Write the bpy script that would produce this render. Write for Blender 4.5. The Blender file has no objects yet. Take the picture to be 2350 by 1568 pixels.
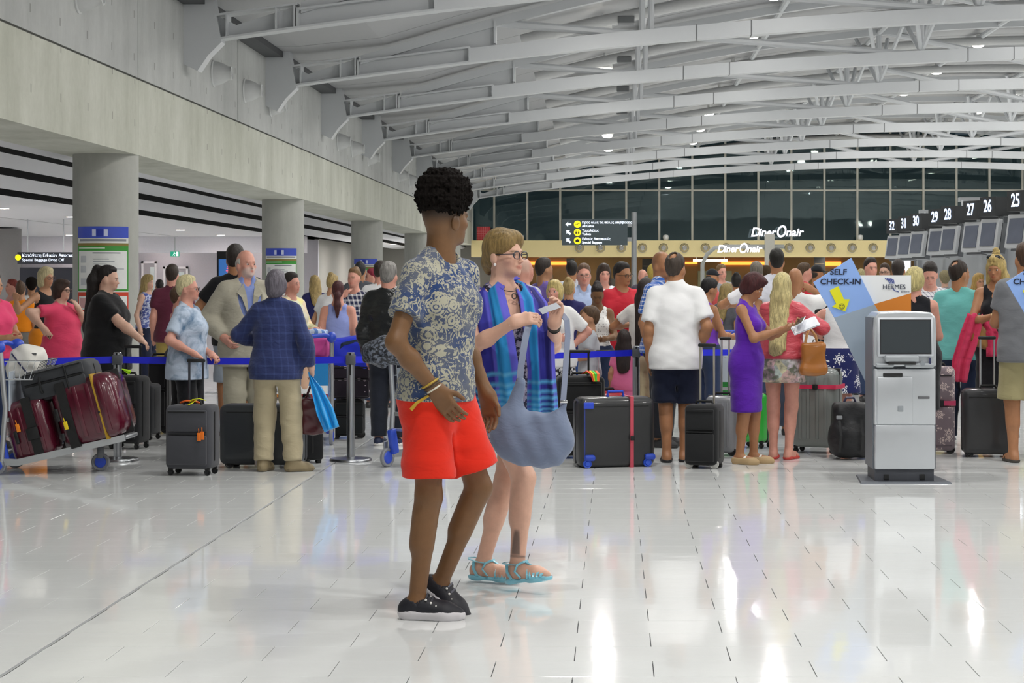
import bpy, bmesh, math, random
import numpy as np
from mathutils import Vector, Matrix

# ------------------------------------------------------------------ camera, world, exposure
C = bpy.context.scene.collection
SC = bpy.context.scene
FPX, VX, VY, EYE = 4500.0, 1410.0, 650.0, 1.45      # focal length and principal point in pixels of the 2350x1568 frame
cam_d = bpy.data.cameras.new('camera')
cam_d.sensor_fit = 'HORIZONTAL'; cam_d.sensor_width = 36.0
cam_d.lens = 36.0 * FPX / 2350.0
cam_d.shift_x = (1175 - VX) / 2350.0
cam_d.shift_y = -(784 - VY) / 2350.0
cam_d.clip_end = 500
cam = bpy.data.objects.new('camera', cam_d); C.objects.link(cam)
cam.location = (0, 0, EYE); cam.rotation_euler = (math.radians(90), 0, 0)
SC.camera = cam
wd = bpy.data.worlds.new('night'); SC.world = wd; wd.use_nodes = True
wd.node_tree.nodes['Background'].inputs[0].default_value = (0.55, 0.75, 0.9, 1)
wd.node_tree.nodes['Background'].inputs[1].default_value = 0.07
SC.view_settings.view_transform = 'Standard'
SC.view_settings.look = 'None'
SC.view_settings.gamma = 1.0
SC.view_settings.use_curve_mapping = False
SC.view_settings.exposure = 0.0
LAMP_W = 158.0          # each roof downlight
LOW_W = 75.0            # each downlight of the low ceiling
LAMP_COL = (1.0, 0.982, 0.945)

# ------------------------------------------------------------------ helpers
PI = math.pi
def R(a): return math.radians(a)
def at(px, py, d):                    # the point a pixel shows at depth d
    return Vector(((px - VX) / FPX * d, d, EYE - (py - VY) / FPX * d))
def wx(px, d): return (px - VX) / FPX * d
def wz(py, d): return EYE - (py - VY) / FPX * d
def fd(py): return FPX * EYE / (py - VY)   # depth of a floor point

def thing(name, label, cat, loc=(0, 0, 0), rz=0.0, group=None, kind=None):
    o = bpy.data.objects.new(name, None); C.objects.link(o)
    o.location = loc; o.rotation_euler = (0, 0, rz); o.empty_display_size = 0.1
    o['label'] = label; o['category'] = cat
    if group: o['group'] = group
    if kind: o['kind'] = kind
    return o
def tag(o, label=None, cat=None, group=None, kind=None):
    if label: o['label'] = label
    if cat: o['category'] = cat
    if group: o['group'] = group
    if kind: o['kind'] = kind
    return o

class MB:
    """collects shapes; build() links them as one mesh object"""
    def __init__(s): s.v = []; s.f = []; s.m = []
    def add(s, V, F, mi=0):
        n = len(s.v); s.v += [tuple(p) for p in V]; s.f += [tuple(i + n for i in f) for f in F]; s.m += [mi] * len(F); return s
    def box(s, lo, hi, mi=0, M=None):
        x0, y0, z0 = lo; x1, y1, z1 = hi
        V = [(x0, y0, z0), (x1, y0, z0), (x1, y1, z0), (x0, y1, z0), (x0, y0, z1), (x1, y0, z1), (x1, y1, z1), (x0, y1, z1)]
        if M is not None: V = [M @ Vector(p) for p in V]
        return s.add(V, [(3, 2, 1, 0), (4, 5, 6, 7), (0, 1, 5, 4), (1, 2, 6, 5), (2, 3, 7, 6), (3, 0, 4, 7)], mi)
    def rbox(s, c, size, r, mi=0, seg=2, M=None):
        bm = bmesh.new(); bmesh.ops.create_cube(bm, size=1.0)
        for v in bm.verts: v.co = Vector((v.co.x * size[0], v.co.y * size[1], v.co.z * size[2]))
        bmesh.ops.bevel(bm, geom=bm.edges[:], offset=r, segments=seg, profile=0.5, affect='EDGES')
        V = [v.co + Vector(c) for v in bm.verts]
        if M is not None: V = [M @ p for p in V]
        F = [[v.index for v in f.verts] for f in bm.faces]; bm.free()
        return s.add(V, F, mi)
    def tube(s, pts, r, n=8, mi=0, closed=False, r2=None, cap=True):
        pts = [Vector(p) for p in pts]; m = len(pts); V = []; F = []
        up = None
        for i, p in enumerate(pts):
            a = pts[i - 1] if (i > 0 or closed) else p
            b = pts[(i + 1) % m] if (i < m - 1 or closed) else p
            t = (b - a).normalized()
            if up is None:
                up = Vector((0, 0, 1)) if abs(t.z) < 0.9 else Vector((1, 0, 0))
            x = (up - t * up.dot(t))
            if x.length < 1e-5: x = t.orthogonal()
            x.normalize(); up = x; y = t.cross(x)
            rr = r if r2 is None else r + (r2 - r) * i / max(1, m - 1)
            for j in range(n):
                an = 2 * PI * (j + .5) / n
                V.append(p + x * (math.cos(an) * rr) + y * (math.sin(an) * rr))
        for i in range(m if closed else m - 1):
            for j in range(n):
                a = i * n + j; b = i * n + (j + 1) % n; i2 = (i + 1) % m
                F.append((a, b, i2 * n + (j + 1) % n, i2 * n + j))
        if cap and not closed:
            F.append(tuple(range(n - 1, -1, -1))); F.append(tuple((m - 1) * n + j for j in range(n)))
        return s.add(V, F, mi)
    def strip(s, pts, w, t, up=(0, 0, 1), mi=0):
        """flat band of width w (along the cross direction) and thickness t (along up) following pts"""
        pts = [Vector(p) for p in pts]; m = len(pts); V = []; F = []
        for i, p in enumerate(pts):
            a = pts[max(0, i - 1)]; b = pts[min(m - 1, i + 1)]; d = (b - a).normalized()
            u = Vector(up); u = (u - d * u.dot(d)).normalized(); x = d.cross(u)
            for sx, su in ((-1, -1), (1, -1), (1, 1), (-1, 1)): V.append(p + x * (sx * w / 2) + u * (su * t / 2))
        for i in range(m - 1):
            for j in range(4):
                F.append((i * 4 + j, i * 4 + (j + 1) % 4, i * 4 + 4 + (j + 1) % 4, i * 4 + 4 + j))
        F.append((3, 2, 1, 0)); k = (m - 1) * 4; F.append((k, k + 1, k + 2, k + 3))
        return s.add(V, F, mi)
    def lathe(s, prof, n=24, mi=0, M=None):
        V = []; F = []
        for (r, z) in prof:
            for j in range(n): V.append(Vector((r * math.cos(2 * PI * j / n), r * math.sin(2 * PI * j / n), z)))
        for i in range(len(prof) - 1):
            for j in range(n): F.append((i * n + j, i * n + (j + 1) % n, (i + 1) * n + (j + 1) % n, (i + 1) * n + j))
        if prof[0][0] > 1e-6: F.append(tuple(range(n - 1, -1, -1)))
        if prof[-1][0] > 1e-6: F.append(tuple((len(prof) - 1) * n + j for j in range(n)))
        if M is not None: V = [M @ p for p in V]
        return s.add(V, F, mi)
    def prism(s, poly, y0, y1, mi=0, M=None):
        """polygon in x,z extruded along y"""
        n = len(poly)
        V = [Vector((x, y0, z)) for x, z in poly] + [Vector((x, y1, z)) for x, z in poly]
        if M is not None: V = [M @ p for p in V]
        F = [tuple(range(n)), tuple(range(2 * n - 1, n - 1, -1))] + [((i + 1) % n, i, n + i, n + (i + 1) % n) for i in range(n)]
        return s.add(V, F, mi)
    def ball(s, c, r, n=12, m=8, mi=0):
        if not hasattr(r, '__len__'): r = (r, r, r)
        V = []; F = []
        for i in range(m + 1):
            th = PI * i / m
            for j in range(n):
                ph = 2 * PI * j / n
                V.append((c[0] + r[0] * math.sin(th) * math.cos(ph), c[1] + r[1] * math.sin(th) * math.sin(ph), c[2] - r[2] * math.cos(th)))
        for i in range(m):
            for j in range(n): F.append((i * n + j, i * n + (j + 1) % n, (i + 1) * n + (j + 1) % n, (i + 1) * n + j))
        return s.add(V, F, mi)
    def build(s, name, mat, parent=None, smooth=False, loc=None, rot=None, fix=True):
        me = bpy.data.meshes.new(name); me.from_pydata(s.v, [], s.f)
        mats = mat if isinstance(mat, (list, tuple)) else [mat]
        for m in mats: me.materials.append(m)
        if len(mats) > 1: me.polygons.foreach_set('material_index', s.m)
        if fix:
            bm = bmesh.new(); bm.from_mesh(me); bmesh.ops.remove_doubles(bm, verts=bm.verts, dist=1e-6)
            bmesh.ops.recalc_face_normals(bm, faces=bm.faces); bm.to_mesh(me); bm.free()
        if smooth:
            me.polygons.foreach_set('use_smooth', [True] * len(me.polygons))
            if smooth != 'all':
                try: me.set_sharp_from_angle(angle=R(40))
                except Exception: pass
        me.update()
        o = bpy.data.objects.new(name, me); C.objects.link(o)
        if parent: o.parent = parent
        if loc is not None: o.location = loc
        if rot is not None: o.rotation_euler = rot
        return o
def obj(name, me, parent=None, loc=(0, 0, 0), rot=(0, 0, 0)):
    o = bpy.data.objects.new(name, me); C.objects.link(o); o.parent = parent; o.location = loc; o.rotation_euler = rot; return o
def dup(root, loc, rz=None, label=None):
    r = root.copy(); C.objects.link(r); r.location = loc
    if rz is not None: r.rotation_euler = (0, 0, rz)
    if label: r['label'] = label
    for ch in list(root.children):
        c = ch.copy(); C.objects.link(c); c.parent = r
        for g in ch.children:
            q = g.copy(); C.objects.link(q); q.parent = c
    return r
def words(name, txt, size, mat, parent=None, loc=(0, 0, 0), rot=(PI / 2, 0, 0), align='LEFT', shear=0.0, ext=0.002, sx=1.0, bold=0.0):
    cu = bpy.data.curves.new(name, 'FONT'); cu.body = txt; cu.size = size; cu.align_x = align; cu.align_y = 'CENTER'
    cu.extrude = ext; cu.shear = shear; cu.offset = bold; cu.resolution_u = 3; cu.materials.append(mat)
    t = bpy.data.objects.new(name, cu); me = bpy.data.meshes.new_from_object(t); bpy.data.objects.remove(t); bpy.data.curves.remove(cu)
    if not me.materials: me.materials.append(mat)
    o = bpy.data.objects.new(name, me); C.objects.link(o); o.parent = parent; o.location = loc; o.rotation_euler = rot; o.scale = (sx, 1, 1)
    return o
NTH = ['first', 'second', 'third', 'fourth', 'fifth', 'sixth', 'seventh', 'eighth', 'ninth', 'tenth', 'eleventh', 'twelfth', 'thirteenth', 'fourteenth', 'fifteenth', 'sixteenth', 'seventeenth', 'eighteenth', 'nineteenth', 'twentieth']

# ------------------------------------------------------------------ materials
_mats = {}
def srgb(c):
    if isinstance(c, str):
        c = c.lstrip('#'); c = [int(c[i:i + 2], 16) / 255 for i in (0, 2, 4)]
    return tuple((x / 12.92 if x <= 0.04045 else ((x + 0.055) / 1.055) ** 2.4) for x in c)
def newmat(name):
    m = bpy.data.materials.new(name); m.use_nodes = True
    nt = m.node_tree; return m, nt, nt.nodes['Principled BSDF']
def node(nt, typ, **kw):
    n = nt.nodes.new(typ)
    for k, v in kw.items():
        if k.startswith('i_'): n.inputs[int(k[2:])].default_value = v
        else: setattr(n, k, v)
    return n
def mixc(nt, fac, a, b):
    n = nt.nodes.new('ShaderNodeMix'); n.data_type = 'RGBA'
    for sock, v in ((n.inputs['Factor'], fac), (n.inputs[6], a), (n.inputs[7], b)):
        if hasattr(v, 'links') or isinstance(v, bpy.types.NodeSocket): nt.links.new(v, sock)
        elif isinstance(v, (int, float)): sock.default_value = v
        else: sock.default_value = (*v, 1)
    return n.outputs[2]
def mth(nt, op, a, b=None, c=None):
    n = nt.nodes.new('ShaderNodeMath'); n.operation = op
    for i, v in enumerate((a, b, c)):
        if v is None: continue
        if isinstance(v, bpy.types.NodeSocket): nt.links.new(v, n.inputs[i])
        else: n.inputs[i].default_value = v
    return n.outputs[0]
def ramp(nt, src, lo, hi):
    n = nt.nodes.new('ShaderNodeMapRange'); nt.links.new(src, n.inputs[0]); n.inputs[1].default_value = lo; n.inputs[2].default_value = hi
    return n.outputs[0]
def coords(nt, which='Object', scale=(1, 1, 1)):
    t = nt.nodes.new('ShaderNodeTexCoord'); m = nt.nodes.new('ShaderNodeMapping'); m.inputs['Scale'].default_value = scale
    nt.links.new(t.outputs[which], m.inputs['Vector']); return m.outputs[0]
def noise(nt, vec, scale, detail=3, rough=0.55, dist=0.0):
    n = nt.nodes.new('ShaderNodeTexNoise'); n.inputs['Scale'].default_value = scale; n.inputs['Detail'].default_value = detail
    n.inputs['Roughness'].default_value = rough; n.inputs['Distortion'].default_value = dist
    nt.links.new(vec, n.inputs['Vector']); return n.outputs[0]
def bump(nt, bsdf, h, strength, dist=0.01):
    b = nt.nodes.new('ShaderNodeBump'); b.inputs['Strength'].default_value = strength; b.inputs['Distance'].default_value = dist
    nt.links.new(h, b.inputs['Height']); nt.links.new(b.outputs[0], bsdf.inputs['Normal'])
def plain(col, rough=0.5, metal=0.0, var=0.06, nscale=14.0, bmp=0.0, coat=0.0, spec=0.5):
    key = ('p', col if isinstance(col, str) else tuple(col), rough, metal, var, nscale, bmp, coat, spec)
    if key in _mats: return _mats[key]
    m, nt, b = newmat('surface'); c = srgb(col)
    v = coords(nt); n = noise(nt, v, nscale)
    lo = tuple(x * (1 - var) for x in c); hi = tuple(min(1, x * (1 + var)) for x in c)
    nt.links.new(mixc(nt, n, lo, hi), b.inputs['Base Color'])
    b.inputs['Roughness'].default_value = rough; b.inputs['Metallic'].default_value = metal
    b.inputs['Coat Weight'].default_value = coat; b.inputs['Coat Roughness'].default_value = 0.1
    b.inputs['Specular IOR Level'].default_value = spec
    if bmp: bump(nt, b, noise(nt, v, nscale * 4), bmp)
    _mats[key] = m; return m
def glow(col, strength):
    key = ('e', tuple(col) if not isinstance(col, str) else col, strength)
    if key in _mats: return _mats[key]
    m, nt, b = newmat('light_source'); c = srgb(col)
    b.inputs['Base Color'].default_value = (*c, 1); b.inputs['Emission Color'].default_value = (*c, 1); b.inputs['Emission Strength'].default_value = strength
    _mats[key] = m; return m
steel = plain('#b9bcc0', 0.28, 1.0, 0.03)
chrome = plain('#d5d7da', 0.12, 1.0, 0.02)
alu = plain('#c3c6c9', 0.35, 0.85, 0.03)
black_plastic = plain('#17181a', 0.45)
blue_plastic = plain('#2f4fc4', 0.38)
rubber_grey = plain('#85878c', 0.7)
white_paint = plain('#dfe0de', 0.45, 0, 0.03)
# ------------------------------------------------------------------ the hall: floor, walls, ceilings
XW = -7.0                                   # face of the concrete wall
DB = 97.0                                   # the glazed end wall
NEAR, XE = -9.0, 34.0
def mat_tile():
    m, nt, b = newmat('floor_tile'); v = coords(nt, 'Object')
    g = nt.nodes.new('ShaderNodeNewGeometry'); n = noise(nt, g.outputs['Position'], .8, 3); n2 = noise(nt, g.outputs['Position'], 26, 4)
    nt.links.new(mixc(nt, mth(nt, 'ADD', mth(nt, 'MULTIPLY', n, .7), mth(nt, 'MULTIPLY', n2, .3)), srgb('#dde0e0'), srgb('#ecedec')), b.inputs['Base Color'])
    b.inputs['Roughness'].default_value = .065; b.inputs['IOR'].default_value = 1.45; b.inputs['Specular IOR Level'].default_value = .36
    bump(nt, b, noise(nt, g.outputs['Position'], 3.2, 2), .05, .02)
    return m
tile_m = mat_tile(); grout = plain('#5b5c61', .9)
def slab_floor():
    mb = MB(); x0, x1, y0, y1 = -9.3, 9.3, 3.9, 26.1
    mb.add([(x0, y0, -.012), (x1, y0, -.012), (x1, y1, -.012), (x0, y1, -.012)], [(0, 1, 2, 3)], 1)
    for a, b_, c, d_ in ((-36, XE, NEAR, y0), (-36, XE, y1, 112), (-36, x0, y0, y1), (x1, XE, y0, y1), (x0, x1, y1 - .19, y1)):
        mb.add([(a, c, 0), (b_, c, 0), (b_, d_, 0), (a, d_, 0)], [(0, 1, 2, 3)], 0)
    return mb.build('floor', [tile_m, grout], fix=False)
floor = slab_floor(); floor['kind'] = 'structure'
TW, TD, GAP = .6, .3, .0035
def tile_slots():
    out = []
    for k in range(-11, 64):
        y0 = 7.218 + TD * k; off = .146 - (.3 if k % 2 else 0)
        if y0 < 3.9 or y0 + TD > 26.1: continue
        for n in range(-17, 17):
            x0 = off + TW * n
            if x0 < -9.3 or x0 + TW > 9.3: continue
            if x0 < -2.265 < x0 + TW:                       # cut at the long joint strip
                out.append((x0, y0, -2.265 - .0075 - x0)); out.append((-2.265 + .0075, y0, x0 + TW + 2.265 - .0075)); continue
            out.append((x0, y0, TW))
    return out
def tile_mb(mb, x0, y0, w):
    a = GAP / 2; b = .0006
    V = [(x0 + a, y0 + a * .5, -.012), (x0 + w - a, y0 + a * .5, -.012), (x0 + w - a, y0 + TD - a * .5, -.012), (x0 + a, y0 + TD - a * .5, -.012)]
    V += [(x0 + a, y0 + a * .5, -b), (x0 + w - a, y0 + a * .5, -b), (x0 + w - a, y0 + TD - a * .5, -b), (x0 + a, y0 + TD - a * .5, -b)]
    V += [(x0 + a + b, y0 + a * .5 + b, 0), (x0 + w - a - b, y0 + a * .5 + b, 0), (x0 + w - a - b, y0 + TD - a * .5 - b, 0), (x0 + a + b, y0 + TD - a * .5 - b, 0)]
    F = [(8, 9, 10, 11)]
    for i in range(4):
        j = (i + 1) % 4; F += [(i, j, 4 + j, 4 + i), (4 + i, 4 + j, 8 + j, 8 + i)]
    mb.add(V, F)
slots = tile_slots()
def seen(t):
    cx, cy = t[0] + t[2] / 2, t[1] + TD / 2
    if cy < 6.9: return False
    px = VX + FPX * cx / cy
    return -120 < px < 2470
near = sorted([t for t in slots if seen(t)], key=lambda t: t[1])[:300]; ns = set(near)
_tm = {}
for (x0, y0, w) in near:
    kk = round(w, 3)
    if kk not in _tm:
        mb = MB(); tile_mb(mb, -w / 2, -TD / 2, w); o = mb.build('tile', tile_m, floor, loc=(x0 + w / 2, y0 + TD / 2, 0), fix=False); _tm[kk] = o.data
    else: obj('tile', _tm[kk], floor, (x0 + w / 2, y0 + TD / 2, 0))
mb = MB()
for t in slots:
    if t not in ns: tile_mb(mb, *t)
tf = mb.build('tile_field', tile_m, floor, fix=False); tf['kind'] = 'stuff'
MB().box((-2.2717, 3.9, -.01), (-2.2658, 26, -.0003)).box((-2.2642, 3.9, -.01), (-2.2583, 26, -.0003)).build('joint_strip', plain('#b9bbbd', .5, .3), floor)

def mat_concrete(c1, c2, warm, tick=.55):
    m, nt, b = newmat('concrete'); g = nt.nodes.new('ShaderNodeNewGeometry'); P = g.outputs['Position']
    mp = nt.nodes.new('ShaderNodeMapping'); mp.inputs['Scale'].default_value = (1, .55, .16); nt.links.new(P, mp.inputs[0])
    st = noise(nt, mp.outputs[0], 2.2, 5, .65); cl = noise(nt, P, .35, 4, .6, .4); fn = noise(nt, P, 9, 5, .7)
    t = mth(nt, 'ADD', mth(nt, 'MULTIPLY', st, .55), mth(nt, 'ADD', mth(nt, 'MULTIPLY', cl, .3), mth(nt, 'MULTIPLY', fn, .15)))
    base = mixc(nt, ramp(nt, t, .36, .64), srgb(c1), srgb(c2))
    # tie holes of the formwork: short dark ticks in rows
    s = nt.nodes.new('ShaderNodeSeparateXYZ'); nt.links.new(P, s.inputs[0]); Y = s.outputs[1]; Z = s.outputs[2]
    ty = mth(nt, 'LESS_THAN', mth(nt, 'ABSOLUTE', mth(nt, 'SUBTRACT', mth(nt, 'FRACT', mth(nt, 'DIVIDE', Y, 1.27)), .5)), .016)
    tz = mth(nt, 'LESS_THAN', mth(nt, 'ABSOLUTE', mth(nt, 'SUBTRACT', mth(nt, 'FRACT', mth(nt, 'DIVIDE', mth(nt, 'SUBTRACT', Z, warm), .62)), .5)), .085)
    base = mixc(nt, mth(nt, 'MULTIPLY', mth(nt, 'MULTIPLY', ty, tz), tick), base, srgb('#5a584f'))
    nt.links.new(base, b.inputs['Base Color']); b.inputs['Roughness'].default_value = .75; bump(nt, b, fn, .15, .01); return m
conc_hi = mat_concrete('#a6a8a6', '#c3c5c3', .1); conc_lo = mat_concrete('#b0b2a4', '#d2d3c8', .38)  # lower band tinted lighter and yellower: natural difference plus lamp light in the colour
conc_col = mat_concrete('#a2a39d', '#b8b9b3', .9, 0)
dark = plain('#0c0d0e', .9)
wall = MB().box((XW - 1.1, NEAR, 3.35), (XW - .03, DB, 7.2)).build('wall_left', plain('#6d6e69', .9)); wall['kind'] = 'structure'
ZB, ZJ = 3.33, 4.45
ys = [-9.0, 6.0, 13.6, 21.2, 28.8, 36.4, 44.0, 51.6, 59.2, 66.8, 74.4, 82.0, 89.6, 97.0]
for a, b_ in zip(ys[:-1], ys[1:]):
    MB().box((XW - .05, a + .012, ZJ + .02), (XW, b_ - .012, 7.2)).build('concrete_panel', conc_hi, wall)
yl = [-9.0, 13.8, 28.8, 44.2, 59.2, 74.2, 89.2, 97.0]
for a, b_ in zip(yl[:-1], yl[1:]):
    MB().box((XW - 1.08, a + .004, ZB), (XW + .01, b_ - .004, ZJ - .015)).build('beam_panel', conc_lo, wall)
# round columns under the beam
columns = []
for i, y in enumerate((13.8, 28.8, 44.2, 59.2, 74.2, 89.2)):
    o = MB().lathe([(.47, 0), (.47, ZB + .02)], 48).build('column', conc_col, None, True, loc=(XW - .47, y, 0)); o['kind'] = 'structure'; columns.append(o)
o = MB().lathe([(.85, 0), (.85, 3.36)], 40).build('column', plain('#8d8a8a', .8), None, True, loc=(-21.75, 69, 0)); o['kind'] = 'structure'
# low ceiling of the bay on the left: curved strips with black slots between
lowc = MB().box((-36, NEAR, 3.56), (XW - 1.0, 110, 3.6)).build('ceiling_low', dark); lowc['kind'] = 'structure'
cw = plain('#d6d6da', .6, 0, .02)
for a, b_ in ((-8.50, -8.05), (-10.12, -9.12), (-12.45, -11.02), (-18.2, -13.55), (-26, -18.25), (-36, -26.05)):
    mb = MB(); n = 8; V = []; F = []
    for j in range(n + 1):
        x = a + (b_ - a) * j / n; z = 3.37 - (.10 if b_ - a < 2 else .0) * math.sin(PI * j / n) ** .7 + .03
        for y in (NEAR, 110): V.append((x, y, z))
    for j in range(n): F.append((2 * j, 2 * j + 1, 2 * j + 3, 2 * j + 2))
    V2 = [(p[0], p[1], 3.55) for p in (V[0], V[1], V[-2], V[-1])]; k = len(V); V += V2
    F += [(0, 1, k + 1, k), (2 * n, 2 * n + 1, k + 3, k + 2), tuple(list(range(0, 2 * n + 2, 2)) + [k + 2, k])]
    mb.add(V, F[:-3], 0).add(V, F[-3:], 1); mb.build('ceiling_panel', [cw, dark], lowc, True)
# end of that bay: white bulkhead, grey wall with doors
bh = MB().box((-36, 82, 2.72), (-13.0, 83, 3.42)).build('trim_1', plain('#e6e3ea', .6)); bh['kind'] = 'structure'
wl = MB().box((-36, 86, 0), (-13.0, 86.3, 3.36)).build('wall_back', plain('#b3b1b8', .8)); wl['kind'] = 'structure'
w2 = MB().box((-13.4, 106, 0), (-5.2, 106.3, 3.5)).box((-13.2, 86.31, 0), (-13.0, 106, 3.4)).build('wall_side', plain('#86847f', .8)); w2['kind'] = 'structure'
for i, (x0, x1, ytop) in enumerate(((375, 432, 612), (325, 360, 600))):
    d = 85.95; a, b_ = wx(x0, d), wx(x1, d); z = wz(ytop, d)
    dr = MB().box((a, d - .03, 0), (b_, d + .02, z)).build('door_%d' % (i + 1), plain('#9a989d', .6)); dr['kind'] = 'structure'
    MB().box((a, d - .06, 0), (a + .09, d - .031, z)).box((b_ - .09, d - .06, 0), (b_, d - .031, z)).box((a, d - .06, z - .09), (b_, d - .031, z)).build('door_frame', plain('#d5d4d8', .5), dr)
    MB().box((a + (b_ - a) * .58, d - .05, 1.0), (a + (b_ - a) * .85, d - .031, z - .25)).build('window_pane', plain('#c6d2d2', .1), dr)
# far walls closing the hall
w = MB().box((XE, NEAR, 0), (XE + .3, DB + 9, 10)).build('wall_right', plain('#b5b6b6', .8)); w['kind'] = 'structure'
w = MB().box((-36, NEAR - .3, 0), (XE, NEAR, 10)).build('wall_rear', plain('#b5b6b6', .8)); w['kind'] = 'structure'
w = MB().box((-36.3, NEAR, 0), (-36, 112, 4)).build('wall_bay', plain('#9a9a9c', .8)); w['kind'] = 'structure'

# roof
def ZR(x):                                   # underside of the roof deck
    z = 7.45 - .0086 * (x - 12.9) ** 2 + EYE
    return max(z, 4.95 + EYE - .3) if x < 0 else z
def ZU(x): return 7.25 - .0085 * (x - 12.9) ** 2 + EYE      # top chord
def ZL(x): return 5.42 - .0036 * (x - 13.7) ** 2 + EYE      # underside of the bottom chord
roof_m = plain('#a0a1a3', .55, 0, .04)
steelw = plain('#c3c6c9', .42, 0, .02, 4)
ceil = thing('ceiling', None, None, (0, 0, 0)); del ceil['label']; del ceil['category']; ceil['kind'] = 'structure'
XS = [XW] + [-6.2 + 1.6 * i for i in range(26)]; XS = [x for x in XS if x < XE] + [XE]
n_p = int((DB - 2 - NEAR) / 2.5)
for i in range(n_p):
    a = NEAR + i * 2.5; V = []; F = []
    for x in XS: V += [(x, a + .02, ZR(x)), (x, a + 2.48, ZR(x)), (x, a + .02, ZR(x) + .08), (x, a + 2.48, ZR(x) + .08)]
    for j in range(len(XS) - 1):
        k = 4 * j; F += [(k, k + 1, k + 5, k + 4), (k + 2, k, k + 4, k + 6), (k + 1, k + 3, k + 7, k + 5)]
    MB().add(V, F).build('roof_panel', roof_m, ceil)
V = []; F = []
for x in XS: V += [(x, NEAR, ZR(x) + .1), (x, DB - 1.6, ZR(x) + .1)]
for j in range(len(XS) - 1): F.append((2 * j, 2 * j + 1, 2 * j + 3, 2 * j + 2))
MB().add(V, F).build('roof_deck', dark, ceil)
for x in (.65, 4.0, 7.35, 10.7, 14.05, 17.4, 20.75): MB().tube([(x, NEAR, ZU(x) - .02), (x, DB - 2, ZU(x) - .02)], .08, 8).build('purlin', steelw, ceil, True)
MB().box((XW, 14, ZR(-6.9) - .12), (XW + .35, DB, ZR(-6.9) + .05)).build('gutter', plain('#4a4c4e', .7), ceil)
for t in range(9):                            # round ducts between the trusses
    y = 35.75 - 1.2 + 7.5 * t; MB().tube([(x, y, ZU(x) - .16) for x in np.arange(-2, 30, 1.6)], .13, 10).build('duct', plain('#bfc0c0', .5), ceil, True)
    MB().rbox((.25, y, ZU(.25) - .25), (.36, .3, .16), .02).build('vent_box', plain('#707274', .6), ceil)

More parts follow.
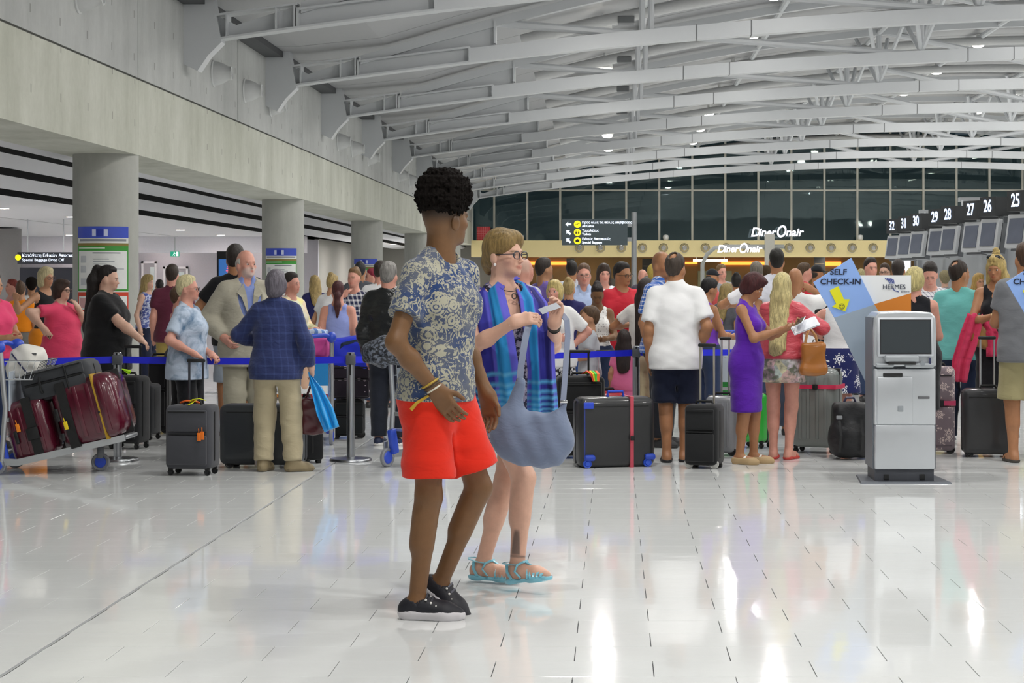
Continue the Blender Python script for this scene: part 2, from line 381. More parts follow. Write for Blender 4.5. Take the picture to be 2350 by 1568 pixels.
# steel trusses
def arc_bar(mb, x0, x1, y0, y1, zlo, zhi, n=14):
    V = []; F = []
    for j in range(n + 1):
        x = x0 + (x1 - x0) * j / n; V += [(x, y0, zlo(x)), (x, y1, zlo(x)), (x, y1, zhi(x)), (x, y0, zhi(x))]
    for j in range(n):
        for q in range(4): F.append((4 * j + q, 4 * j + (q + 1) % 4, 4 * j + 4 + (q + 1) % 4, 4 * j + 4 + q))
    F += [(3, 2, 1, 0), (4 * n, 4 * n + 1, 4 * n + 2, 4 * n + 3)]
    mb.add(V, F)
ORD = ['nearest', 'second', 'third', 'fourth', 'fifth', 'sixth', 'seventh', 'eighth', 'ninth']
def truss(y, i):
    t = thing('roof_truss', 'white steel roof truss, %s of the nine from the front of the hall' % ORD[i], 'truss', (XW, y, 4.0), 0, 'roof trusses across the hall')
    def L(mb, name, sm=False):
        o = mb.build(name, steelw, t, sm, loc=(-XW, -y, -4.0)); return o
    xe = min(XE - .1, 30.0)
    # wall bracket: thick plate with cut corner
    mb = MB(); z = ZL(-6.3); mb.prism([(XW, z - .42), (XW + .23, z - .53), (XW + .40, z - .28), (XW + .62, z - .06), (XW + .50, z + .55), (XW + .42, z + 1.3), (XW, z + 1.3)], y - .16, y + .16); L(mb, 'bracket')
    # short beam by the wall: flanges, thin web, stiffeners
    zt = lambda x: ZL(x) + .42
    mb = MB(); arc_bar(mb, -6.5, -5.15, y - .17, y + .17, ZL, lambda x: ZL(x) + .035, 3); arc_bar(mb, -6.5, -5.15, y - .17, y + .17, lambda x: zt(x) - .035, zt, 3); arc_bar(mb, -6.5, -5.15, y - .02, y + .02, lambda x: ZL(x) + .03, lambda x: ZU(x) + .05 if x > -6.2 else zt(x), 4)
    for xs in (-6.3, -5.5, -5.2): mb.box((xs - .015, y - .16, ZL(xs) + .03), (xs + .015, y + .16, zt(xs) - .03))
    L(mb, 'end_beam')
    # haunch: deep web plate rising to the top chord
    zc = lambda x: ZL(x) + .33
    mb = MB(); arc_bar(mb, -5.15, -2.9, y - .17, y + .17, ZL, lambda x: ZL(x) + .035, 5); arc_bar(mb, -5.15, -2.9, y - .17, y + .17, lambda x: zc(x) - .035, zc, 5); arc_bar(mb, -5.15, -2.4, y - .022, y + .022, lambda x: ZL(x) + .03, lambda x: ZU(x) - .05, 6)
    mb.box((-5.17, y - .16, ZL(-5.15)), (-5.13, y + .16, ZU(-5.15))); mb.box((-2.42, y - .16, zc(-2.4)), (-2.38, y + .16, ZU(-2.4))); mb.box((-2.93, y - .16, ZL(-2.9) + .02), (-2.89, y + .16, zc(-2.9) - .02))
    L(mb, 'haunch')
    mb = MB(); arc_bar(mb, -2.9, xe, y - .15, y + .15, ZL, lambda x: ZL(x) + .29, 24); L(mb, 'bottom_chord')
    mb = MB(); arc_bar(mb, -5.1, xe, y - .11, y + .11, lambda x: ZU(x) - .10, lambda x: ZU(x) + .08, 24); L(mb, 'top_chord')
    for xj in (.65 + 1.0, .65 + 2.1, 7.35 + 1.1, 7.35 + 2.2, 14.05 + 1.1, 14.05 + 2.2):
        mb = MB(); mb.box((xj - .012, y - .156, ZL(xj) - .004), (xj + .012, y + .156, ZL(xj) + .296)); o = mb.build('splice_joint', plain('#6e7072', .6), t, loc=(-XW, -y, -4.0))
    nodes = [.65, 7.35, 14.05, 20.75, 27.45]
    for j, xn in enumerate(nodes):
        if j == 0:
            for sx in (-.09, .09): L(MB().tube([(xn + sx, y, ZL(xn) + .2), (xn + sx, y, ZU(xn))], .065, 8), 'post', True)
        else:
            L(MB().tube([(xn, y, ZL(xn) + .2), (xn, y, ZU(xn))], .08, 8), 'post', True)
            for sx, sy in ((-.45, -1.5), (.45, -1.5), (-.45, 1.5), (.45, 1.5)):
                L(MB().tube([(xn, y, ZL(xn) + .26), (xn + sx, y + sy, ZU(xn) - .02)], .06, 6), 'strut', True)
        x0 = -2.3 if j == 0 else nodes[j - 1] + .25
        if xn <= 15:
            L(MB().tube([(x0, y, ZU(x0) - .05), (xn - .15, y, ZL(xn) + .2)], .085, 8), 'diagonal', True)
        else:
            L(MB().tube([(nodes[j - 1] + .15, y, ZL(nodes[j - 1]) + .2), (xn - .25, y, ZU(xn - .25) - .05)], .085, 8), 'diagonal', True)
for i in range(9): truss(32 + 7.5 * i, i)

# roof downlights
lamp_n = 0
def roof_lamp(x, y, z, lab):
    global lamp_n
    t = thing('ceiling_light', lab, 'light', (x, y, z), 0, 'round lights under the roof')
    MB().lathe([(.05, .32), (.05, .14), (.20, .13), (.225, .02), (.20, 0), (.20, .02)], 24).build('housing', white_paint, t, True)
    MB().tube([(0, 0, .3), (0, 0, max(.35, ZR(x) - z))], .02, 6).build('hanger', steelw, t)
    MB().lathe([(.20, .02), (.195, -.05), (.155, -.10), (.08, -.13), (0, -.137)], 24).build('diffuser', glow('#fff8ea', 13.0), t, True)
    L = bpy.data.lights.new('lamp', 'AREA'); L.shape = 'DISK'; L.size = .34; L.energy = LAMP_W; L.color = LAMP_COL
    o = bpy.data.objects.new('lamp', L); C.objects.link(o); o.parent = t; o.location = (0, 0, -.15)
ROWS = [(-.26, 5.55), (3.52, 6.37), (10.8, 7.13), (14.95, 7.1), (19.5, 6.75), (24.5, 6.0)]
RN = ['first row from the concrete wall', 'second row from the concrete wall', 'third row from the concrete wall', 'fourth row from the concrete wall', 'fifth row from the concrete wall', 'sixth row from the concrete wall']
for r, (x, z) in enumerate(ROWS):
    ds = [35.75 + 7.5 * k for k in range(-6, 8)]
    for k, y in enumerate(ds):
        if (r == 0 and k in (9, 10)): continue
        roof_lamp(x, y, z + EYE, '%s lit round downlight from the front, in the %s' % (NTH[k], RN[r]))

# nozzles on the concrete wall
def nozzle(loc, rz, lab, grp, s=1.0, m=None):
    t = thing('air_nozzle', lab, 'vent', loc, rz, grp)                # blows along -y of its own frame
    M = Matrix.Rotation(PI / 2, 4, 'X') @ Matrix.Scale(s, 4)
    MB().lathe([(.235, 0), (.235, .02), (.215, .035), (.20, .10), (.165, .20), (.12, .27), (.125, .33), (.10, .335), (.085, .29)], 28, M=M).build('bell', m or plain('#c9cbcb', .38), t, True)
    MB().lathe([(0, .27), (.092, .27)], 20, M=M).build('mouth', plain('#3c3e40', .8) if m is None else dark, t)
k = 0
for d, z in ((24.2, 3.75), (25.6, 3.75), (34.2, 3.66), (37.1, 3.64), (39.9, 3.62), (49.6, 3.58), (52.3, 3.58), (55.7, 3.56), (63.6, 3.5), (67, 3.5), (70.4, 3.5)):
    k += 1; nozzle((XW, d, z + EYE), R(90), '%s grey air nozzle from the front on the bare concrete wall' % NTH[k - 1], 'air nozzles on the concrete wall')

# glazed end wall
win = thing('window_1', None, None, (XW, DB, 3.5)); del win['label']; del win['category']; win['kind'] = 'structure'
def mat_glass():
    m, nt, b = newmat('night_glass'); out = nt.nodes['Material Output']
    tr = nt.nodes.new('ShaderNodeBsdfTransparent'); tr.inputs[0].default_value = (.42, .5, .5, 1)
    gl = nt.nodes.new('ShaderNodeBsdfGlossy'); gl.inputs['Roughness'].default_value = .02; gl.inputs[0].default_value = (.85, 1, .97, 1)
    fr = nt.nodes.new('ShaderNodeFresnel'); fr.inputs[0].default_value = 1.5
    g = nt.nodes.new('ShaderNodeNewGeometry'); bp = nt.nodes.new('ShaderNodeBump'); bp.inputs['Strength'].default_value = .02; bp.inputs['Distance'].default_value = .1
    nt.links.new(noise(nt, g.outputs['Position'], .8, 2), bp.inputs['Height']); nt.links.new(bp.outputs[0], gl.inputs['Normal'])
    mx = nt.nodes.new('ShaderNodeMixShader'); nt.links.new(mth(nt, 'MULTIPLY', fr.outputs[0], 2.0), mx.inputs[0]); nt.links.new(tr.outputs[0], mx.inputs[1]); nt.links.new(gl.outputs[0], mx.inputs[2]); nt.links.new(mx.outputs[0], out.inputs[0])
    return m
glass = mat_glass(); PW = 1.632; x0 = -4.31 - 2 * PW; ZT = 6.04
pm = MB().box((.04, -.01, 0), (PW - .04, .01, 1)).build('pane', glass, win, fix=False); pm.location = (x0 - XW, 0, 0); first = True
for k in range(25):
    xa = x0 + PW * k; top = ZR(max(-6, xa + PW / 2)) + .1
    for (za, zb) in ((3.54, ZT - .03), (ZT + .03, top)):
        if xa < XW - .9: continue
        if first: o = pm; first = False
        else: o = pm.copy(); C.objects.link(o)
        o.location = (xa - XW, 0, za - 3.5); o.scale = (1, 1, zb - za)
    if xa >= XW: MB().box((-.05, -.12, 0), (.05, .1, top - 3.54)).build('mullion', plain('#cfccc0', .45), win, loc=(xa - XW, 0, .04))
MB().box((0, -.09, -.04), (XE - XW, .06, .04)).build('transom', plain('#cfccc0', .45), win, loc=(0, 0, ZT - 3.5))
# cream band with spherical nozzles, and the bar front under it
band = MB().box((XW, DB - 1.2, 2.74), (XE, DB + .3, 3.54)).build('wall_end', plain('#eedca2', .6, 0, .02)); band['kind'] = 'structure'
for k in range(17):
    px = 1330 + 48.1 * k; d = DB - 1.2
    nozzle((wx(px, d), d, 3.17), 0, '%s chrome ball nozzle from the concrete wall on the cream band' % NTH[k], 'ball nozzles along the cream band', .98, plain('#b6b3ac', .22, .9))
bw = MB().box((XW, 107, 0), (XE, 107.3, 3.6)).build('wall_bar', plain('#a5875c', .7)); bw['kind'] = 'structure'
cb = MB().box((XW, DB + .3, 2.9), (XE, 107, 3.0)).build('ceiling_bar', plain('#d8c49a', .6)); cb['kind'] = 'structure'
# ------------------------------------------------------------------ lights of the low ceiling and the bar
def low_lamp(x, y, z, lab, r=.16, w=LOW_W, col='#fff4ee'):
    t = thing('recessed_light', lab, 'light', (x, y, z), 0, 'recessed lights in the low ceilings')
    MB().lathe([(r + .03, .01), (r + .03, -.012), (r, -.014), (r, .0)], 24).build('rim', white_paint, t, True)
    MB().lathe([(0, -.006), (r, -.006)], 24).build('diffuser', glow(col, 16.0), t)
    L = bpy.data.lights.new('lamp', 'AREA'); L.shape = 'DISK'; L.size = .3; L.energy = w; L.color = LAMP_COL
    o = bpy.data.objects.new('lamp', L); C.objects.link(o); o.parent = t; o.location = (0, 0, -.03)
n = 0
for x in (-15.9, -22.0):
    for y in (12, 20, 28, 36, 43, 51, 57.5, 64.5, 71.8, 79.2):
        n += 1; low_lamp(x, y, 3.40, 'recessed downlight left of the columns, %s of the %s row' % (NTH[(n - 1) % 10], 'nearer' if x > -20 else 'deeper'))
for y in (87.5, 94, 101): n += 1; low_lamp(-10.6, y, 3.33, w=190, lab= 'added fill downlight in the low ceiling near the grey end wall, %s of three' % NTH[n - 21])  # lamps added here, stronger than the rest, to brighten the dark end walls
for i_, x in enumerate((-15.5, -19.5, -23.5)): low_lamp(x, 84.6, 3.40, 'added hidden fill light on the grey wall behind the white bulkhead, %s of three' % NTH[i_], w=22)  # unseen lamps added behind the bulkhead to brighten the grey wall
k = 0
for px, py, d in ((1325, 602, 100), (1340, 606, 101), (1395, 601, 100), (1752, 591, 98.5), (1822, 591, 98.5), (1898, 591, 98.5), (1972, 591, 98.5), (2045, 591, 98.5), (1912, 603, 102), (1976, 604, 102), (1560, 600, 100)):
    k += 1; low_lamp(wx(px, d), d, 2.89, '%s small warm downlight of those under the cream band' % NTH[k - 1], .14, 60, '#ffe9c0')
# ------------------------------------------------------------------ bar under the cream band
for a, b_, z0, z1, mi in ((1195, 1300, 2.45, 2.62, 0), (1500, 1600, 2.50, 2.60, 0), (1655, 1760, 2.45, 2.62, 0), (1880, 1930, 2.4, 2.62, 0)):
    d = 106.98; tag(MB().box((wx(a, d), d - .06, z0), (wx(b_, d), d, z1)).build('light_strip', glow('#ff9a3c', 2.2)), 'orange lit strip on the bar wall, %s' % {1195: 'nearest to the concrete wall', 1500: 'beside the black menu board', 1655: 'behind the grey gantry', 1880: 'farthest from the concrete wall'}[a], 'light', 'orange strips in the bar')
def menu(px0, px1, py0, py1, d, lab, lines=4):
    t = thing('menu_board', lab, 'menu board', (wx(px0, d), d, wz(py1, d)))
    w = wx(px1, d) - wx(px0, d); h = wz(py0, d) - wz(py1, d)
    MB().box((0, 0, 0), (w, .08, h)).build('board', plain('#15161a', .4), t)
    MB().tube([(.1, .04, -wz(py1, d)), (.1, .04, 0)], .03, 6).tube([(w - .1, .04, -wz(py1, d)), (w - .1, .04, 0)], .03, 6).build('post', steelw, t)
    for i in range(lines): MB().box((.05, -.012, h * (i + .8) / (lines + .6)), (w - .05, -.001, h * (i + .8) / (lines + .6) + .02)).build('rail', plain('#8d7f68', .5), t)
menu(1474, 1504, 594, 650, 99, 'black menu board beside the pole under the cream band', 2)
menu(1300, 1318, 593, 606, 103, 'small black board under the cream band near the wall', 1)
menu(1868, 1894, 590, 640, 103, 'tall brown menu board under the cream band behind the crowd', 2)
t = thing('light_bar', 'long white light bar hanging under the cream band behind the crowd', 'light', (wx(1630, 98), 98, wz(598, 98)))
MB().box((-.85, -.05, -.06), (.85, .05, .06)).build('tube', glow('#fffbe8', 6), t); MB().tube([(-.7, 0, .06), (-.7, 0, 1.0)], .015, 5).tube([(.7, 0, .06), (.7, 0, 1.0)], .015, 5).build('hanger', steelw, t)
bar = MB().box((-2, 101, 0), (22, 101.8, 1.15)).build('bar_counter', plain('#6d5a42', .5)); tag(bar, 'long brown bar counter under the cream band at the hall end', 'counter')
for px, w_, h_, c_ in ((1250, .9, 1.9, '#7a6a58'), (1425, 1.1, 1.7, '#54524e'), (1640, 1.8, 2.1, '#8c8f72'), (1830, 1.2, 1.9, '#5c5348'), (1945, 1.3, 2.0, '#6a655b')):
    o = MB().box((-w_ / 2, -.3, 0), (w_ / 2, .3, h_)).box((-w_ / 2 + .08, -.33, .9), (w_ / 2 - .08, -.301, h_ - .1)).build('bar_fridge', plain(c_, .4)); o.location = (wx(px, 105), 105, 0)
    tag(o, 'tall %s cabinet against the bar wall near the %s' % ({'#7a6a58': 'brown', '#54524e': 'dark grey', '#8c8f72': 'greenish', '#5c5348': 'dark brown', '#6a655b': 'grey-brown'}[c_], 'hall end'), 'cabinet')
# the two lettered signs of the bar
letter = glow('#f4f4ff', 1.15)
def script_sign(px0, px1, py, d, lab, post):
    w = wx(px1, d) - wx(px0, d); cx = (wx(px0, d) + wx(px1, d)) / 2; t = thing('lettered_sign', lab, 'sign', (cx, d, wz(py, d)))
    for txt, fx, sz, sq in (('D', -.5, .25, 1.0), ('iner', -.345, .225, .92), ('O', -.02, .34, .72), ('nair', .165, .225, .98)):
        o = words('lettering', txt, sz * w * .95, letter, t, (fx * w, 0, 0 if txt != 'O' else .01 * w), shear=.25, ext=.03, sx=sq, bold=.012 * w / 2.5)
    return t
s1 = script_sign(1722, 1843, 534, DB - 1.15, 'big white lit script lettering standing on the cream band', True)
MB().box((-1.1, .02, -.48), (1.1, .06, -.42)).box((-.8, .02, -.9), (-.76, .06, -.4)).box((.8, .02, -.9), (.84, .06, -.4)).box((0, .02, -.9), (.04, .06, -.4)).build('mounting_rail', steelw, s1, loc=(0, 0, -.0 + .47 - .42))
fr = thing('bar_gantry', 'grey tubular gantry with a square post over the bar entrance', 'gantry', (wx(1766, 84), 84, 0))
z = wz(566, 84); d = 84; xo = wx(1766, 84)
MB().tube([(wx(1612, d) - xo, 0, 0), (wx(1612, d) - xo, 0, z - .75), (wx(1622, d) - xo, 0, z - .35), (wx(1640, d) - xo, 0, z - .06), (wx(1665, d) - xo, 0, z), (wx(1800, d) - xo, 0, z)], .09, 10).build('pipe', plain('#8b8d8a', .5), fr, True)
MB().box((-.2, -.2, 0), (.2, .2, wz(538, d))).build('post', plain('#a4a29a', .7), fr)
script_sign(1645, 1748, 572, 83.8, 'smaller white script lettering hung on the grey gantry of the bar', False)
red = MB().box((0, 0, 0), (.66, .05, .68)).build('red_panel', plain('#c8323a', .5)); red.location = (wx(1094, 96), 96, 3.54); tag(red, 'red gridded panel standing behind the glass balustrade by the concrete wall', 'panel')
for i in range(1, 6): MB().box((.11 * i - .01, -.008, 0), (.11 * i + .01, -.001, .68)).box((0, -.008, .113 * i - .01), (.66, -.001, .113 * i + .01)).build('grid_bar', plain('#e08a8a', .5), red)
wp = MB().box((0, 0, 0), (.14, .14, 1.6)).build('column', plain('#d9d9d2', .5)); wp.location = (wx(1079, 96), 96, 3.54); wp['kind'] = 'structure'
for i, px in enumerate((1196, 1528, 1974)):
    o = MB().lathe([(.06, 0), (.13, .05), (.15, .16), (.12, .26), (0, .3)], 20).build('dome_camera', plain('#e9e9e6', .3), None, True, loc=(wx(px, 96.2), 96.2, 3.54)); tag(o, 'small white dome standing on the cream band, %s of three' % ('first', 'second', 'third')[i], 'camera')
# ------------------------------------------------------------------ wayfinding sign on a pole
sign_grey = plain('#39454a', .45); yel = glow('#f2e312', .85); wht = glow('#e8f0ff', 1.1); blk = plain('#15171a', .6)
d = 40.0; sx, sz = wx(1290, d), wz(563, d); W, H = wx(1440, d) - sx, wz(503, d) - sz
t = thing('wayfinding_sign', 'dark grey wayfinding sign with three yellow pictograms fixed to a pole', 'sign', (wx(1455, d), d, 0))
bx = sx - wx(1455, d)
MB().box((bx, -.06, sz), (bx + W, .06, sz + H)).build('board', sign_grey, t)
MB().tube([(0, .0, 0), (0, .0, wz(487, d))], .055, 14).box((bx + W, -.03, sz + .08), (0, .03, sz + .16)).box((bx + W, -.03, sz + H - .16), (0, .03, sz + H - .08)).build('pole', plain('#8f9294', .4, .5), t, True)
for i, (g, e_) in enumerate((('Προς όλες τις πύλες επιβίβασης', 'All Gates'), ('Τουαλέτες', 'Toilets'), ('Ειδικές Αποσκευές', 'Special Baggage'))):
    zc = sz + H * (.80 - .315 * i); cx = bx + W * .235
    M = Matrix.Translation((cx, -.062, zc)) @ Matrix.Rotation(PI / 2, 4, 'X'); dsc = MB().lathe([(0, .006), (.072, .006), (.072, 0)], 28, M=M).build('pictogram', yel, t)
    mb = MB()
    if i == 0: mb.prism([(-.05, -.004), (.04, .008), (.05, .016), (.042, .018), (-.045, .004)], -.002, 0).prism([(-.01, 0), (.015, 0), (-.012, -.022)], -.002, 0)
    elif i == 1:
        for s_ in (-1, 1): mb.prism([(s_ * .026 - .013, -.03), (s_ * .026 + .013, -.03), (s_ * .026 + .016, .016), (s_ * .026 - .016, .016)], -.002, 0).ball((s_ * .026, 0, .028), (.009, .002, .009), 8, 5)
        mb.box((-.002, -.002, -.036), (.002, 0, .036))
    else: mb.prism([(-.04, -.03), (.04, -.03), (.04, .02), (-.04, .02)], -.002, 0).prism([(-.018, .02), (.018, .02), (.018, .034), (-.018, .034)], -.002, 0)
    mb.build('symbol', blk, dsc, loc=(cx, -.071, zc))
    ax = bx + W * .10; mb = MB()
    pts = [(-.065, 0), (-.01, .05), (-.01, .018), (.055, .018), (.055, -.018), (-.01, -.018), (-.01, -.05)]
    if i: ca, sa = math.cos(-PI / 4), math.sin(-PI / 4); pts = [(x * ca - z * sa, x * sa + z * ca) for x, z in pts]
    mb.prism(pts, -.004, 0).build('arrow', wht, t, loc=(ax, -.0605, zc))
    words('lettering', g, .066, wht, t, (bx + W * .305, -.062, zc + .036), bold=.001); words('lettering', e_, .066, wht, t, (bx + W * .305, -.062, zc - .036), bold=.001)
# sign over the baggage desk on the left
d = 60.0; t = thing('baggage_sign', 'dark hanging sign with white lettering over the desk left of the columns', 'sign', (wx(40, d), d, wz(606, d)))
MB().box((0, 0, 0), (wx(166, d) - wx(40, d), .08, wz(579, d) - wz(606, d))).build('board', plain('#2b2d36', .5), t)
words('lettering', 'Κατάθεση Ειδικών Αποσκευών', .125, wht, t, (.14, -.006, .26)); words('lettering', 'Special Baggage Drop Off', .125, wht, t, (.14, -.006, .12))
MB().lathe([(0, .006), (.09, .006), (.09, 0)], 24, M=Matrix.Translation((.02, 0, .2)) @ Matrix.Rotation(PI / 2, 4, 'X')).build('pictogram', yel, t)
MB().tube([(.3, .04, .36), (.3, .04, 3.4 - wz(606, d))], .02, 6).tube([(1.4, .04, .36), (1.4, .04, 3.4 - wz(606, d))], .02, 6).build('hanger', steelw, t)
pn = MB().box((0, 0, 0), (1.7, .2, 1.95)).build('partition', plain('#3b3c47', .6)); pn.location = (wx(45, 63), 63, 0); tag(pn, 'dark partition under the hanging baggage sign', 'partition')
# green exit signs
for i, (px, py, d) in enumerate(((401, 583, 81.5), (732, 585, 105.5))):
    t = thing('exit_sign', 'green and white emergency exit sign %s' % ('under the white bulkhead' if i == 0 else 'on the grey wall between the columns'), 'sign', (wx(px, d), d, wz(py, d)))
    MB().box((-.18, 0, -.1), (.18, .05, .1)).build('case', glow('#1d9a78', .55), t)
    MB().box((.06, -.006, -.085), (.15, -.001, .085)).build('door_symbol', glow('#f2fff8', .9), t)
    mb = MB(); mb.ball((-.02, -.004, .06), (.02, .003, .02), 8, 5).strip([(-.015, -.004, .035), (-.04, -.004, -.02)], .03, .004, up=(0, 1, 0)).strip([(-.04, -.004, -.02), (0, -.004, -.08)], .018, .004, up=(0, 1, 0)).strip([(-.04, -.004, -.02), (-.09, -.004, -.06)], .018, .004, up=(0, 1, 0)).strip([(-.02, -.004, .03), (.03, -.004, .0)], .014, .004, up=(0, 1, 0)); mb.build('runner_symbol', glow('#f2fff8', .9), t)
    MB().box((-.02, .01, .1), (.02, .04, 3.36 - wz(py, d))).build('hanger', steelw, t)
# dark advertising screen between the columns
d = 50.0; t = thing('advertising_screen', 'tall black advertising screen with a blue picture standing behind the queue', 'screen', (wx(530, d), d, 0))
MB().box((-.36, 0, 0), (.36, .14, wz(577, d))).build('cabinet', black_plastic, t)
MB().box((-.31, -.012, wz(700, d)), (.31, -.001, wz(595, d))).build('display', glow('#3a6fb4', .55), t)
mb = MB(); mb.tube([(.0 + .085 * math.cos(a), -.018, .0 + .085 * math.sin(a)) for a in np.linspace(-2.3, 2.3, 16)], .022, 6); mb.tube([(-.085, -.018, .03), (.02, -.018, .03)], .018, 6); mb.tube([(-.10, -.018, -.03), (.02, -.018, -.03)], .018, 6)
mb.build('logo', glow('#f06a86', .8), t, True, loc=(-.02, 0, wz(619, d)))
# posters wrapped on the columns
def poster(ci, y_top, px0, px1, lab):
    col = columns[ci]; d = col.location.y - .47; r = .474
    dd = col.location.y - .40; cx = col.location.x; a0 = math.asin(max(-.95, (wx(px0, dd) - cx) / r)); a1 = math.asin(min(.95, (wx(px1, dd) - cx) / r))
    t = thing('notice_poster', lab, 'poster', (cx, col.location.y, 0), 0, 'security notices on the columns'); zt = wz(y_top, dd); Hh = 1.42
    def patch(name, u0, u1, v0, v1, mat, lift=.0, par=None):
        V = []; F = []; n_ = 10
        for j in range(n_ + 1):
            a = a0 + (a1 - a0) * (u0 + (u1 - u0) * j / n_)
            for rr in (r + lift, r + lift + .0012):
                for v in (v0, v1): V.append((rr * math.sin(a), -rr * math.cos(a), zt - Hh * v))
        for j in range(n_):
            k = 4 * j; F += [(k + 2, k + 3, k + 7, k + 6), (k, k + 2, k + 6, k + 4), (k + 1, k + 5, k + 7, k + 3)]
        F += [(0, 1, 3, 2), (4 * n_, 4 * n_ + 2, 4 * n_ + 3, 4 * n_ + 1)]
        return MB().add(V, F).build(name, mat, par or t, True)
    P_ = lambda c: plain(c, .35)
    patch('sheet', 0, 1, 0, 1, P_('#e4e6e2')); patch('header_band', 0, 1, 0, .118, P_('#3f55c4'), .0014)
    lg = patch('emblem', .40, .52, .03, .10, P_('#2c3ea8'), .0028); patch('emblem_wing', .32, .39, .03, .10, P_('#cfd6f2'), .0028, lg); patch('emblem_wing', .53, .60, .03, .10, P_('#cfd6f2'), .0028, lg)
    patch('title_line', .05, .95, .128, .15, P_('#8b8f96'), .0014)
    patch('green_panel', 0, 1, .17, .66, P_('#3f9a3a'), .0014); patch('brown_band', 0, 1, .17, .20, P_('#8a7a3c'), .0026); patch('title_line', .03, .55, .212, .226, P_('#cfe6cc'), .0026)
    patch('white_panel', .03, .97, .25, .64, P_('#eceeec'), .0028)
    patch('text_line', .33, .83, .265, .275, P_('#6b7078'), .004)
    for q, (u1, v) in enumerate(((.62, .33), (.72, .355), (.58, .38), (.9, .43), (.74, .455), (.7, .48), (.8, .52), (.66, .545), (.74, .57), (.6, .60))): patch('text_line', .34, u1, v, v + .007, P_('#9aa0a6'), .004)
    for v in (.30, .40, .53): patch('pictogram', .08, .2, v, v + .07, P_('#c3c8cc'), .004)
    patch('red_panel', 0, 1, .67, .87, P_('#d2452c'), .0014); patch('white_panel', .03, .97, .71, .85, P_('#eceeec'), .0028); patch('pictogram', .06, .2, .73, .83, P_('#d6a8a8'), .004)
    for v in (.74, .765, .79): patch('text_line', .34, .8, v, v + .007, P_('#b98888'), .004)
    patch('footer_band', 0, 1, .93, 1.0, P_('#3f55c4'), .0014)
poster(1, 520, 178, 289, 'tall blue, green and red security notice on the nearest round column')
poster(2, 570, 609, 679, 'blue and green security notice on the second round column')
poster(3, 594, 812, 865, 'blue headed security notice on the third round column')
for ci, lines_ in ((1, (('Начиная 31 января 2014', .035, .27),)),): pass

# ------------------------------------------------------------------ check-in desks on the right: number boxes, screens, canopy lights
wck = MB().box((9.2, 24, 0), (9.4, 60, 2.55)).build('wall_desks', plain('#97989a', .6)); wck['kind'] = 'structure'
for y in np.arange(26, 60, 2.6): MB().box((9.14, y - .03, 0), (9.2, y + .03, 2.55)).build('panel_joint', plain('#77797c', .5), wck)
rail = MB().box((6.0, 24, 2.5), (6.25, 40, 2.62)).box((6.2, 24, 1.5), (6.25, 40, 2.5)).build('screen_rail', plain('#8c9094', .45)); tag(rail, 'long grey rail that carries the check-in screens', 'rail')
for y in (24.4, 31, 39.6): MB().box((6.12, y - .05, 0), (6.2, y + .05, 2.5)).build('rail_post', plain('#8c9094', .45), rail)
NUMW = dict(zip(range(25, 33), ('twenty-five', 'twenty-six', 'twenty-seven', 'twenty-eight', 'twenty-nine', 'thirty', 'thirty-one', 'thirty-two')))
KX = 5.5; numbers = {25: 2345, 26: 2280, 27: 2240, 28: 2187, 29: 2157, 30: 2113, 31: 2085, 32: 2057}
for nmb, px in numbers.items():
    y = KX * FPX / (px - VX); t = thing('desk_display', 'check-in display with a dark box numbered %s over a grey screen' % NUMW[nmb], 'screen', (KX, y, 2.2), R(-90 + 28), 'check-in displays')
    # own frame: faces -y
    t.rotation_euler = (0, R(0), R(-90 + 24))
    tilt = Matrix.Rotation(R(-9), 4, 'X')
    MB().box((-.20, -.1, .22), (.20, .32, .50)).build('number_box', plain('#2a2c2e', .5), t)
    words('numeral', str(nmb), .25, glow('#cfe0ff', 1.6), t, (0, -.105, .36), align='CENTER', sx=.8, bold=.004)
    o = MB().rbox((0, 0, 0), (.46, .07, .46), .012, M=tilt).build('screen_case', plain('#a9acaf', .45), t, loc=(0, -.06, -.05))
    MB().box((-.17, -.045, -.17), (.17, -.036, .17), M=tilt).build('display', plain('#5a5f6c', .15, 0, .3, 3), o)
    MB().box((-.2, .06, -.26), (.2, .16, .18), M=tilt).build('back_panel', plain('#6d7074', .5), o)
    MB().box((-.03, .1, -.3), (.03, .16, .24)).box((-.03, .16, .28), (.03, .56, .34)).build('stem', steelw, t)
for i, (px0, px1, py, d) in enumerate(((2113, 2226, 584, 42), (2205, 2262, 572, 36), (2318, 2380, 560, 30), (1985, 2010, 0, 0))):
    if d == 0: continue
    t = thing('desk_light', 'white tube light over the check-in desks, %s' % ('longest, at the far end', 'shorter, in the middle', 'cut by the picture edge')[i], 'light', (wx((px0 + px1) / 2, d), d, wz(py, d)))
    w = (wx(px1, d) - wx(px0, d)) / 2; MB().rbox((0, 0, 0), (2 * w, .3, .07), .03).build('tube', glow('#f4f8ff', 5), t); MB().box((-w, -.2, .036), (w, .25, .09)).build('tray', steelw, t)
    hz = .9 if i < 2 else .44
    MB().tube([(w * .8, .1, .05), (w * .8, .1, hz)], .02, 6).tube([(-w * .8, .1, .05), (-w * .8, .1, hz)], .02, 6).build('hanger', steelw, t)
    if i < 2: MB().box((-w, .1, .88), (9.2 - wx((px0 + px1) / 2, d), .3, .96)).build('arm', plain('#9da0a3', .5), t)
t = thing('light_box', 'bright white lit advertising box at the far end of the check-in desks', 'light box', (wx(2070, 50), 50, 0))
MB().box((-.2, 0, 1.2), (.2, .15, wz(545, 50))).build('lit_face', glow('#f6f8ff', 2.2), t); MB().box((-.23, .02, 0), (.23, .2, wz(543, 50))).build('case', plain('#cfd2d6', .4), t)
o = MB().tube([(wx(2305, 33), 33, 1.72), (9.0, 33, 1.74)], .055, 10).build('yellow_bar', plain('#e6df1c', .5), None, True); tag(o, 'horizontal yellow bar behind the blonde young woman', 'bar')
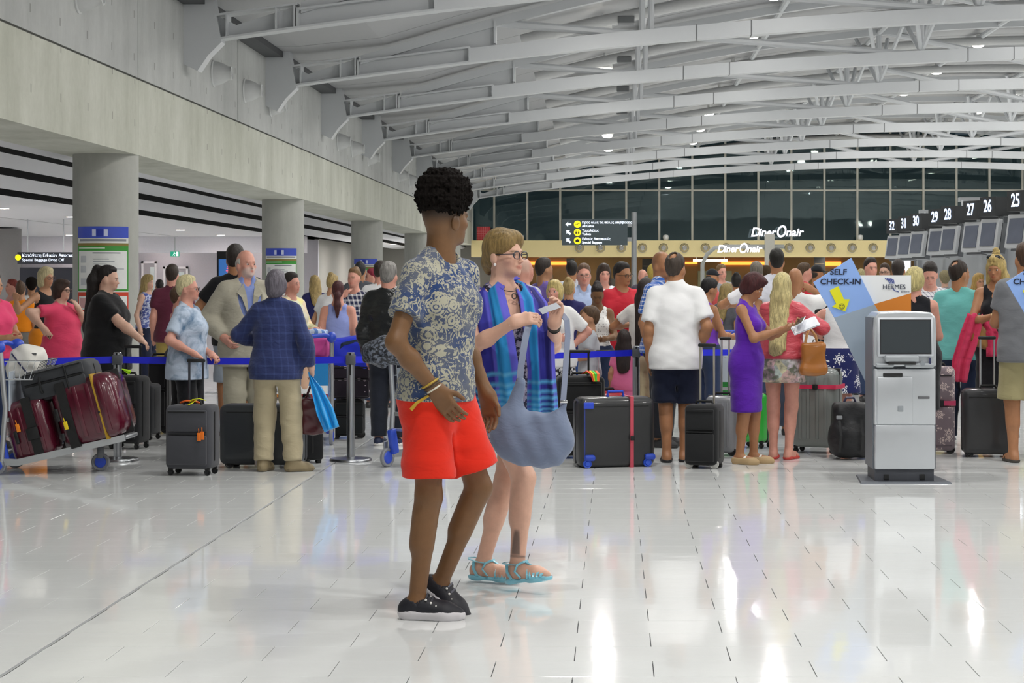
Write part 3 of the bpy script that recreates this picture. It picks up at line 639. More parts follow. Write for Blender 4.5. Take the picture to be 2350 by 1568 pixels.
MB().tube([(wx(2320, 33), 33, 0), (wx(2320, 33), 33, 1.72)], .03, 8).build('post', plain('#e6df1c', .5), o)
# ------------------------------------------------------------------ signed-distance modelling of figures and soft things
def nrm(v):
    v = np.asarray(v, float); n = np.linalg.norm(v); return v / n if n > 1e-9 else v
class Prim:
    __slots__ = ('kind', 'a', 'b', 'ra', 'rb', 'o', 'R', 'sc', 'k', 'clip', 'neg', 'lo', 'hi', 'tag')
def _fin(p, pts, r):
    W = np.array([p.o + p.R @ (np.asarray(q) * p.sc) for q in pts]); rr = r * max(p.sc)
    p.lo = W.min(0) - rr; p.hi = W.max(0) + rr; return p
I3 = np.eye(3)
def cone(a, b, ra, rb, k=.02, o=(0, 0, 0), Rm=I3, sc=(1, 1, 1), clip=(), neg=False, tag=''):
    p = Prim(); p.kind = 0; p.sc = np.array(sc, float); p.a = np.asarray(a, float) / p.sc; p.b = np.asarray(b, float) / p.sc; p.ra = ra; p.rb = rb
    p.o = np.asarray(o, float); p.R = np.asarray(Rm, float); p.k = k; p.clip = clip; p.neg = neg; p.tag = tag
    return _fin(p, (p.a, p.b), max(ra, rb))
def ell(c, r, k=.02, o=(0, 0, 0), Rm=I3, clip=(), neg=False, tag=''):
    p = Prim(); p.kind = 1; p.sc = np.ones(3); p.a = np.asarray(c, float); p.b = np.array(r if hasattr(r, '__len__') else (r, r, r), float); p.ra = p.rb = 0
    p.o = np.asarray(o, float); p.R = np.asarray(Rm, float); p.k = k; p.clip = clip; p.neg = neg; p.tag = tag
    return _fin(p, (p.a,), max(p.b))
def rbx(c, half, r, k=.02, o=(0, 0, 0), Rm=I3, clip=(), neg=False):
    p = Prim(); p.kind = 2; p.sc = np.ones(3); p.a = np.asarray(c, float); p.b = np.array(half, float); p.ra = r; p.rb = 0
    p.o = np.asarray(o, float); p.R = np.asarray(Rm, float); p.k = k; p.clip = clip; p.neg = neg; p.tag = ''
    return _fin(p, (p.a,), float(np.linalg.norm(p.b)) + r)
def pdist(p, P):
    q = (P - p.o.astype(np.float32)) @ p.R.astype(np.float32)
    if p.kind == 0:
        q = q / p.sc.astype(np.float32); ba = (p.b - p.a).astype(np.float32); pa = q - p.a.astype(np.float32)
        t = np.clip(pa @ ba / max(1e-9, float(ba @ ba)), 0, 1)
        d = (np.sqrt(((pa - t[:, None] * ba) ** 2).sum(1)) - (p.ra + (p.rb - p.ra) * t)) * min(p.sc)
    elif p.kind == 1:
        q = q - p.a.astype(np.float32); r = p.b.astype(np.float32)
        k0 = np.sqrt(((q / r) ** 2).sum(1)); k1 = np.sqrt(((q / (r * r)) ** 2).sum(1)) + 1e-6
        d = k0 * (k0 - 1) / k1
        d = np.where(k0 < .2, -min(r), d)
    else:
        q = np.abs(q - p.a.astype(np.float32)) - (p.b - p.ra).astype(np.float32)
        d = np.sqrt((np.maximum(q, 0) ** 2).sum(1)) + np.minimum(q.max(1), 0) - p.ra
    for (pt, n) in p.clip:
        d = np.maximum(d, (P - np.asarray(pt, np.float32)) @ np.asarray(n, np.float32))
    return d
def smin(a, b, k):
    h = np.maximum(k - np.abs(a - b), 0) / k; return np.minimum(a, b) - h * h * k * .25
def field(prims, post=None):
    prims = sorted(prims, key=lambda p: p.neg)
    def f(P, pad, box=None):
        """P: points, or blocks of points with their boxes, for which only the pieces near a block are worked out"""
        sh = P.shape[:-1]; D = np.full(sh, .4, np.float32)
        for p in prims:
            if box is None: ix = np.nonzero(np.all((P > p.lo - pad) & (P < p.hi + pad), axis=1))[0]
            else: ix = np.nonzero(np.all((box[1] > p.lo - pad) & (box[0] < p.hi + pad), axis=1))[0]
            if not len(ix): continue
            Q = P[ix]; d = pdist(p, Q.reshape(-1, 3)).reshape(Q.shape[:-1])
            D[ix] = -smin(-D[ix], d, p.k) if p.neg else smin(D[ix], d, p.k)
        if post is not None: D = post(P.reshape(-1, 3), D.reshape(-1)).reshape(sh)
        return D.astype(np.float32)
    pos = [p for p in prims if not p.neg]
    f.lo = np.min([p.lo for p in pos], 0); f.hi = np.max([p.hi for p in pos], 0)
    return f
_CO = np.array([(i, j, k) for i in (0, 1) for j in (0, 1) for k in (0, 1)])
_ED = [(a, b) for a in range(8) for b in range(a + 1, 8) if bin(a ^ b).count('1') == 1]
def surface(f, h, B=8):
    """surface nets on the blocks the surface passes through; returns vertices and quads"""
    lo = f.lo - 2 * h; nb = np.ceil((f.hi + 2 * h - lo) / (B * h)).astype(int)
    g = np.stack(np.meshgrid(*[np.arange(n) for n in nb], indexing='ij'), -1).reshape(-1, 3)
    ctr = (lo + (g + .5) * B * h).astype(np.float32); hd = B * h * .87
    g = g[np.abs(f(ctr, hd + .06)) < hd + .04]
    loc = np.stack(np.meshgrid(*[np.arange(B + 1)] * 3, indexing='ij'), -1).reshape(-1, 3)
    D = []
    step = max(1, 600000 // len(loc))
    for s in range(0, len(g), step):
        P = (lo + (g[s:s + step, None, :] * B + loc[None]) * h).astype(np.float32)
        D.append(f(P, .065, (P[:, 0], P[:, -1])))
    D = np.concatenate(D).reshape(-1, B + 1, B + 1, B + 1)
    c = np.stack([D[:, i:B + i, j:B + j, k:B + k] for i, j, k in _CO], -1)
    ins = c < 0; n = ins.sum(-1); mix = (n > 0) & (n < 8)
    bi, x, y, z = np.nonzero(mix); cv = c[bi, x, y, z]; cin = ins[bi, x, y, z]
    cell = g[bi] * B + np.stack([x, y, z], 1)
    acc = np.zeros((len(cell), 3)); cnt = np.zeros(len(cell))
    for a, b in _ED:
        m = cin[:, a] != cin[:, b]; t = cv[m, a] / (cv[m, a] - cv[m, b])
        acc[m] += _CO[a] + t[:, None] * (_CO[b] - _CO[a]); cnt[m] += 1
    V = lo + (cell + acc / np.maximum(cnt, 1)[:, None]) * h
    N = nb * B + 2
    key = ((cell[:, 0] + 1) * N[1] + cell[:, 1] + 1) * N[2] + cell[:, 2] + 1
    order = np.argsort(key); ks = key[order]
    st = (N[1] * N[2], N[2], 1); F = []
    for ax, e in ((0, 4), (1, 2), (2, 1)):
        m = np.nonzero(cin[:, 0] != cin[:, e])[0]; u, v = [(1, 2), (2, 0), (0, 1)][ax]
        ids = []
        ok = np.ones(len(m), bool)
        for off in (0, -st[u], -st[u] - st[v], -st[v]):
            kk = key[m] + off; pos = np.clip(np.searchsorted(ks, kk), 0, len(ks) - 1); ok &= ks[pos] == kk; ids.append(order[pos])
        q = np.stack(ids, 1)[ok]; flip = cin[m, 0][ok]
        q[~flip] = q[~flip][:, ::-1]
        F.append(q)
    return V.astype(np.float32), np.concatenate(F).astype(np.int32)
def relax(V, F, it=1, w=.5):
    for _ in range(it):
        S = np.zeros_like(V); n = np.zeros(len(V))
        for i in range(4):
            for j in ((i + 1) % 4, (i + 3) % 4):
                np.add.at(S, F[:, i], V[F[:, j]]); np.add.at(n, F[:, i], 1)
        V = V + w * (S / np.maximum(n, 1)[:, None] - V)
    return V
def np_mesh(name, V, F, mat, parent=None, col=None, loc=(0, 0, 0), rot=(0, 0, 0)):
    me = bpy.data.meshes.new(name); nv, nf = len(V), len(F)
    me.vertices.add(nv); me.vertices.foreach_set('co', np.ascontiguousarray(V, np.float32).ravel())
    me.loops.add(nf * 4); me.loops.foreach_set('vertex_index', np.ascontiguousarray(F, np.int32).ravel())
    me.polygons.add(nf); me.polygons.foreach_set('loop_start', np.arange(0, nf * 4, 4, dtype=np.int32))
    me.polygons.foreach_set('use_smooth', np.ones(nf, bool))
    me.update(calc_edges=True)
    if col is not None:
        at_ = me.color_attributes.new('Col', 'FLOAT_COLOR', 'POINT')
        at_.data.foreach_set('color', np.concatenate([col, np.ones((nv, 1))], 1).astype(np.float32).ravel())
    me.materials.append(mat)
    o = bpy.data.objects.new(name, me); C.objects.link(o)
    if parent: o.parent = parent
    o.location = loc; o.rotation_euler = rot
    return o
def soft(name, prims, mat, parent=None, h=.01, post=None, colf=None, it=1, loc=(0, 0, 0), rot=(0, 0, 0)):
    f = field(prims, post); V, F = surface(f, h)
    if len(F) == 0: return None
    if it: V = relax(V, F, it)
    return np_mesh(name, V, F, mat, parent, colf(V) if colf else None, loc, rot)

# ------------------------------------------------------------------ cloth, skin and hair materials
def mat_skin():
    if 'skin' in _mats: return _mats['skin']
    m, nt, b = newmat('skin'); a = nt.nodes.new('ShaderNodeVertexColor'); a.layer_name = 'Col'
    v = coords(nt); n = noise(nt, v, 30, 4)
    n1 = nt.nodes.new('ShaderNodeMix'); n1.data_type = 'RGBA'; n1.blend_type = 'MULTIPLY'; n1.inputs['Factor'].default_value = .25
    nt.links.new(a.outputs[0], n1.inputs[6]); nt.links.new(n, n1.inputs[7])
    nt.links.new(n1.outputs[2], b.inputs['Base Color']); b.inputs['Roughness'].default_value = .48
    b.inputs['Specular IOR Level'].default_value = .4
    bump(nt, b, noise(nt, v, 220, 2), .08, .004)
    _mats['skin'] = m; return m
def mat_hair(col, curl=False):
    key = ('hair', col, curl)
    if key in _mats: return _mats[key]
    m, nt, b = newmat('hair'); c = srgb(col)
    v = coords(nt, 'Object', (1, 1, .12) if not curl else (1, 1, 1)); n = noise(nt, v, 90 if not curl else 160, 4, .7)
    t = ramp(nt, n, .3, .7)
    nt.links.new(mixc(nt, t, tuple(x * .45 for x in c), tuple(min(1, x * 1.35) for x in c)), b.inputs['Base Color'])
    b.inputs['Roughness'].default_value = .5 if not curl else .9; b.inputs['Specular IOR Level'].default_value = .35 if not curl else .12
    bump(nt, b, n, .6, .012)
    _mats[key] = m; return m
def mat_cloth(col, pat='plain', col2='#ffffff', rough=.85, sc=1.0, fold=.2):
    key = ('cloth', col, pat, col2, rough, sc, fold)
    if key in _mats: return _mats[key]
    m, nt, b = newmat('cloth'); c = srgb(col); c2 = srgb(col2); v = coords(nt)
    sep = nt.nodes.new('ShaderNodeSeparateXYZ'); nt.links.new(v, sep.inputs[0]); X, Y, Z = sep.outputs
    base = mixc(nt, noise(nt, v, 6, 4), tuple(x * .88 for x in c), tuple(min(1, x * 1.1) for x in c))
    def lines(src, freq, width):
        w = mth(nt, 'FRACT', mth(nt, 'MULTIPLY', src, freq)); return mth(nt, 'LESS_THAN', w, width)
    def vor(scale, feat='F1', rnd=1.0):
        n = nt.nodes.new('ShaderNodeTexVoronoi'); n.inputs['Scale'].default_value = scale; n.inputs['Randomness'].default_value = rnd; nt.links.new(v, n.inputs['Vector']); return n
    h = mth(nt, 'ADD', X, mth(nt, 'MULTIPLY', Y, .9))
    if pat == 'plaid':
        a = lines(h, 22 * sc, .38); bb = lines(Z, 22 * sc, .38); t = mth(nt, 'MULTIPLY', mth(nt, 'ADD', a, bb), .5)
        base = mixc(nt, t, c, c2); base = mixc(nt, lines(h, 22 * sc, .08), base, tuple(x * .35 for x in c2))
    elif pat == 'check':
        t = mth(nt, 'MULTIPLY', mth(nt, 'ADD', lines(h, 28 * sc, .25), lines(Z, 28 * sc, .25)), .5); base = mixc(nt, t, c, c2)
    elif pat == 'weave':
        t = mth(nt, 'MULTIPLY', mth(nt, 'ADD', lines(h, 16 * sc, .2), lines(Z, 16 * sc, .2)), .18); base = mixc(nt, t, base, c2)
    elif pat == 'stripe':
        base = mixc(nt, lines(h, 14 * sc, .45), base, c2)
    elif pat == 'dots':
        base = mixc(nt, mth(nt, 'LESS_THAN', vor(16 * sc, rnd=.3).outputs[0], .28), base, c2)
    elif pat == 'speckle':
        base = mixc(nt, ramp(nt, noise(nt, v, 42 * sc, 4, .7), .47, .55), base, c2)
    elif pat == 'blotch':
        n1 = vor(11 * sc); mx = mixc(nt, .75, base, n1.outputs[1])
        hs = nt.nodes.new('ShaderNodeHueSaturation'); hs.inputs['Saturation'].default_value = .45; nt.links.new(n1.outputs[1], hs.inputs['Color'])
        base = mixc(nt, ramp(nt, noise(nt, v, 14 * sc, 4), .4, .6), base, mixc(nt, .45, hs.outputs[0], c2))
    elif pat == 'tiedye':
        base = mixc(nt, ramp(nt, noise(nt, v, 7 * sc, 4, .6, .6), .45, .68), base, c2)
    elif pat == 'rosette' or pat == 'floral':
        vs = vor(9 * sc, rnd=.75); off = nt.nodes.new('ShaderNodeVectorMath'); off.operation = 'SUBTRACT'
        nt.links.new(v, off.inputs[0]); nt.links.new(vs.outputs['Position'], off.inputs[1])
        s2 = nt.nodes.new('ShaderNodeSeparateXYZ'); nt.links.new(off.outputs[0], s2.inputs[0])
        an = mth(nt, 'ARCTAN2', s2.outputs[2], mth(nt, 'ADD', s2.outputs[0], s2.outputs[1]))
        pet = mth(nt, 'ADD', .36, mth(nt, 'MULTIPLY', mth(nt, 'COSINE', mth(nt, 'MULTIPLY', an, 7)), .10))
        pet = mth(nt, 'ADD', pet, mth(nt, 'MULTIPLY', mth(nt, 'SUBTRACT', noise(nt, v, 40, 2), .5), .25))
        fl = mth(nt, 'LESS_THAN', vs.outputs[0], pet)
        ring = mth(nt, 'GREATER_THAN', mth(nt, 'SINE', mth(nt, 'MULTIPLY', vs.outputs[0], 46)), -.35)
        fl = mth(nt, 'MULTIPLY', fl, ring)
        if pat == 'floral':
            nz = noise(nt, v, 26 * sc, 3, .6, .8); band = mth(nt, 'LESS_THAN', mth(nt, 'ABSOLUTE', mth(nt, 'SUBTRACT', nz, .54)), .035)
            lv = mth(nt, 'GREATER_THAN', noise(nt, v, 38 * sc, 3, .65, .5), .63)
            fl = mth(nt, 'MAXIMUM', fl, mth(nt, 'MAXIMUM', band, lv))
            base = mixc(nt, ramp(nt, noise(nt, v, 5, 3), .42, .66), c, tuple(.55 * x + .45 * y * .55 for x, y in zip(c, c2)))
        base = mixc(nt, fl, base, c2)
    elif pat == 'scarf':
        # wide vertical blue bands, pale lines across near the ends
        t = mth(nt, 'FRACT', mth(nt, 'MULTIPLY', h, 7.5)); base = mixc(nt, mth(nt, 'LESS_THAN', t, .45), c, c2)
        base = mixc(nt, mth(nt, 'GREATER_THAN', t, .8), base, srgb('#1d86c8'))
        en = mth(nt, 'LESS_THAN', Z, .86); base = mixc(nt, mth(nt, 'MULTIPLY', en, lines(Z, 36, .38)), base, srgb('#5ab0dc'))
    elif pat == 'lace':
        base = mixc(nt, mth(nt, 'LESS_THAN', vor(38 * sc, rnd=.5).outputs[0], .3), base, tuple(x * .55 for x in c))
    nt.links.new(base, b.inputs['Base Color']); b.inputs['Roughness'].default_value = rough
    b.inputs['Specular IOR Level'].default_value = .25 if rough > .6 else .5
    if rough > .6: b.inputs['Sheen Weight'].default_value = .15
    fo = noise(nt, coords(nt, 'Object', (.8, .8, 1.7)), 9, 4, .5, .7)
    bump(nt, b, fo, fold, .035)
    _mats[key] = m; return m
# ------------------------------------------------------------------ the human figure
def rotz(a): c, s = math.cos(a), math.sin(a); return np.array([[c, -s, 0], [s, c, 0], [0, 0, 1.]])
def rotx(a): c, s = math.cos(a), math.sin(a); return np.array([[1, 0, 0], [0, c, -s], [0, s, c.real]])
def roty(a): c, s = math.cos(a), math.sin(a); return np.array([[c, 0, s], [0, 1, 0], [-s, 0, c]])
def ik(a, t, l1, l2, hint):
    a = np.asarray(a, float); t = np.asarray(t, float); v = t - a; d = np.linalg.norm(v); mx = (l1 + l2) * .998
    if d > mx: t = a + v / d * mx; v = t - a; d = mx
    d = max(d, abs(l1 - l2) + .02); u = v / np.linalg.norm(v); x = (l1 * l1 - l2 * l2 + d * d) / (2 * d); y = math.sqrt(max(0, l1 * l1 - x * x))
    h = np.asarray(hint, float); h = h - u * (h @ u); h = nrm(h)
    return a + u * x + h * y, t
ARMS = {  # wrist (outward, y, z) at 1.75 m tall, elbow hint, palm normal, finger curl
    'down': ((.225, -.02, .86), (.35, 1, 0), (-1, 0, 0), 25), 'relax': ((.24, -.07, .90), (.5, 1, 0), (-1, .2, 0), 35),
    'hip': ((.17, .03, 1.02), (1, .5, .1), (-.3, -.8, -.5), 40), 'front': ((.07, -.30, 1.10), (.7, .6, -.8), (-1, 0, .3), 45),
    'low': ((.06, -.25, .95), (.7, .6, -.3), (-1, 0, .2), 45), 'phone': ((.08, -.30, 1.22), (.6, .4, -1), (-.6, .7, .3), 55),
    'ear': ((.13, -.09, 1.53), (.8, -.5, -1), (-1, 0, 0), 70), 'mouth': ((.03, -.19, 1.42), (.7, -.2, -1), (-.3, 1, 0), 55),
    'handle': ((.22, -.33, .93), (.5, 1, -.3), (-.2, 0, -1), 75), 'handle2': ((.20, -.18, .90), (.5, 1, -.1), (-.4, 0, -1), 75),
    'cross': ((-.06, -.20, 1.13), (.9, -.1, -.5), (0, 1, 0), 25), 'back': ((.08, .17, .98), (.8, .6, .2), (0, 1, 0), 40),
    'pocket': ((.19, -.06, .95), (.6, 1, 0), (-1, 0, 0), 40), 'bag': ((.20, -.24, 1.10), (.6, .8, -.6), (0, 0, 1), 60),
    'out': ((.45, -.30, 1.24), (.3, .6, -1), (0, 0, -1), 25),
}
class Body: pass
def person(px, ytop, d, yaw, label, sex='m', skin='#d3a185', hair=('short', '#3a2a20'), top=None, bot=None, shoes=('shoe', '#2a2a2c'), fat=.15, lean=0, head=(0, 0),
           armL='down', armR='down', feet=None, h=None, res=None, drop=0.0, tall=None, beard=None, glasses=None, eyes=True, group='travellers waiting in the hall', tilt=0, colx=None, xo=None, hs=1.0, name='person', seed=None, beardcol='#e8e4de', pelv=None, tx=1.0):
    """px, ytop: where the head's top shows; d: distance from the camera; yaw: 0 faces the camera, 90 the picture's right, 180 away"""
    B = Body()
    X = wx(px, d); extra = {'fro': .085, 'bun': .03, 'cap': .03, 'long': .015, 'bob': .02, 'pony': .012, 'short': .012, 'fringe': 0, 'shaved': 0}.get(hair[0], .01)
    H = tall or (wz(ytop, d) - extra + drop)
    s = H / 1.75; fem = sex == 'f'
    if res is None: res = .0108 if d < 18 else (.015 if d < 21.5 else .022)
    gres = res * (1.1 if res < .007 else 1.3); sres = .0075 if res < .007 else (.012 if d < 18 else .02)
    rng = random.Random(label if seed is None else seed); ph = [rng.uniform(0, 6.28) for _ in range(6)]
    root = thing(name, label, 'person', (X if xo is None else xo, d, 0), R(yaw), group); B.root = root; B.s = s
    RM = rotz(R(yaw)); org = np.array([root.location.x, d, 0.])
    B.loc = lambda p: (np.asarray(p, float) - org) @ RM          # world point -> figure's own frame
    B.world = lambda p: Vector(org + RM @ np.asarray(p, float)); B.dirw = lambda v: np.asarray(v, float) @ RM
    B.px = lambda x, y, dd=d: B.loc(at(x, y, dd))
    fs = 1 + fat * .55                                            # girth
    pel = np.array([0, 0, (.94 * s - drop)]) if pelv is None else np.asarray(pelv, float)
    RT = rotx(R(lean)) @ roty(R(tilt))                            # torso; a positive lean bends forward
    T = lambda x, y, z: pel + RT @ (np.array([x, y, z]) * s)
    shx = (.148 if fem else .168) * (1 + fat * .12) * tx * s
    sh = {'L': T(shx / s, .01, .455), 'R': T(-shx / s, .01, .455)}; B.sh = sh
    hip = {'L': pel + np.array([.082, 0, -.03]) * s * np.array([fs, 1, 1]), 'R': pel + np.array([-.082 * fs, 0, -.03]) * s}
    UA, FA, TH, SN = .295 * s, .262 * s, .415 * s, .415 * s
    # ---- arms
    arm = {}
    for sd, spec in (('L', armL), ('R', armR)):
        m = 1 if sd == 'L' else -1; abs_ = None
        if isinstance(spec, str): w, e, pn, cu = ARMS[spec]; w = np.array([w[0] * m, w[1], w[2]]) * s; w[2] += (pel[2] - .94 * s); e = np.array([e[0] * m, e[1], e[2]]); pn = np.array([pn[0] * m, pn[1], pn[2]])
        else:
            w = np.asarray(spec['w'], float); e = np.asarray(spec.get('e', (.4 * m, 1, 0)), float); pn = np.asarray(spec.get('n', (-m, 0, 0)), float); cu = spec.get('c', 35)
        elb, wr = ik(sh[sd], w, UA, FA, e)
        dr = nrm(wr - elb)
        if not isinstance(spec, str) and 'd' in spec: dr = nrm(spec['d'])
        pn = nrm(pn - dr * (pn @ dr)); arm[sd] = (sh[sd], elb, wr, dr, pn, cu)
    B.arm = arm
    # ---- legs
    leg = {}
    for sd in 'LR':
        m = 1 if sd == 'L' else -1
        f = (feet or {}).get(sd, {})
        a = np.asarray(f.get('p', (m * (.075 if fem else .10) * s, (.01 + rng.uniform(-.05, .05)) * s, .082 * s)), float)
        kn, an = ik(hip[sd], a, TH, SN, f.get('k', (m * .12, -1, 0)))
        ya = R(f.get('yaw', 10 * m + rng.uniform(-8, 8))); pi_ = R(f.get('pitch', 0))
        RF = rotz(ya) @ rotx(pi_)                                # foot frame: toes towards -y
        leg[sd] = (hip[sd], kn, an, RF)
    B.leg = leg
    # ---- torso pieces, grown by o for clothes
    def torso(o=0.0, k=.05, low=True):
        P = []
        if fem:
            P += [cone((0, 0, .02), (0, -.005, .17), .150 * fs + o, .118 * fs + o, k, pel, RT, (1, .72, 1)), ell((0, .0, .31), ((.142) * (1 + fat * .4) + o, .098 * fs + o, .17 + o), k, pel, RT)]
            P += [ell((m * .068, -.075 * (1 + fat * .5), .315), (.062 + o + fat * .02, .058 + o + fat * .03, .06 + o), .04, pel, RT) for m in (1, -1)]
            P += [ell((0, .01, -.02), (.165 * fs + o, .118 * fs + o, .125 + o), k, pel, RT)]
        else:
            P += [cone((0, 0, .02), (0, 0, .18), .145 * fs + o, .145 * fs + o, k, pel, RT, (1, .72, 1)), ell((0, .005, .31), (.168 * (1 + fat * .3) + o, .115 * fs + o, .185 + o), k, pel, RT)]
            P += [ell((m * .075, -.07, .34), (.075 + o, .04 + o, .06 + o), .05, pel, RT) for m in (1, -1)]
            P += [ell((0, .0, -.02), (.16 * fs + o, .115 * fs + o, .12 + o), k, pel, RT)]
        P += [ell((m * .07 * fs, .055, -.06), (.085 * fs + o, .078 * fs + o, .085 + o), .05, pel, RT) for m in (1, -1)]
        if fat > .3: P += [ell((0, -.05 * fs, .10), (.13 * fs + o, .10 * fs + o, .13 + o), .06, pel, RT)]
        r = .046 if fem else .052
        P += [cone((-shx / s * .88, .012, .447), (shx / s * .88, .012, .447), r * (1 + fat * .3) + o, r * (1 + fat * .3) + o, .03, pel, RT)]
        P += [cone((0, .022, .535), (m * shx / s * .86, .015, .462), .042 + o, .036 + o, .03, pel, RT) for m in (1, -1)]
        for p in P: _scale(p, s)
        return P
    def _scale(p, s):                                             # local sizes are given at 1.75 m
        p.a = p.a * s; p.b = p.b * s
        if p.kind == 0: p.ra *= s; p.rb *= s; _fin(p, (p.a, p.b), max(p.ra, p.rb))
        else: _fin(p, (p.a,), max(p.b))
    aw = (.85 if fem else 1.0) * (1 + fat * .45) * s
    def upper_arm(sd, o=0.0, t=1.0, flare=0.0, clip=True):
        S, E, W, dr, pn, cu = arm[sd]; u = nrm(E - S); en = S + (E - S) * t
        cl = [(en, u)] if clip and t < 1 else []
        return [cone(S, en + u * .04 * (t < 1), .049 * aw + o, (.049 - .009 * t) * aw + o + flare, .03, clip=cl)]
    def fore_arm(sd, o=0.0, t=1.0, clip=True):
        S, E, W, dr, pn, cu = arm[sd]; u = nrm(W - E); en = E + (W - E) * t; cl = [(en, u)] if clip else []
        return [cone(E, E + (W - E) * .35, .040 * aw + o, .041 * aw + o, .03, clip=cl), cone(E + (W - E) * .35, en, .041 * aw + o, .028 * aw + o * .8, .03, clip=cl)]
    lw = (1.0 if not fem else .97) * (1 + fat * .35) * s
    def thigh(sd, o=0.0, t=1.0, flare=0.0, taper=True):
        Hp, K, A, RF = leg[sd]; u = nrm(K - Hp); en = Hp + (K - Hp) * t; cl = [(en, u)] if t < 1 else []
        return [cone(Hp, en + u * .03 * (t < 1), .083 * lw + o, (.083 - .028 * t * taper) * lw + o + flare, .05, clip=cl)]
    def shin(sd, o=0.0, t=1.0, flare=0.0):
        Hp, K, A, RF = leg[sd]; u = nrm(A - K); en = K + (A - K) * t; cl = [(en, u)] if t < 1 else []
        back = nrm(np.cross(np.cross(K - Hp, A - K) if np.linalg.norm(np.cross(K - Hp, A - K)) > 1e-4 else np.array([1, 0, 0.]), A - K)) 
        back = RF @ np.array([0, 1, 0.])
        P = [cone(K, en, .053 * lw + o, (.036 + .0 * t) * lw + o + flare, .035, clip=cl)]
        P += [cone(K + u * .07 * s + back * .012 * s, K + u * .19 * s + back * .014 * s, .044 * lw + o * .9, .043 * lw + o * .9, .04, clip=cl)]
        return P
    def foot(sd, o=0.0):
        Hp, K, A, RF = leg[sd]; q = dict(o=A, Rm=RF); z = -.078 * s; k = .025
        cl = [(A + RF @ np.array([0, 0, z - o * .3]), RF @ np.array([0, 0, -1.]))]
        return [ell((0, .035 * s, -.045 * s), (.034 * s + o, .038 * s + o, .04 * s + o), k, clip=cl, **q), cone((0, .0, -.02 * s), (0, -.10 * s, -.05 * s), .037 * s + o, .034 * s + o, k, clip=cl, **q),
                cone((0, .02 * s, -.055 * s), (0, -.12 * s, -.058 * s), .032 * s + o, .040 * s + o, k, clip=cl, **q), cone((-.008 * s * (1 if sd == 'L' else -1), -.12 * s, -.062 * s), (-.008 * s * (1 if sd == 'L' else -1), -.165 * s, -.063 * s), .036 * s + o, .024 * s + o, k, clip=cl, **q)]
    # ---- head
    HS = s * hs * (.96 if fem else 1.0)
    hb = T(0, .0, .575) + np.array([0, 0, 0])
    RH = rotz(R(head[0])) @ rotx(R(head[1])) @ np.eye(3)
    lean_h = RT if abs(lean) < 12 else rotx(R(lean * .35))
    RH = lean_h @ RH; hq = dict(o=hb, Rm=RH); e = HS
    B.hb, B.RH, B.HS = hb, RH, HS
    def hd(x, y, z): return hb + RH @ (np.array([x, y, z]) * HS)
    B.hd = hd
    def HE(c, r, k=.012, **kw): return ell(np.array(c) * e, np.array(r if hasattr(r, '__len__') else (r, r, r)) * e, k * e, o=hb, Rm=RH, **kw)
    def HC(a, b, ra, rb, k=.012, **kw): return cone(np.array(a) * e, np.array(b) * e, ra * e, rb * e, k * e, o=hb, Rm=RH, **kw)
    fine = res < .012
    headp = [HE((0, .012, .138), (.073, .096, .096), .03), HE((0, -.035, .075), (.054 if fem else .057, .058, .078), .028), HE((0, -.05, .032), (.036 if fem else .042, .043, .032), .022), HE((0, -.079, .015), (.016 if fem else .02, .016, .015), .018),
             HC((0, -.088, .112), (0, -.111, .073), .0055, .0088 if fem else .011, .012), HE((.010, -.098, .069), (.0065, .010, .0065), .007), HE((-.010, -.098, .069), (.0065, .010, .0065), .007),
             HC((-.032, -.083, .122), (.032, -.083, .122), .010 if fem else .012, .010 if fem else .012, .018), HE((.042, -.058, .082), (.018, .022, .018), .022), HE((-.042, -.058, .082), (.018, .022, .018), .022),
             HE((.077, .012, .09), (.010, .021, .032), .008), HE((-.077, .012, .09), (.010, .021, .032), .008),
             HE((0, -.094, .0485), (.023, .0105, .0062), .006), HE((0, -.092, .0385), (.020, .0105, .007), .006)]
    if fine: headp += [HE((mm * .031, -.0815, .1135), (.0165, .0105, .0055), .006) for mm in (1, -1)] + [HE((mm * .031, -.080, .0985), (.015, .010, .0045), .006) for mm in (1, -1)]
    if fine: headp += [HE((.031, -.1, .106), (.017, .016, .011), .012, neg=True), HE((-.031, -.1, .106), (.017, .016, .011), .012, neg=True)]
    nr = (.048 if fem else .058) * (1 + fat * .35)
    neckp = [cone(T(0, .015, .47), hb + RH @ (np.array([0, .022, .07]) * e), nr * 1.12 * s, nr * s, .03)]
    # ---- hands
    handp = []
    for sd in 'LR':
        S, E, W, dr, pn, cu = arm[sd]; m = 1 if sd == 'L' else -1
        side = np.cross(pn, dr) * m                              # towards the thumb
        if spec_flip(armL if sd == 'L' else armR): side = -side
        hsz = s * (.92 if fem else 1.0); c = W + dr * .052 * hsz
        M = np.stack([side, dr, pn], 1)
        handp += [rbx((0, .045 * hsz, 0), (.040 * hsz, .05 * hsz, .0155 * hsz), .014 * hsz, .012, W, M), cone((0, 0, 0), (0, .03 * hsz, 0), .026 * hsz, .022 * hsz, .02, W, M, (1, 1, .75))]
        for i, (bx, ln) in enumerate(((.031, .072), (.0105, .082), (-.0105, .076), (-.031, .060))):
            a0 = R(cu * .75); p0 = np.array([bx, .088, 0]) * hsz; ang = 0; r0 = .0092 * hsz
            spx = bx * .35
            for j, fr in enumerate((.45, .32, .23)):
                ang += a0 * (.7, 1.0, .8)[j]; st = np.array([spx, math.cos(ang), math.sin(ang)]); p1 = p0 + st * ln * fr * hsz
                handp.append(cone(p0, p1, r0, r0 * .92, .004, W, M)); p0 = p1; r0 *= .92
        tb = np.array([.034, .028, .004]) * hsz; t1 = tb + np.array([.022, .030, .012]) * hsz; t2 = t1 + np.array([.006 - .012 * (cu > 40), .032, .012 + .006 * (cu > 40)]) * hsz
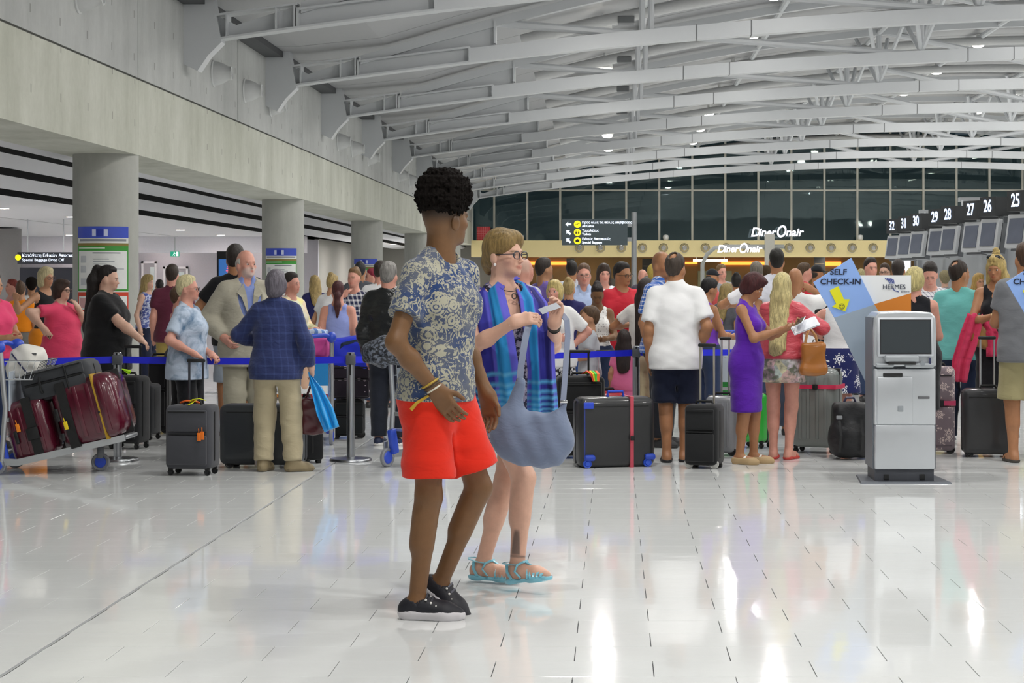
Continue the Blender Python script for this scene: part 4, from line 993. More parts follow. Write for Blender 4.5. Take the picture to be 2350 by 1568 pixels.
        handp += [cone(np.array([.022, .012, .002]) * hsz, tb, .017 * hsz, .015 * hsz, .012, W, M), cone(tb, t1, .0125 * hsz, .0105 * hsz, .006, W, M), cone(t1, t2, .0105 * hsz, .009 * hsz, .005, W, M)]
    body = torso() + headp + neckp + handp
    for sd in 'LR': body += upper_arm(sd) + fore_arm(sd, clip=False) + thigh(sd) + shin(sd) + foot(sd)
    sk = np.array(srgb(skin)); lip = sk * np.array([.82, .50, .50]); hc = np.array(srgb(hair[1]))
    def colf(V):
        q = (V - hb) @ RH / e; Cc = np.tile(sk, (len(V), 1))
        def w(c, r, soft=.35):
            dd = np.sqrt((((q - np.array(c)) / np.array(r)) ** 2).sum(1)); return np.clip((1 + soft - dd) / soft, 0, 1)[:, None]
        def mix(wt, c): 
            nonlocal Cc
            Cc = Cc * (1 - wt) + np.array(c) * wt
        mix(w((.05, -.07, .07), (.025, .03, .022), 1.0) * .25 + w((-.05, -.07, .07), (.025, .03, .022), 1.0) * .25 + w((0, -.11, .07), (.014, .014, .012), 1.0) * .2, sk * np.array([1.0, .72, .68]))
        mix(w((0, -.10, .0435), (.023, .02, .0095)) * .8, lip)
        mix(w((0, -.11, .0435), (.021, .02, .0012), .8) * .6, lip * .4)
        for mm in (1, -1):
            mix(w((mm * .032, -.092, .1235), (.019, .022, .0038), .6) * (.75 if hair[0] != 'none' else .3), hc * .7 if hc.mean() < .25 else sk * .45)
            if not fine: mix(w((mm * .031, -.09, .106), (.013, .02, .006), .6) * .8, (.03, .025, .02))
        if beard: mix(np.maximum(w((0, -.07, .035), (.062, .055, .04), .5) - w((0, -.11, .043), (.018, .02, .006), .5), 0) * beard, np.array(srgb(beardcol)))
        if hair[0] in ('shaved', 'fro', 'fade'):
            side_ = np.clip((q[:, 2] - (.075 - (q[:, 1] < .0) * -.0)) / .05, 0, 1) * np.clip((q[:, 1] + .03) / .03, 0, 1)
            mix((side_ * (.82 if hair[0] != 'shaved' else .45))[:, None], hc)
        if colx: Cc = colx(B, V, Cc)
        return np.clip(Cc, 0, 1)
    B.body = soft('body', body, mat_skin(), root, res, None, colf, 1)
    # ---- eyes
    if fine and eyes:
        for mm in (1, -1):
            V = []; F = []; n, mr = 12, 8; cl = []
            for i in range(mr + 1):
                th = PI * i / mr
                for j in range(n):
                    a = 2 * PI * j / n; dv = np.array([math.sin(th) * math.cos(a), -math.cos(th), math.sin(th) * math.sin(a)])
                    V.append(hd(mm * .031, -.0762, .106) + RH @ (dv * .0128 * e)); cl.append((.05, .038, .03) if i <= 1 else ((.02, .02, .02) if i == 0 else (.55, .52, .50)))
            for i in range(mr):
                for j in range(n): F.append((i * n + j, i * n + (j + 1) % n, (i + 1) * n + (j + 1) % n, (i + 1) * n + j))
            np_mesh('eye', np.array(V), np.array(F), mat_eye(), root, np.array(cl))
    # ---- hair
    def clip_h(pt, nn): return (hd(*pt), RH @ nrm(nn))
    st = hair[0]; HP = []; hm = mat_hair(hair[1], st in ('fro', 'curly')); hres = min(res, .0100) if fine else res * .8; hpost = None
    face = [HE((0, -.115, .085), (.064, .075, .088), .01, neg=True)]
    front = clip_h((0, -.072, .172), (0, -.72, -.70))              # hairline plane: keeps what lies above and behind
    if st in ('short', 'pony', 'bun', 'updo', 'curly'):
        g = .0 if st == 'short' else -.003
        HP = [HE((0, .026, .154), (.080 + g, .099 + g, .098 + g), .02), HE((0, .055, .105), (.066, .060, .078), .02), HE((0, -.02, .212), (.052, .048, .028 + g), .03)]
        HP += [HE((mm * .087, .010, .086), (.024, .021, .036), .006, neg=True) for mm in (1, -1)]
        if st == 'curly': HP.append(HE((0, .02, .165), (.096, .108, .1), .03, clip=[front]))
        if st == 'pony':
            z0 = hair[2] if len(hair) > 2 else .17; ln = hair[3] if len(hair) > 3 else .3
            HP += [cone(hd(0, .10, z0), hd(0, .135, z0 + .005), .03 * e, .033 * e, .02), cone(hd(0, .135, z0 + .005), hd(0, .15, z0 - .12), .036 * e, (.06 if ln > .35 else .04) * e, .03), cone(hd(0, .15, z0 - .12), T(0, .17, .50 - ln * .5) if ln > .35 else hd(0, .13, z0 - ln), .042 * e if ln < .35 else .062 * e, .018 * e if ln < .35 else .078 * e, .03)]
            if ln > .35: HP += [cone(T(0, .17, .50 - ln * .5), T(0, .16, .52 - ln), .078 * e, .03 * e, .03)]
        if st == 'bun': HP.append(HE((0, .07, .235) if len(hair) < 3 else hair[2], (.042, .042, .036), .012))
        if st == 'updo': HP += [HE((0, .075, .16), (.06, .06, .055), .02), HE((0, .06, .23), (.045, .045, .035), .015)]
    elif st == 'bob':
        lw_ = hair[2] if len(hair) > 2 else .0
        HP = [HE((0, .014, .146), (.084, .107, .107), .02), cone(hd(0, .035, .12), hd(0, .045, lw_ + .04), .085 * e, .082 * e, .03, sc=(1, 1, 1)), HE((0, -.05, .205), (.06, .055, .035), .02)]
        HP += [cone(hd(mm * .068, -.005, .12), hd(mm * .066, -.005, lw_ + .03), .026 * e, .022 * e, .02) for mm in (1, -1)]
        HP += [HE((0, -.125, .075), (.062, .085, .085), .012, neg=True)]
    elif st == 'long':
        ln = hair[2] if len(hair) > 2 else .22
        HP = [HE((0, .014, .146), (.083, .107, .105), .02), cone(hd(0, .045, .12), hd(0, .06, 0), .082 * e, .082 * e, .03), cone(RH.T @ (hd(0, .06, 0) - hb), RH.T @ (T(0, .135 + ln * .10, .50 - ln) - hb), .080 * e, .062 * e, .03, hb, RH, (1.3, .62, 1)), cone(RH.T @ (hd(0, .06, 0) - hb) + np.array([.02, 0, 0]), RH.T @ (T(.03, .135 + ln * .10, .46 - ln) - hb), .05 * e, .03 * e, .03, hb, RH, (1.2, .62, 1)), HE((0, -.045, .205), (.058, .052, .034), .02)]
        HP += [cone(hd(mm * .07, .0, .12), hd(mm * .072, -.0, .0), .024 * e, .024 * e, .02) for mm in (1, -1)]
        HP += [cone(hd(mm * .072, -.0, .0), T(mm * .085, -.02 + .05 * (ln < .2), .50 - ln * .8), .026 * e, .016 * e, .02) for mm in (1, -1)]
        HP += [HE((0, -.13, .075), (.060, .088, .085), .012, neg=True)]
    elif st == 'swept':
        HP = [HE((0, .024, .151), (.081, .101, .100), .02), HE((0, .055, .105), (.068, .062, .08), .02), HE((.012, -.040, .196), (.062, .050, .040), .025), HE((-.046, -.030, .172), (.036, .052, .046), .025), HE((.048, -.034, .172), (.034, .046, .044), .025)]
        HP += [HE((mm * .066, .004, .140), (.018, .045, .034), .02) for mm in (1, -1)] + [HE((0, .102, .075), (.046, .034, .042), .02), HE((0, .10, .045), (.024, .024, .04), .02)]
        HP += [HE((mm * .090, .006, .084), (.022, .022, .030), .006, neg=True) for mm in (1, -1)]
        def hpost(P, D):
            q = (P - hb.astype(np.float32)) @ RH.astype(np.float32) / e; a = np.arctan2(q[:, 2] - .13, q[:, 1] - .05)
            return D + .0012 * np.sin(q[:, 0] * 210 + 4 * np.sin(a * 1.5)) * e
    elif st == 'fringe':                                          # bald crown, hair round the sides and back
        cl = [clip_h((0, .0, .165), (0, .35, 1)), clip_h((0, -.02, .1), (0, -1, .0)), clip_h((0, .05, .045), (0, -.2, -1))]
        HP = [HE((0, .014, .138), (.080, .104, .10), .02, clip=cl), HE((0, .05, .10), (.068, .062, .075), .02, clip=cl)]
        HP += [HE((mm * .085, .012, .088), (.022, .021, .036), .006, neg=True) for mm in (1, -1)]
    elif st == 'tonsure':                                         # thinning patch on the crown only
        HP = [HE((0, .028, .150), (.081, .100, .097), .02), HE((0, .055, .105), (.066, .060, .078), .02), HE((0, .085, .215), (.036, .05, .034), .008, neg=True)]
        HP += [HE((mm * .085, .012, .088), (.022, .021, .036), .006, neg=True) for mm in (1, -1)]
    elif st == 'fro':
        cl = [clip_h((0, .1, .138), (0, .15, -1))]
        HP = [HE((0, .014, .195), (.098, .118, .098), .03, clip=cl), HE((0, .012, .248), (.088, .104, .060), .03, clip=cl), HE((0, -.05, .2), (.075, .06, .05), .03, clip=cl)]
        def hpost(P, D):
            q = P / e; n_ = np.zeros(len(P), np.float32)
            for fr, am in ((110, .0022), (215, .0026), (370, .0024)):
                n_ += am * (np.sin(q[:, 0] * fr + 1.7 * np.sin(q[:, 1] * fr * .7)) + np.sin(q[:, 1] * fr * 1.1 + 1.3 * np.sin(q[:, 2] * fr * .8)) + np.sin(q[:, 2] * fr * .93 + 1.1 * np.sin(q[:, 0] * fr * .6)))
            return D + n_ * e
        hres = .0034
    elif st == 'cap':
        cl = [clip_h((0, .0, .135), (0, .1, -1))]
        HP = [HE((0, .012, .145), (.082, .106, .106), .02, clip=cl), ell(np.array((0, -.13, .145)) * e, np.array((.062, .065, .008)) * e, .01, o=hb, Rm=RH)]
        hm = mat_cloth(hair[1], fold=.05)
        soft('hair', [HE((0, .03, .10), (.076, .088, .075), .02, clip=[clip_h((0, .05, .05), (0, -.6, -1)), clip_h((0, 0, .15), (0, 0, 1))])], mat_hair(hair[2] if len(hair) > 2 else '#33281f'), root, hres)
    if HP:
        if st in ('short', 'pony', 'bun', 'updo', 'bob', 'long', 'fringe', 'tonsure') and hpost is None and fine:
            def hpost(P, D):
                q = (P - hb.astype(np.float32)) @ RH.astype(np.float32) / e; a = np.arctan2(q[:, 0], q[:, 1] + .0)
                return D + (.0016 * np.sin(a * 31 + 2 * np.sin(q[:, 2] * 40 + ph[0])) + .0022 * np.sin(a * 13 + ph[1] + 3 * np.sin(q[:, 2] * 16)) + .0012 * np.sin(q[:, 0] * 160 + ph[2])) * e
        B.hair = soft('cap' if st == 'cap' else 'hair', HP, hm, root, hres, hpost)
    # ---- clothes
    def wr(amp, sd=0):
        def g(P):
            x, y, z = P[:, 0] / s, P[:, 1] / s, P[:, 2] / s
            return amp * (np.sin(38 * z + 9 * x + 2.2 * np.sin(11 * x + 6 * z + ph[sd]) + ph[1]) * .6 + np.sin(23 * (x + .7 * y) + 3 * np.sin(9 * z + ph[2]) + ph[3]) * .6 + np.sin(70 * z - 34 * x + 2 * np.sin(17 * y + ph[4])) * .35)
        return g
    def garment(name, prims, cuts, g, spec, hh=None, its=1, cutk=.004):
        def post(P, D):
            D = D + g(P).astype(np.float32)
            for c in cuts:
                D = np.maximum(D, c(P))
            return D
        return soft(name, prims, spec.get('mat') or mat_cloth(spec.get('col', '#888888'), spec.get('pat', 'plain'), spec.get('col2', '#ffffff'), spec.get('rough', .85), spec.get('sc', 1.0), spec.get('fold', .2)), root, hh or gres, post, None, its)
    def below(z):   # removes what lies under height z of the torso frame
        pt = T(0, 0, z).astype(np.float32); nv = (RT @ np.array([0, 0, -1.])).astype(np.float32); return lambda P: (P - pt) @ nv
    def above(z):
        pt = T(0, 0, z).astype(np.float32); nv = (RT @ np.array([0, 0, 1.])).astype(np.float32); return lambda P: (P - pt) @ nv
    def hole(c, r):
        ce = np.asarray(c, np.float32) * s; rr = np.asarray(r, np.float32) * s; RTf = RT.astype(np.float32); pf = pel.astype(np.float32)
        def f(P):
            q = ((P - pf) @ RTf - ce) / rr; k0 = np.sqrt((q ** 2).sum(1)); return -(k0 - 1) * min(rr)
        return f
    def side_cut(x, slope=0.12):
        RTf = RT.astype(np.float32); pf = pel.astype(np.float32)
        def f(P):
            q = (P - pf) @ RTf; z = q[:, 2] / s
            lim = x * s - slope * s * np.clip(.47 - z, 0, .12) * 0 
            return np.where(z > .30, np.abs(q[:, 0]) - lim - np.clip((.40 - z) * 1.1, 0, 1) * s, -1).astype(np.float32)
        return f
    if bot:
        kind = bot['k']; o = bot.get('off', .012) * s; P = [p for p in torso(o)]; cuts = [above(bot.get('waist', .09))]
        if kind in ('trousers', 'shorts'):
            ln = bot.get('len', 1.99 if kind == 'trousers' else .85)    # 1 = to the knee, 2 = to the ankle
            for sd in 'LR':
                fl = bot.get('flare', .012) * s
                if ln <= 1: P += thigh(sd, o, ln, fl, taper=.45)
                else: P += thigh(sd, o, 1, fl, taper=.8) + [q for q in shin(sd, o + fl, ln - 1, fl)]
            cr = pel + np.array([0, 0, -.165 * s]); en_ = (leg['L'][1] + leg['R'][1]) / 2; ax = nrm(leg['L'][1] - leg['R'][1]); dz = nrm(cr - en_); ax = nrm(ax - dz * (ax @ dz)); yy = np.cross(dz, ax)
            P.append(rbx((0, 0, -.25 * s), (.0035 * s, .2 * s, .22 * s), .003 * s, .02, cr, np.stack([ax, yy, dz], 1), neg=True))
        else:                                                     # skirt: from hips to a level hem
            zh = bot['hem'] * s; zt = pel[2]; r0 = .168 * fs * s + o; r1 = r0 + bot.get('flare', .03) * s
            P += [cone((0, 0, zt), (0, 0, zh - r1 * .3), r0, r1, .03, (0, .01 * s, 0), I3, (1, .78, 1))]
            for sd in 'LR': P += thigh(sd, o, 1, 0)
            cuts.append(lambda P, zh=zh: zh - P[:, 2])
        B.bot = garment({'trousers': 'trousers', 'shorts': 'shorts', 'skirt': 'skirt'}[kind], P, cuts, wr(bot.get('wr', .0026) * s, 0), bot)
    def do_top(spec, nm=None):
        kind = spec['k']; o = spec.get('off', .017 if kind != 'tank' else .007) * s; P = torso(o); cuts = []
        sl = spec.get('sl', {'tee': .62, 'long': 1.97, 'jacket': 1.93, 'tank': 0, 'dress': 0}[kind])
        for sd in 'LR':
            if 0 < sl <= 1: P += upper_arm(sd, o, sl, spec.get('sflare', .012) * s)
            elif sl > 1: P += upper_arm(sd, o) + fore_arm(sd, o + .004 * s, sl - 1)
        hem = spec.get('hem', -.10)
        loose = spec.get('loose', .018 if kind in ('tee', 'long', 'jacket') else 0.0)
        if loose: P += [cone((0, 0, .30 * s), (0, .012 * s, (hem - .08) * s), (.142 + loose * .5) * fs * s, (.172 + loose) * fs * s, .05, pel, RT, (1, .78, 1))]
        nk = spec.get('neck', .0)
        cuts.append(hole((0, -.012 - nk * .3, .545 - nk * .25), (.072 + nk * .25, .078 + nk * .5, .05 + nk)))
        if spec.get('collar'): P += [cone(T(0, .015, .50), T(0, .012, .555), (nr + .022) * s, (nr + .010) * s, .015)]; cuts[-1] = hole((0, -.07, .56), (.035, .07, .07)); 
        if kind == 'tank' or sl == 0: cuts.append(side_cut(spec.get('strap', .135) if fem else spec.get('strap', .16)))
        if spec.get('vneck'): cuts.append(hole((0, -.14, .47), (.05 + spec['vneck'] * .2, .10, spec['vneck'])))
        if kind == 'dress':
            zh = spec['hem'] * s; r0 = .165 * fs * s + o; r1 = r0 + spec.get('flare', .0) * s
            P += [cone((0, .012 * s, pel[2] - .02 * s), (0, .012 * s, zh - .05), r0, r1, .05, (0, 0, 0), I3, (1, .76, 1))]; cuts.append(lambda P, zh=zh: zh - P[:, 2])
        else: cuts.append(below(hem))
        return garment(nm or spec.get('name') or {'tee': 'shirt', 'long': 'shirt', 'jacket': 'jacket', 'tank': 'tank_top', 'dress': 'dress'}[kind], P, cuts, wr(spec.get('wr', .0028) * s, 5), spec)
    if isinstance(top, dict): top = [top]
    for sp in (top or []): do_top(sp)
    # ---- shoes
    if shoes and shoes[0] != 'none':
        for sd in 'LR':
            Hp, K, A, RF = leg[sd]; zc = A + RF @ np.array([0, 0, -.078 * s]); up = RF @ np.array([0, 0, 1.])
            if shoes[0] in ('shoe', 'sneaker', 'boot'):
                P = foot(sd, .007 * s)
                if shoes[0] == 'boot': P += shin(sd, .010 * s, 1.0)
                topz = A + up * (.012 * s if shoes[0] != 'boot' else .10 * s)
                hol = [cone(A + up * -.02 * s, A + up * .08 * s, .036 * s, .05 * s, .004, neg=True)] if shoes[0] != 'boot' else []
                for p in P: p.clip = list(p.clip) + [(topz, up)]
                sh_o = soft('shoe', P + hol, mat_cloth(shoes[1], fold=.1, rough=.6), root, sres)
            if shoes[0] in ('sneaker', 'sandal', 'flop', 'heel', 'boot', 'shoe'):
                th = {'sneaker': .026, 'sandal': .016, 'flop': .014, 'heel': .05, 'boot': .018, 'shoe': .014}[shoes[0]] * s
                P = foot(sd, .010 * s)
                for p in P: p.clip = [(zc + up * th, up), (zc - up * .004 * s, -up)]
                cs = shoes[2] if len(shoes) > 2 else ('#e4e2de' if shoes[0] == 'sneaker' else shoes[1])
                so = soft('sole', P, plain(cs, .6), root if shoes[0] in ('sandal', 'flop', 'heel') or sh_o is None else sh_o, sres)
                if shoes[0] in ('sandal', 'flop', 'heel') and so:
                    so.name = 'sandal'
                    mb = MB()
                    for yy, zz, ww in ((-.085, -.012, .020), (-.06, .0, .02)) if shoes[0] != 'flop' else ((-.08, -.022, .012),):
                        pts = [A + RF @ (np.array([.046 * math.cos(a), yy - .01 * math.sin(a), -.06 + (.055 + zz) * math.sin(a)]) * s) for a in np.linspace(0, PI, 11)]
                        mb.strip(pts, ww * s, .004 * s, up=tuple(RF @ np.array([0, -.2, 1.])))
                    mb.build('strap', plain(shoes[3] if len(shoes) > 3 else cs, .5), so, True)
    # ---- glasses
    if glasses:
        mb = MB()
        for mm in (1, -1):
            pts = [hd(mm * (.0335 + .0265 * math.copysign(abs(math.cos(a)) ** .7, math.cos(a))), -.106 + .006 * abs(math.cos(a)), .103 + .0185 * math.copysign(abs(math.sin(a)) ** .75, math.sin(a))) for a in np.linspace(0, 2 * PI, 16, endpoint=False)]
            mb.tube(pts, .0024 * e, 6, closed=True)
            mb.tube([hd(mm * .057, -.10, .110), hd(mm * .075, -.06, .110), hd(mm * .081, .015, .108)], .0022 * e, 5)
        mb.tube([hd(-.009, -.108, .107), hd(.009, -.108, .107)], .0022 * e, 5)
        mb.build('glasses', plain(glasses, .3), root, True)
    return B
def spec_flip(sp): return isinstance(sp, dict) and sp.get('flip')
def mat_eye():
    if 'eye' in _mats: return _mats['eye']
    m, nt, b = newmat('eye'); a = nt.nodes.new('ShaderNodeVertexColor'); a.layer_name = 'Col'; nt.links.new(a.outputs[0], b.inputs['Base Color']); b.inputs['Roughness'].default_value = .12
    _mats['eye'] = m; return m
# ------------------------------------------------------------------ luggage and hall furniture
def drape(name, path, normals, widths, mat, parent=None, fold=.012, nf=3, th=.006, nu=14, colf=None, side=None, ph=0.0, sub=5):
    """a hanging cloth: runs along path, spreads sideways, folded; closed and with real thickness"""
    path = [np.asarray(p, float) for p in path]
    m0 = len(path); tt = np.linspace(0, m0 - 1, (m0 - 1) * sub + 1)
    def ip(seq): a = np.array([np.asarray(q, float) for q in seq]); i = np.clip(tt.astype(int), 0, m0 - 2); f = (tt - i)[:, None]; f2 = f * f * (3 - 2 * f) * .5 + f * .5; return a[i] * (1 - f2) + a[i + 1] * f2
    P = ip(path); N = ip(normals if not isinstance(normals, tuple) else [normals] * m0); Wd = ip([[w] for w in widths])[:, 0]
    n = len(P); V = []; Cl = []
    for lay in (0, 1):
        for i in range(n):
            t = nrm(P[min(n - 1, i + 1)] - P[max(0, i - 1)]); no = nrm(N[i] - t * (N[i] @ t)); s_ = nrm(np.cross(t, no)) if side is None else nrm(side)
            for j in range(nu + 1):
                u = j / nu * 2 - 1; f = fold * (math.sin(nf * PI * u + .5 * math.sin(i * 1.1 / sub) + ph) + .4 * math.sin(nf * 2.3 * PI * u + i * .75 / sub + 1)) * min(1, .35 + i / n)
                V.append(P[i] + s_ * (u * Wd[i] / 2) + no * (f + (th / 2 if lay == 0 else -th / 2) - .25 * Wd[i] * u * u * .3)); Cl.append(colf(u, i / (n - 1)) if colf else (1, 1, 1))
    F = []; k = n * (nu + 1)
    for i in range(n - 1):
        for j in range(nu):
            a = i * (nu + 1) + j; F.append((a, a + 1, a + nu + 2, a + nu + 1)); F.append((k + a, k + a + nu + 1, k + a + nu + 2, k + a + 1))
    for i in range(n - 1):
        for a, b_ in ((i * (nu + 1), (i + 1) * (nu + 1)), (i * (nu + 1) + nu, (i + 1) * (nu + 1) + nu)): F.append((a, b_, k + b_, k + a))
    for j in range(nu):
        for r in (0, (n - 1) * (nu + 1)): F.append((r + j, r + j + 1, k + r + j + 1, k + r + j))
    V = np.array(V)
    o = np_mesh(name, V, np.array(F), mat, parent, np.array(Cl) if colf else None)
    bm = bmesh.new(); bm.from_mesh(o.data); bmesh.ops.recalc_face_normals(bm, faces=bm.faces); bm.to_mesh(o.data); bm.free()
    return o
def mat_vcol(rough=.8, sheen=.1):
    key = ('vc', rough)
    if key in _mats: return _mats[key]
    m, nt, b = newmat('printed_cloth'); a = nt.nodes.new('ShaderNodeVertexColor'); a.layer_name = 'Col'; nt.links.new(a.outputs[0], b.inputs['Base Color']); b.inputs['Roughness'].default_value = rough
    bump(nt, b, noise(nt, coords(nt), 40, 3), .15, .01); _mats[key] = m; return m

def wheel_mb(r, w): return MB().lathe([(r * .35, -w / 2), (r * .55, -w / 2), (r * .62, -w * .3), (r * .9, -w / 2), (r, -w * .3), (r, w * .3), (r * .9, w / 2), (r * .62, w * .3), (r * .55, w / 2), (r * .35, w / 2)], 20, M=Matrix.Rotation(PI / 2, 4, 'X'))
BAGS = 'suitcases standing in the queue'
def case(label, x, d, rz, w, h, t, col, kind='soft', wheels='spin', handle=0.0, band=None, z=0.0, rough=None, hcol='#b8bcc0', rot=None, hgap=.45, mat=None, name='suitcase', group=BAGS, grip=True, wcol='#1b1c1e'):
    """front faces -y; handle = how far the pull-out handle stands above the top"""
    T_ = thing(name, label, 'suitcase', (x, d, z), R(rz), group)
    if rot is not None: T_.rotation_euler = rot
    wh = {'spin': .05, 'two': .025, None: .0}[wheels]; m = mat or (mat_cloth(col, fold=.06, rough=.75) if kind == 'soft' else plain(col, rough or .28, 0, .05, 6, 0, .4))
    b0 = MB().rbox((0, 0, wh + (h - wh) / 2), (w, t, h - wh), min(t, w) * (.17 if kind == 'soft' else .2), seg=3).build('shell', m, T_, 'all')
    dk = plain('#101113', .6); tr = plain(hcol, .3, .8)
    if kind == 'soft':
        MB().rbox((0, -t / 2 - .008, wh + (h - wh) * .30), (w * .86, .03, (h - wh) * .46), .012).build('front_pocket', m, T_, True)
        MB().rbox((0, -t / 2 - .004, wh + (h - wh) * .76), (w * .86, .022, (h - wh) * .34), .010).build('front_pocket', m, T_, True)
        for zz in (wh + (h - wh) * .555, wh + (h - wh) * .90): MB().box((-w * .40, -t / 2 - .022, zz - .004), (w * .40, -t / 2 - .012, zz + .004)).build('zip', dk, T_)
        MB().strip([(-w / 2 - .002, -t * .12, wh + .06), (-w / 2 - .002, -t * .12, h - .05)], .012, .004, up=(1, 0, 0)).build('edge_piping', dk, T_)
        MB().strip([(w / 2 + .002, -t * .12, wh + .06), (w / 2 + .002, -t * .12, h - .05)], .012, .004, up=(1, 0, 0)).build('edge_piping', dk, T_)
    elif kind == 'smooth':
        MB().box((-w / 2 - .002, -.007, wh + .03), (w / 2 + .002, .007, h - .03)).build('seam', dk, T_); MB().box((-w * .4, -t / 2 - .003, h - (h - wh) * .13), (w * .4, -t / 2 + .01, h - (h - wh) * .13 + .006)).build('edge_line', dk, T_)
    else:
        for f in (-.28, -.1, .1, .28): MB().rbox((w * f, -t / 2 + .0, wh + (h - wh) / 2), (w * .07, .016, (h - wh) * .78), .006).build('rib', m, T_, True)
        MB().rbox((0, 0, wh + (h - wh) / 2), (w + .006, .022, h - wh + .006), .008).build('seam', dk, T_, True)
    if wheels == 'spin':
        for sx in (-1, 1):
            for sy in (-1, 1):
                o = wheel_mb(.024, .02).build('wheel', plain(wcol, .5), T_, True, loc=(sx * w * .40, sy * t * .34, .024))
                MB().rbox((0, 0, .032), (.035, .034, .03), .006).build('fork', dk, o, True)
    elif wheels == 'two':
        for sx in (-1, 1):
            o = wheel_mb(.038, .025).build('wheel', plain(wcol, .5), T_, True, loc=(sx * w * .38, -t * .32, .038))
            MB().rbox((sx * .0, .01, .03), (.05, .05, .05), .012).build('wheel_housing', dk, o, True)
            MB().rbox((sx * w * .36, t * .3, .016), (.05, .04, .032), .008).build('foot', dk, T_, True)
    if grip: MB().tube([(-.07, 0, h - .005), (-.06, 0, h + .022), (.06, 0, h + .022), (.07, 0, h - .005)], .011, 8).build('grip', dk, T_, True)
    if handle:
        hw = w * hgap / 2
        o = MB().tube([(-hw, t * .3, h - .05), (-hw, t * .3, h + handle)], .009, 8).tube([(hw, t * .3, h - .05), (hw, t * .3, h + handle)], .009, 8).build('pull_handle', tr, T_, True)
        MB().rbox((0, t * .3, h + handle), (2 * hw + .035, .03, .028), .011).build('hand_grip', dk, o, True)
    if band:
        vert, pos, bw, bc = band; mb = MB(); e = .006
        if vert: mb.box((pos * w - bw / 2, -t / 2 - e - (.018 if kind == 'soft' else .003), wh - e), (pos * w + bw / 2, t / 2 + e, h + e))
        else: mb.box((-w / 2 - e, -t / 2 - e - (.018 if kind == 'soft' else .003), wh + pos * h - bw / 2), (w / 2 + e, t / 2 + e, wh + pos * h + bw / 2))
        o = mb.build('luggage_strap', bc if not isinstance(bc, str) else plain(bc, .6), T_)
        MB().rbox((pos * w if vert else .03, -t / 2 - e - .024, wh + (h * .42 if vert else pos * h)), (bw * 1.3, .014, bw * 1.3), .004).build('buckle', dk, o, True)
    return T_
def tagc(parent, loc, col, name='luggage_tag'):
    return MB().strip([(0, 0, 0), (.004, -.006, -.03)], .006, .003, up=(0, 1, 0)).rbox((.006, -.008, -.062), (.03, .006, .062), .003).build(name, plain(col, .5), parent, True, loc=loc)

# retractable-belt posts
def stanchion(px, d, lab):
    t = thing('queue_post', lab, 'post', (wx(px, d), d, 0), 0, 'steel queue posts')
    MB().lathe([(.172, 0), (.172, .012), (.165, .022), (.06, .032), (.035, .034)], 40).build('base', steel, t, True)
    MB().lathe([(.033, .03), (.033, .88), (.028, .885)], 24).build('pole', steel, t, True)
    MB().rbox((0, 0, .825), (.074, .074, .085), .008).build('belt_cassette', plain('#55585c', .4), t, True)
    MB().box((-.006, -.036, .70), (.006, -.031, .88)).build('slot', dark, t)
    return t
ST = [(270, 16.0), (805, 16.0), (1460, 17.6)]
stanchion(*ST[0], 'steel queue post behind the trolley with the dark red suitcases')
stanchion(*ST[1], 'steel queue post standing between two luggage trolleys, base in full view')
stanchion(*ST[2], 'steel queue post behind the large black suitcase with the red strap')
def belt(a, b_, lab):
    A = Vector((wx(a[0], a[1]), a[1], .825)); Bv = Vector((wx(b_[0], b_[1]), b_[1], .825)); dv = (Bv - A).normalized()
    A += dv * .042; Bv -= dv * .042
    pts = [A.lerp(Bv, i / 12) - Vector((0, 0, .012 * math.sin(PI * i / 12))) for i in range(13)]
    o = MB().strip(pts, .003, .055, up=(0, 0, 1)).build('queue_belt', plain('#1c25d8', .6)); tag(o, lab, 'belt', 'blue queue belts')
belt((-420, 15.4), ST[0], 'blue queue belt running from the picture edge to the first steel post')
belt(ST[0], ST[1], 'blue queue belt between the first two steel posts, behind the woman in the blazer')
belt(ST[1], ST[2], 'long blue queue belt passing behind the walking couple')
belt(ST[2], (2000, 18.6), 'blue queue belt running on from the last steel post behind the white-shirted man')

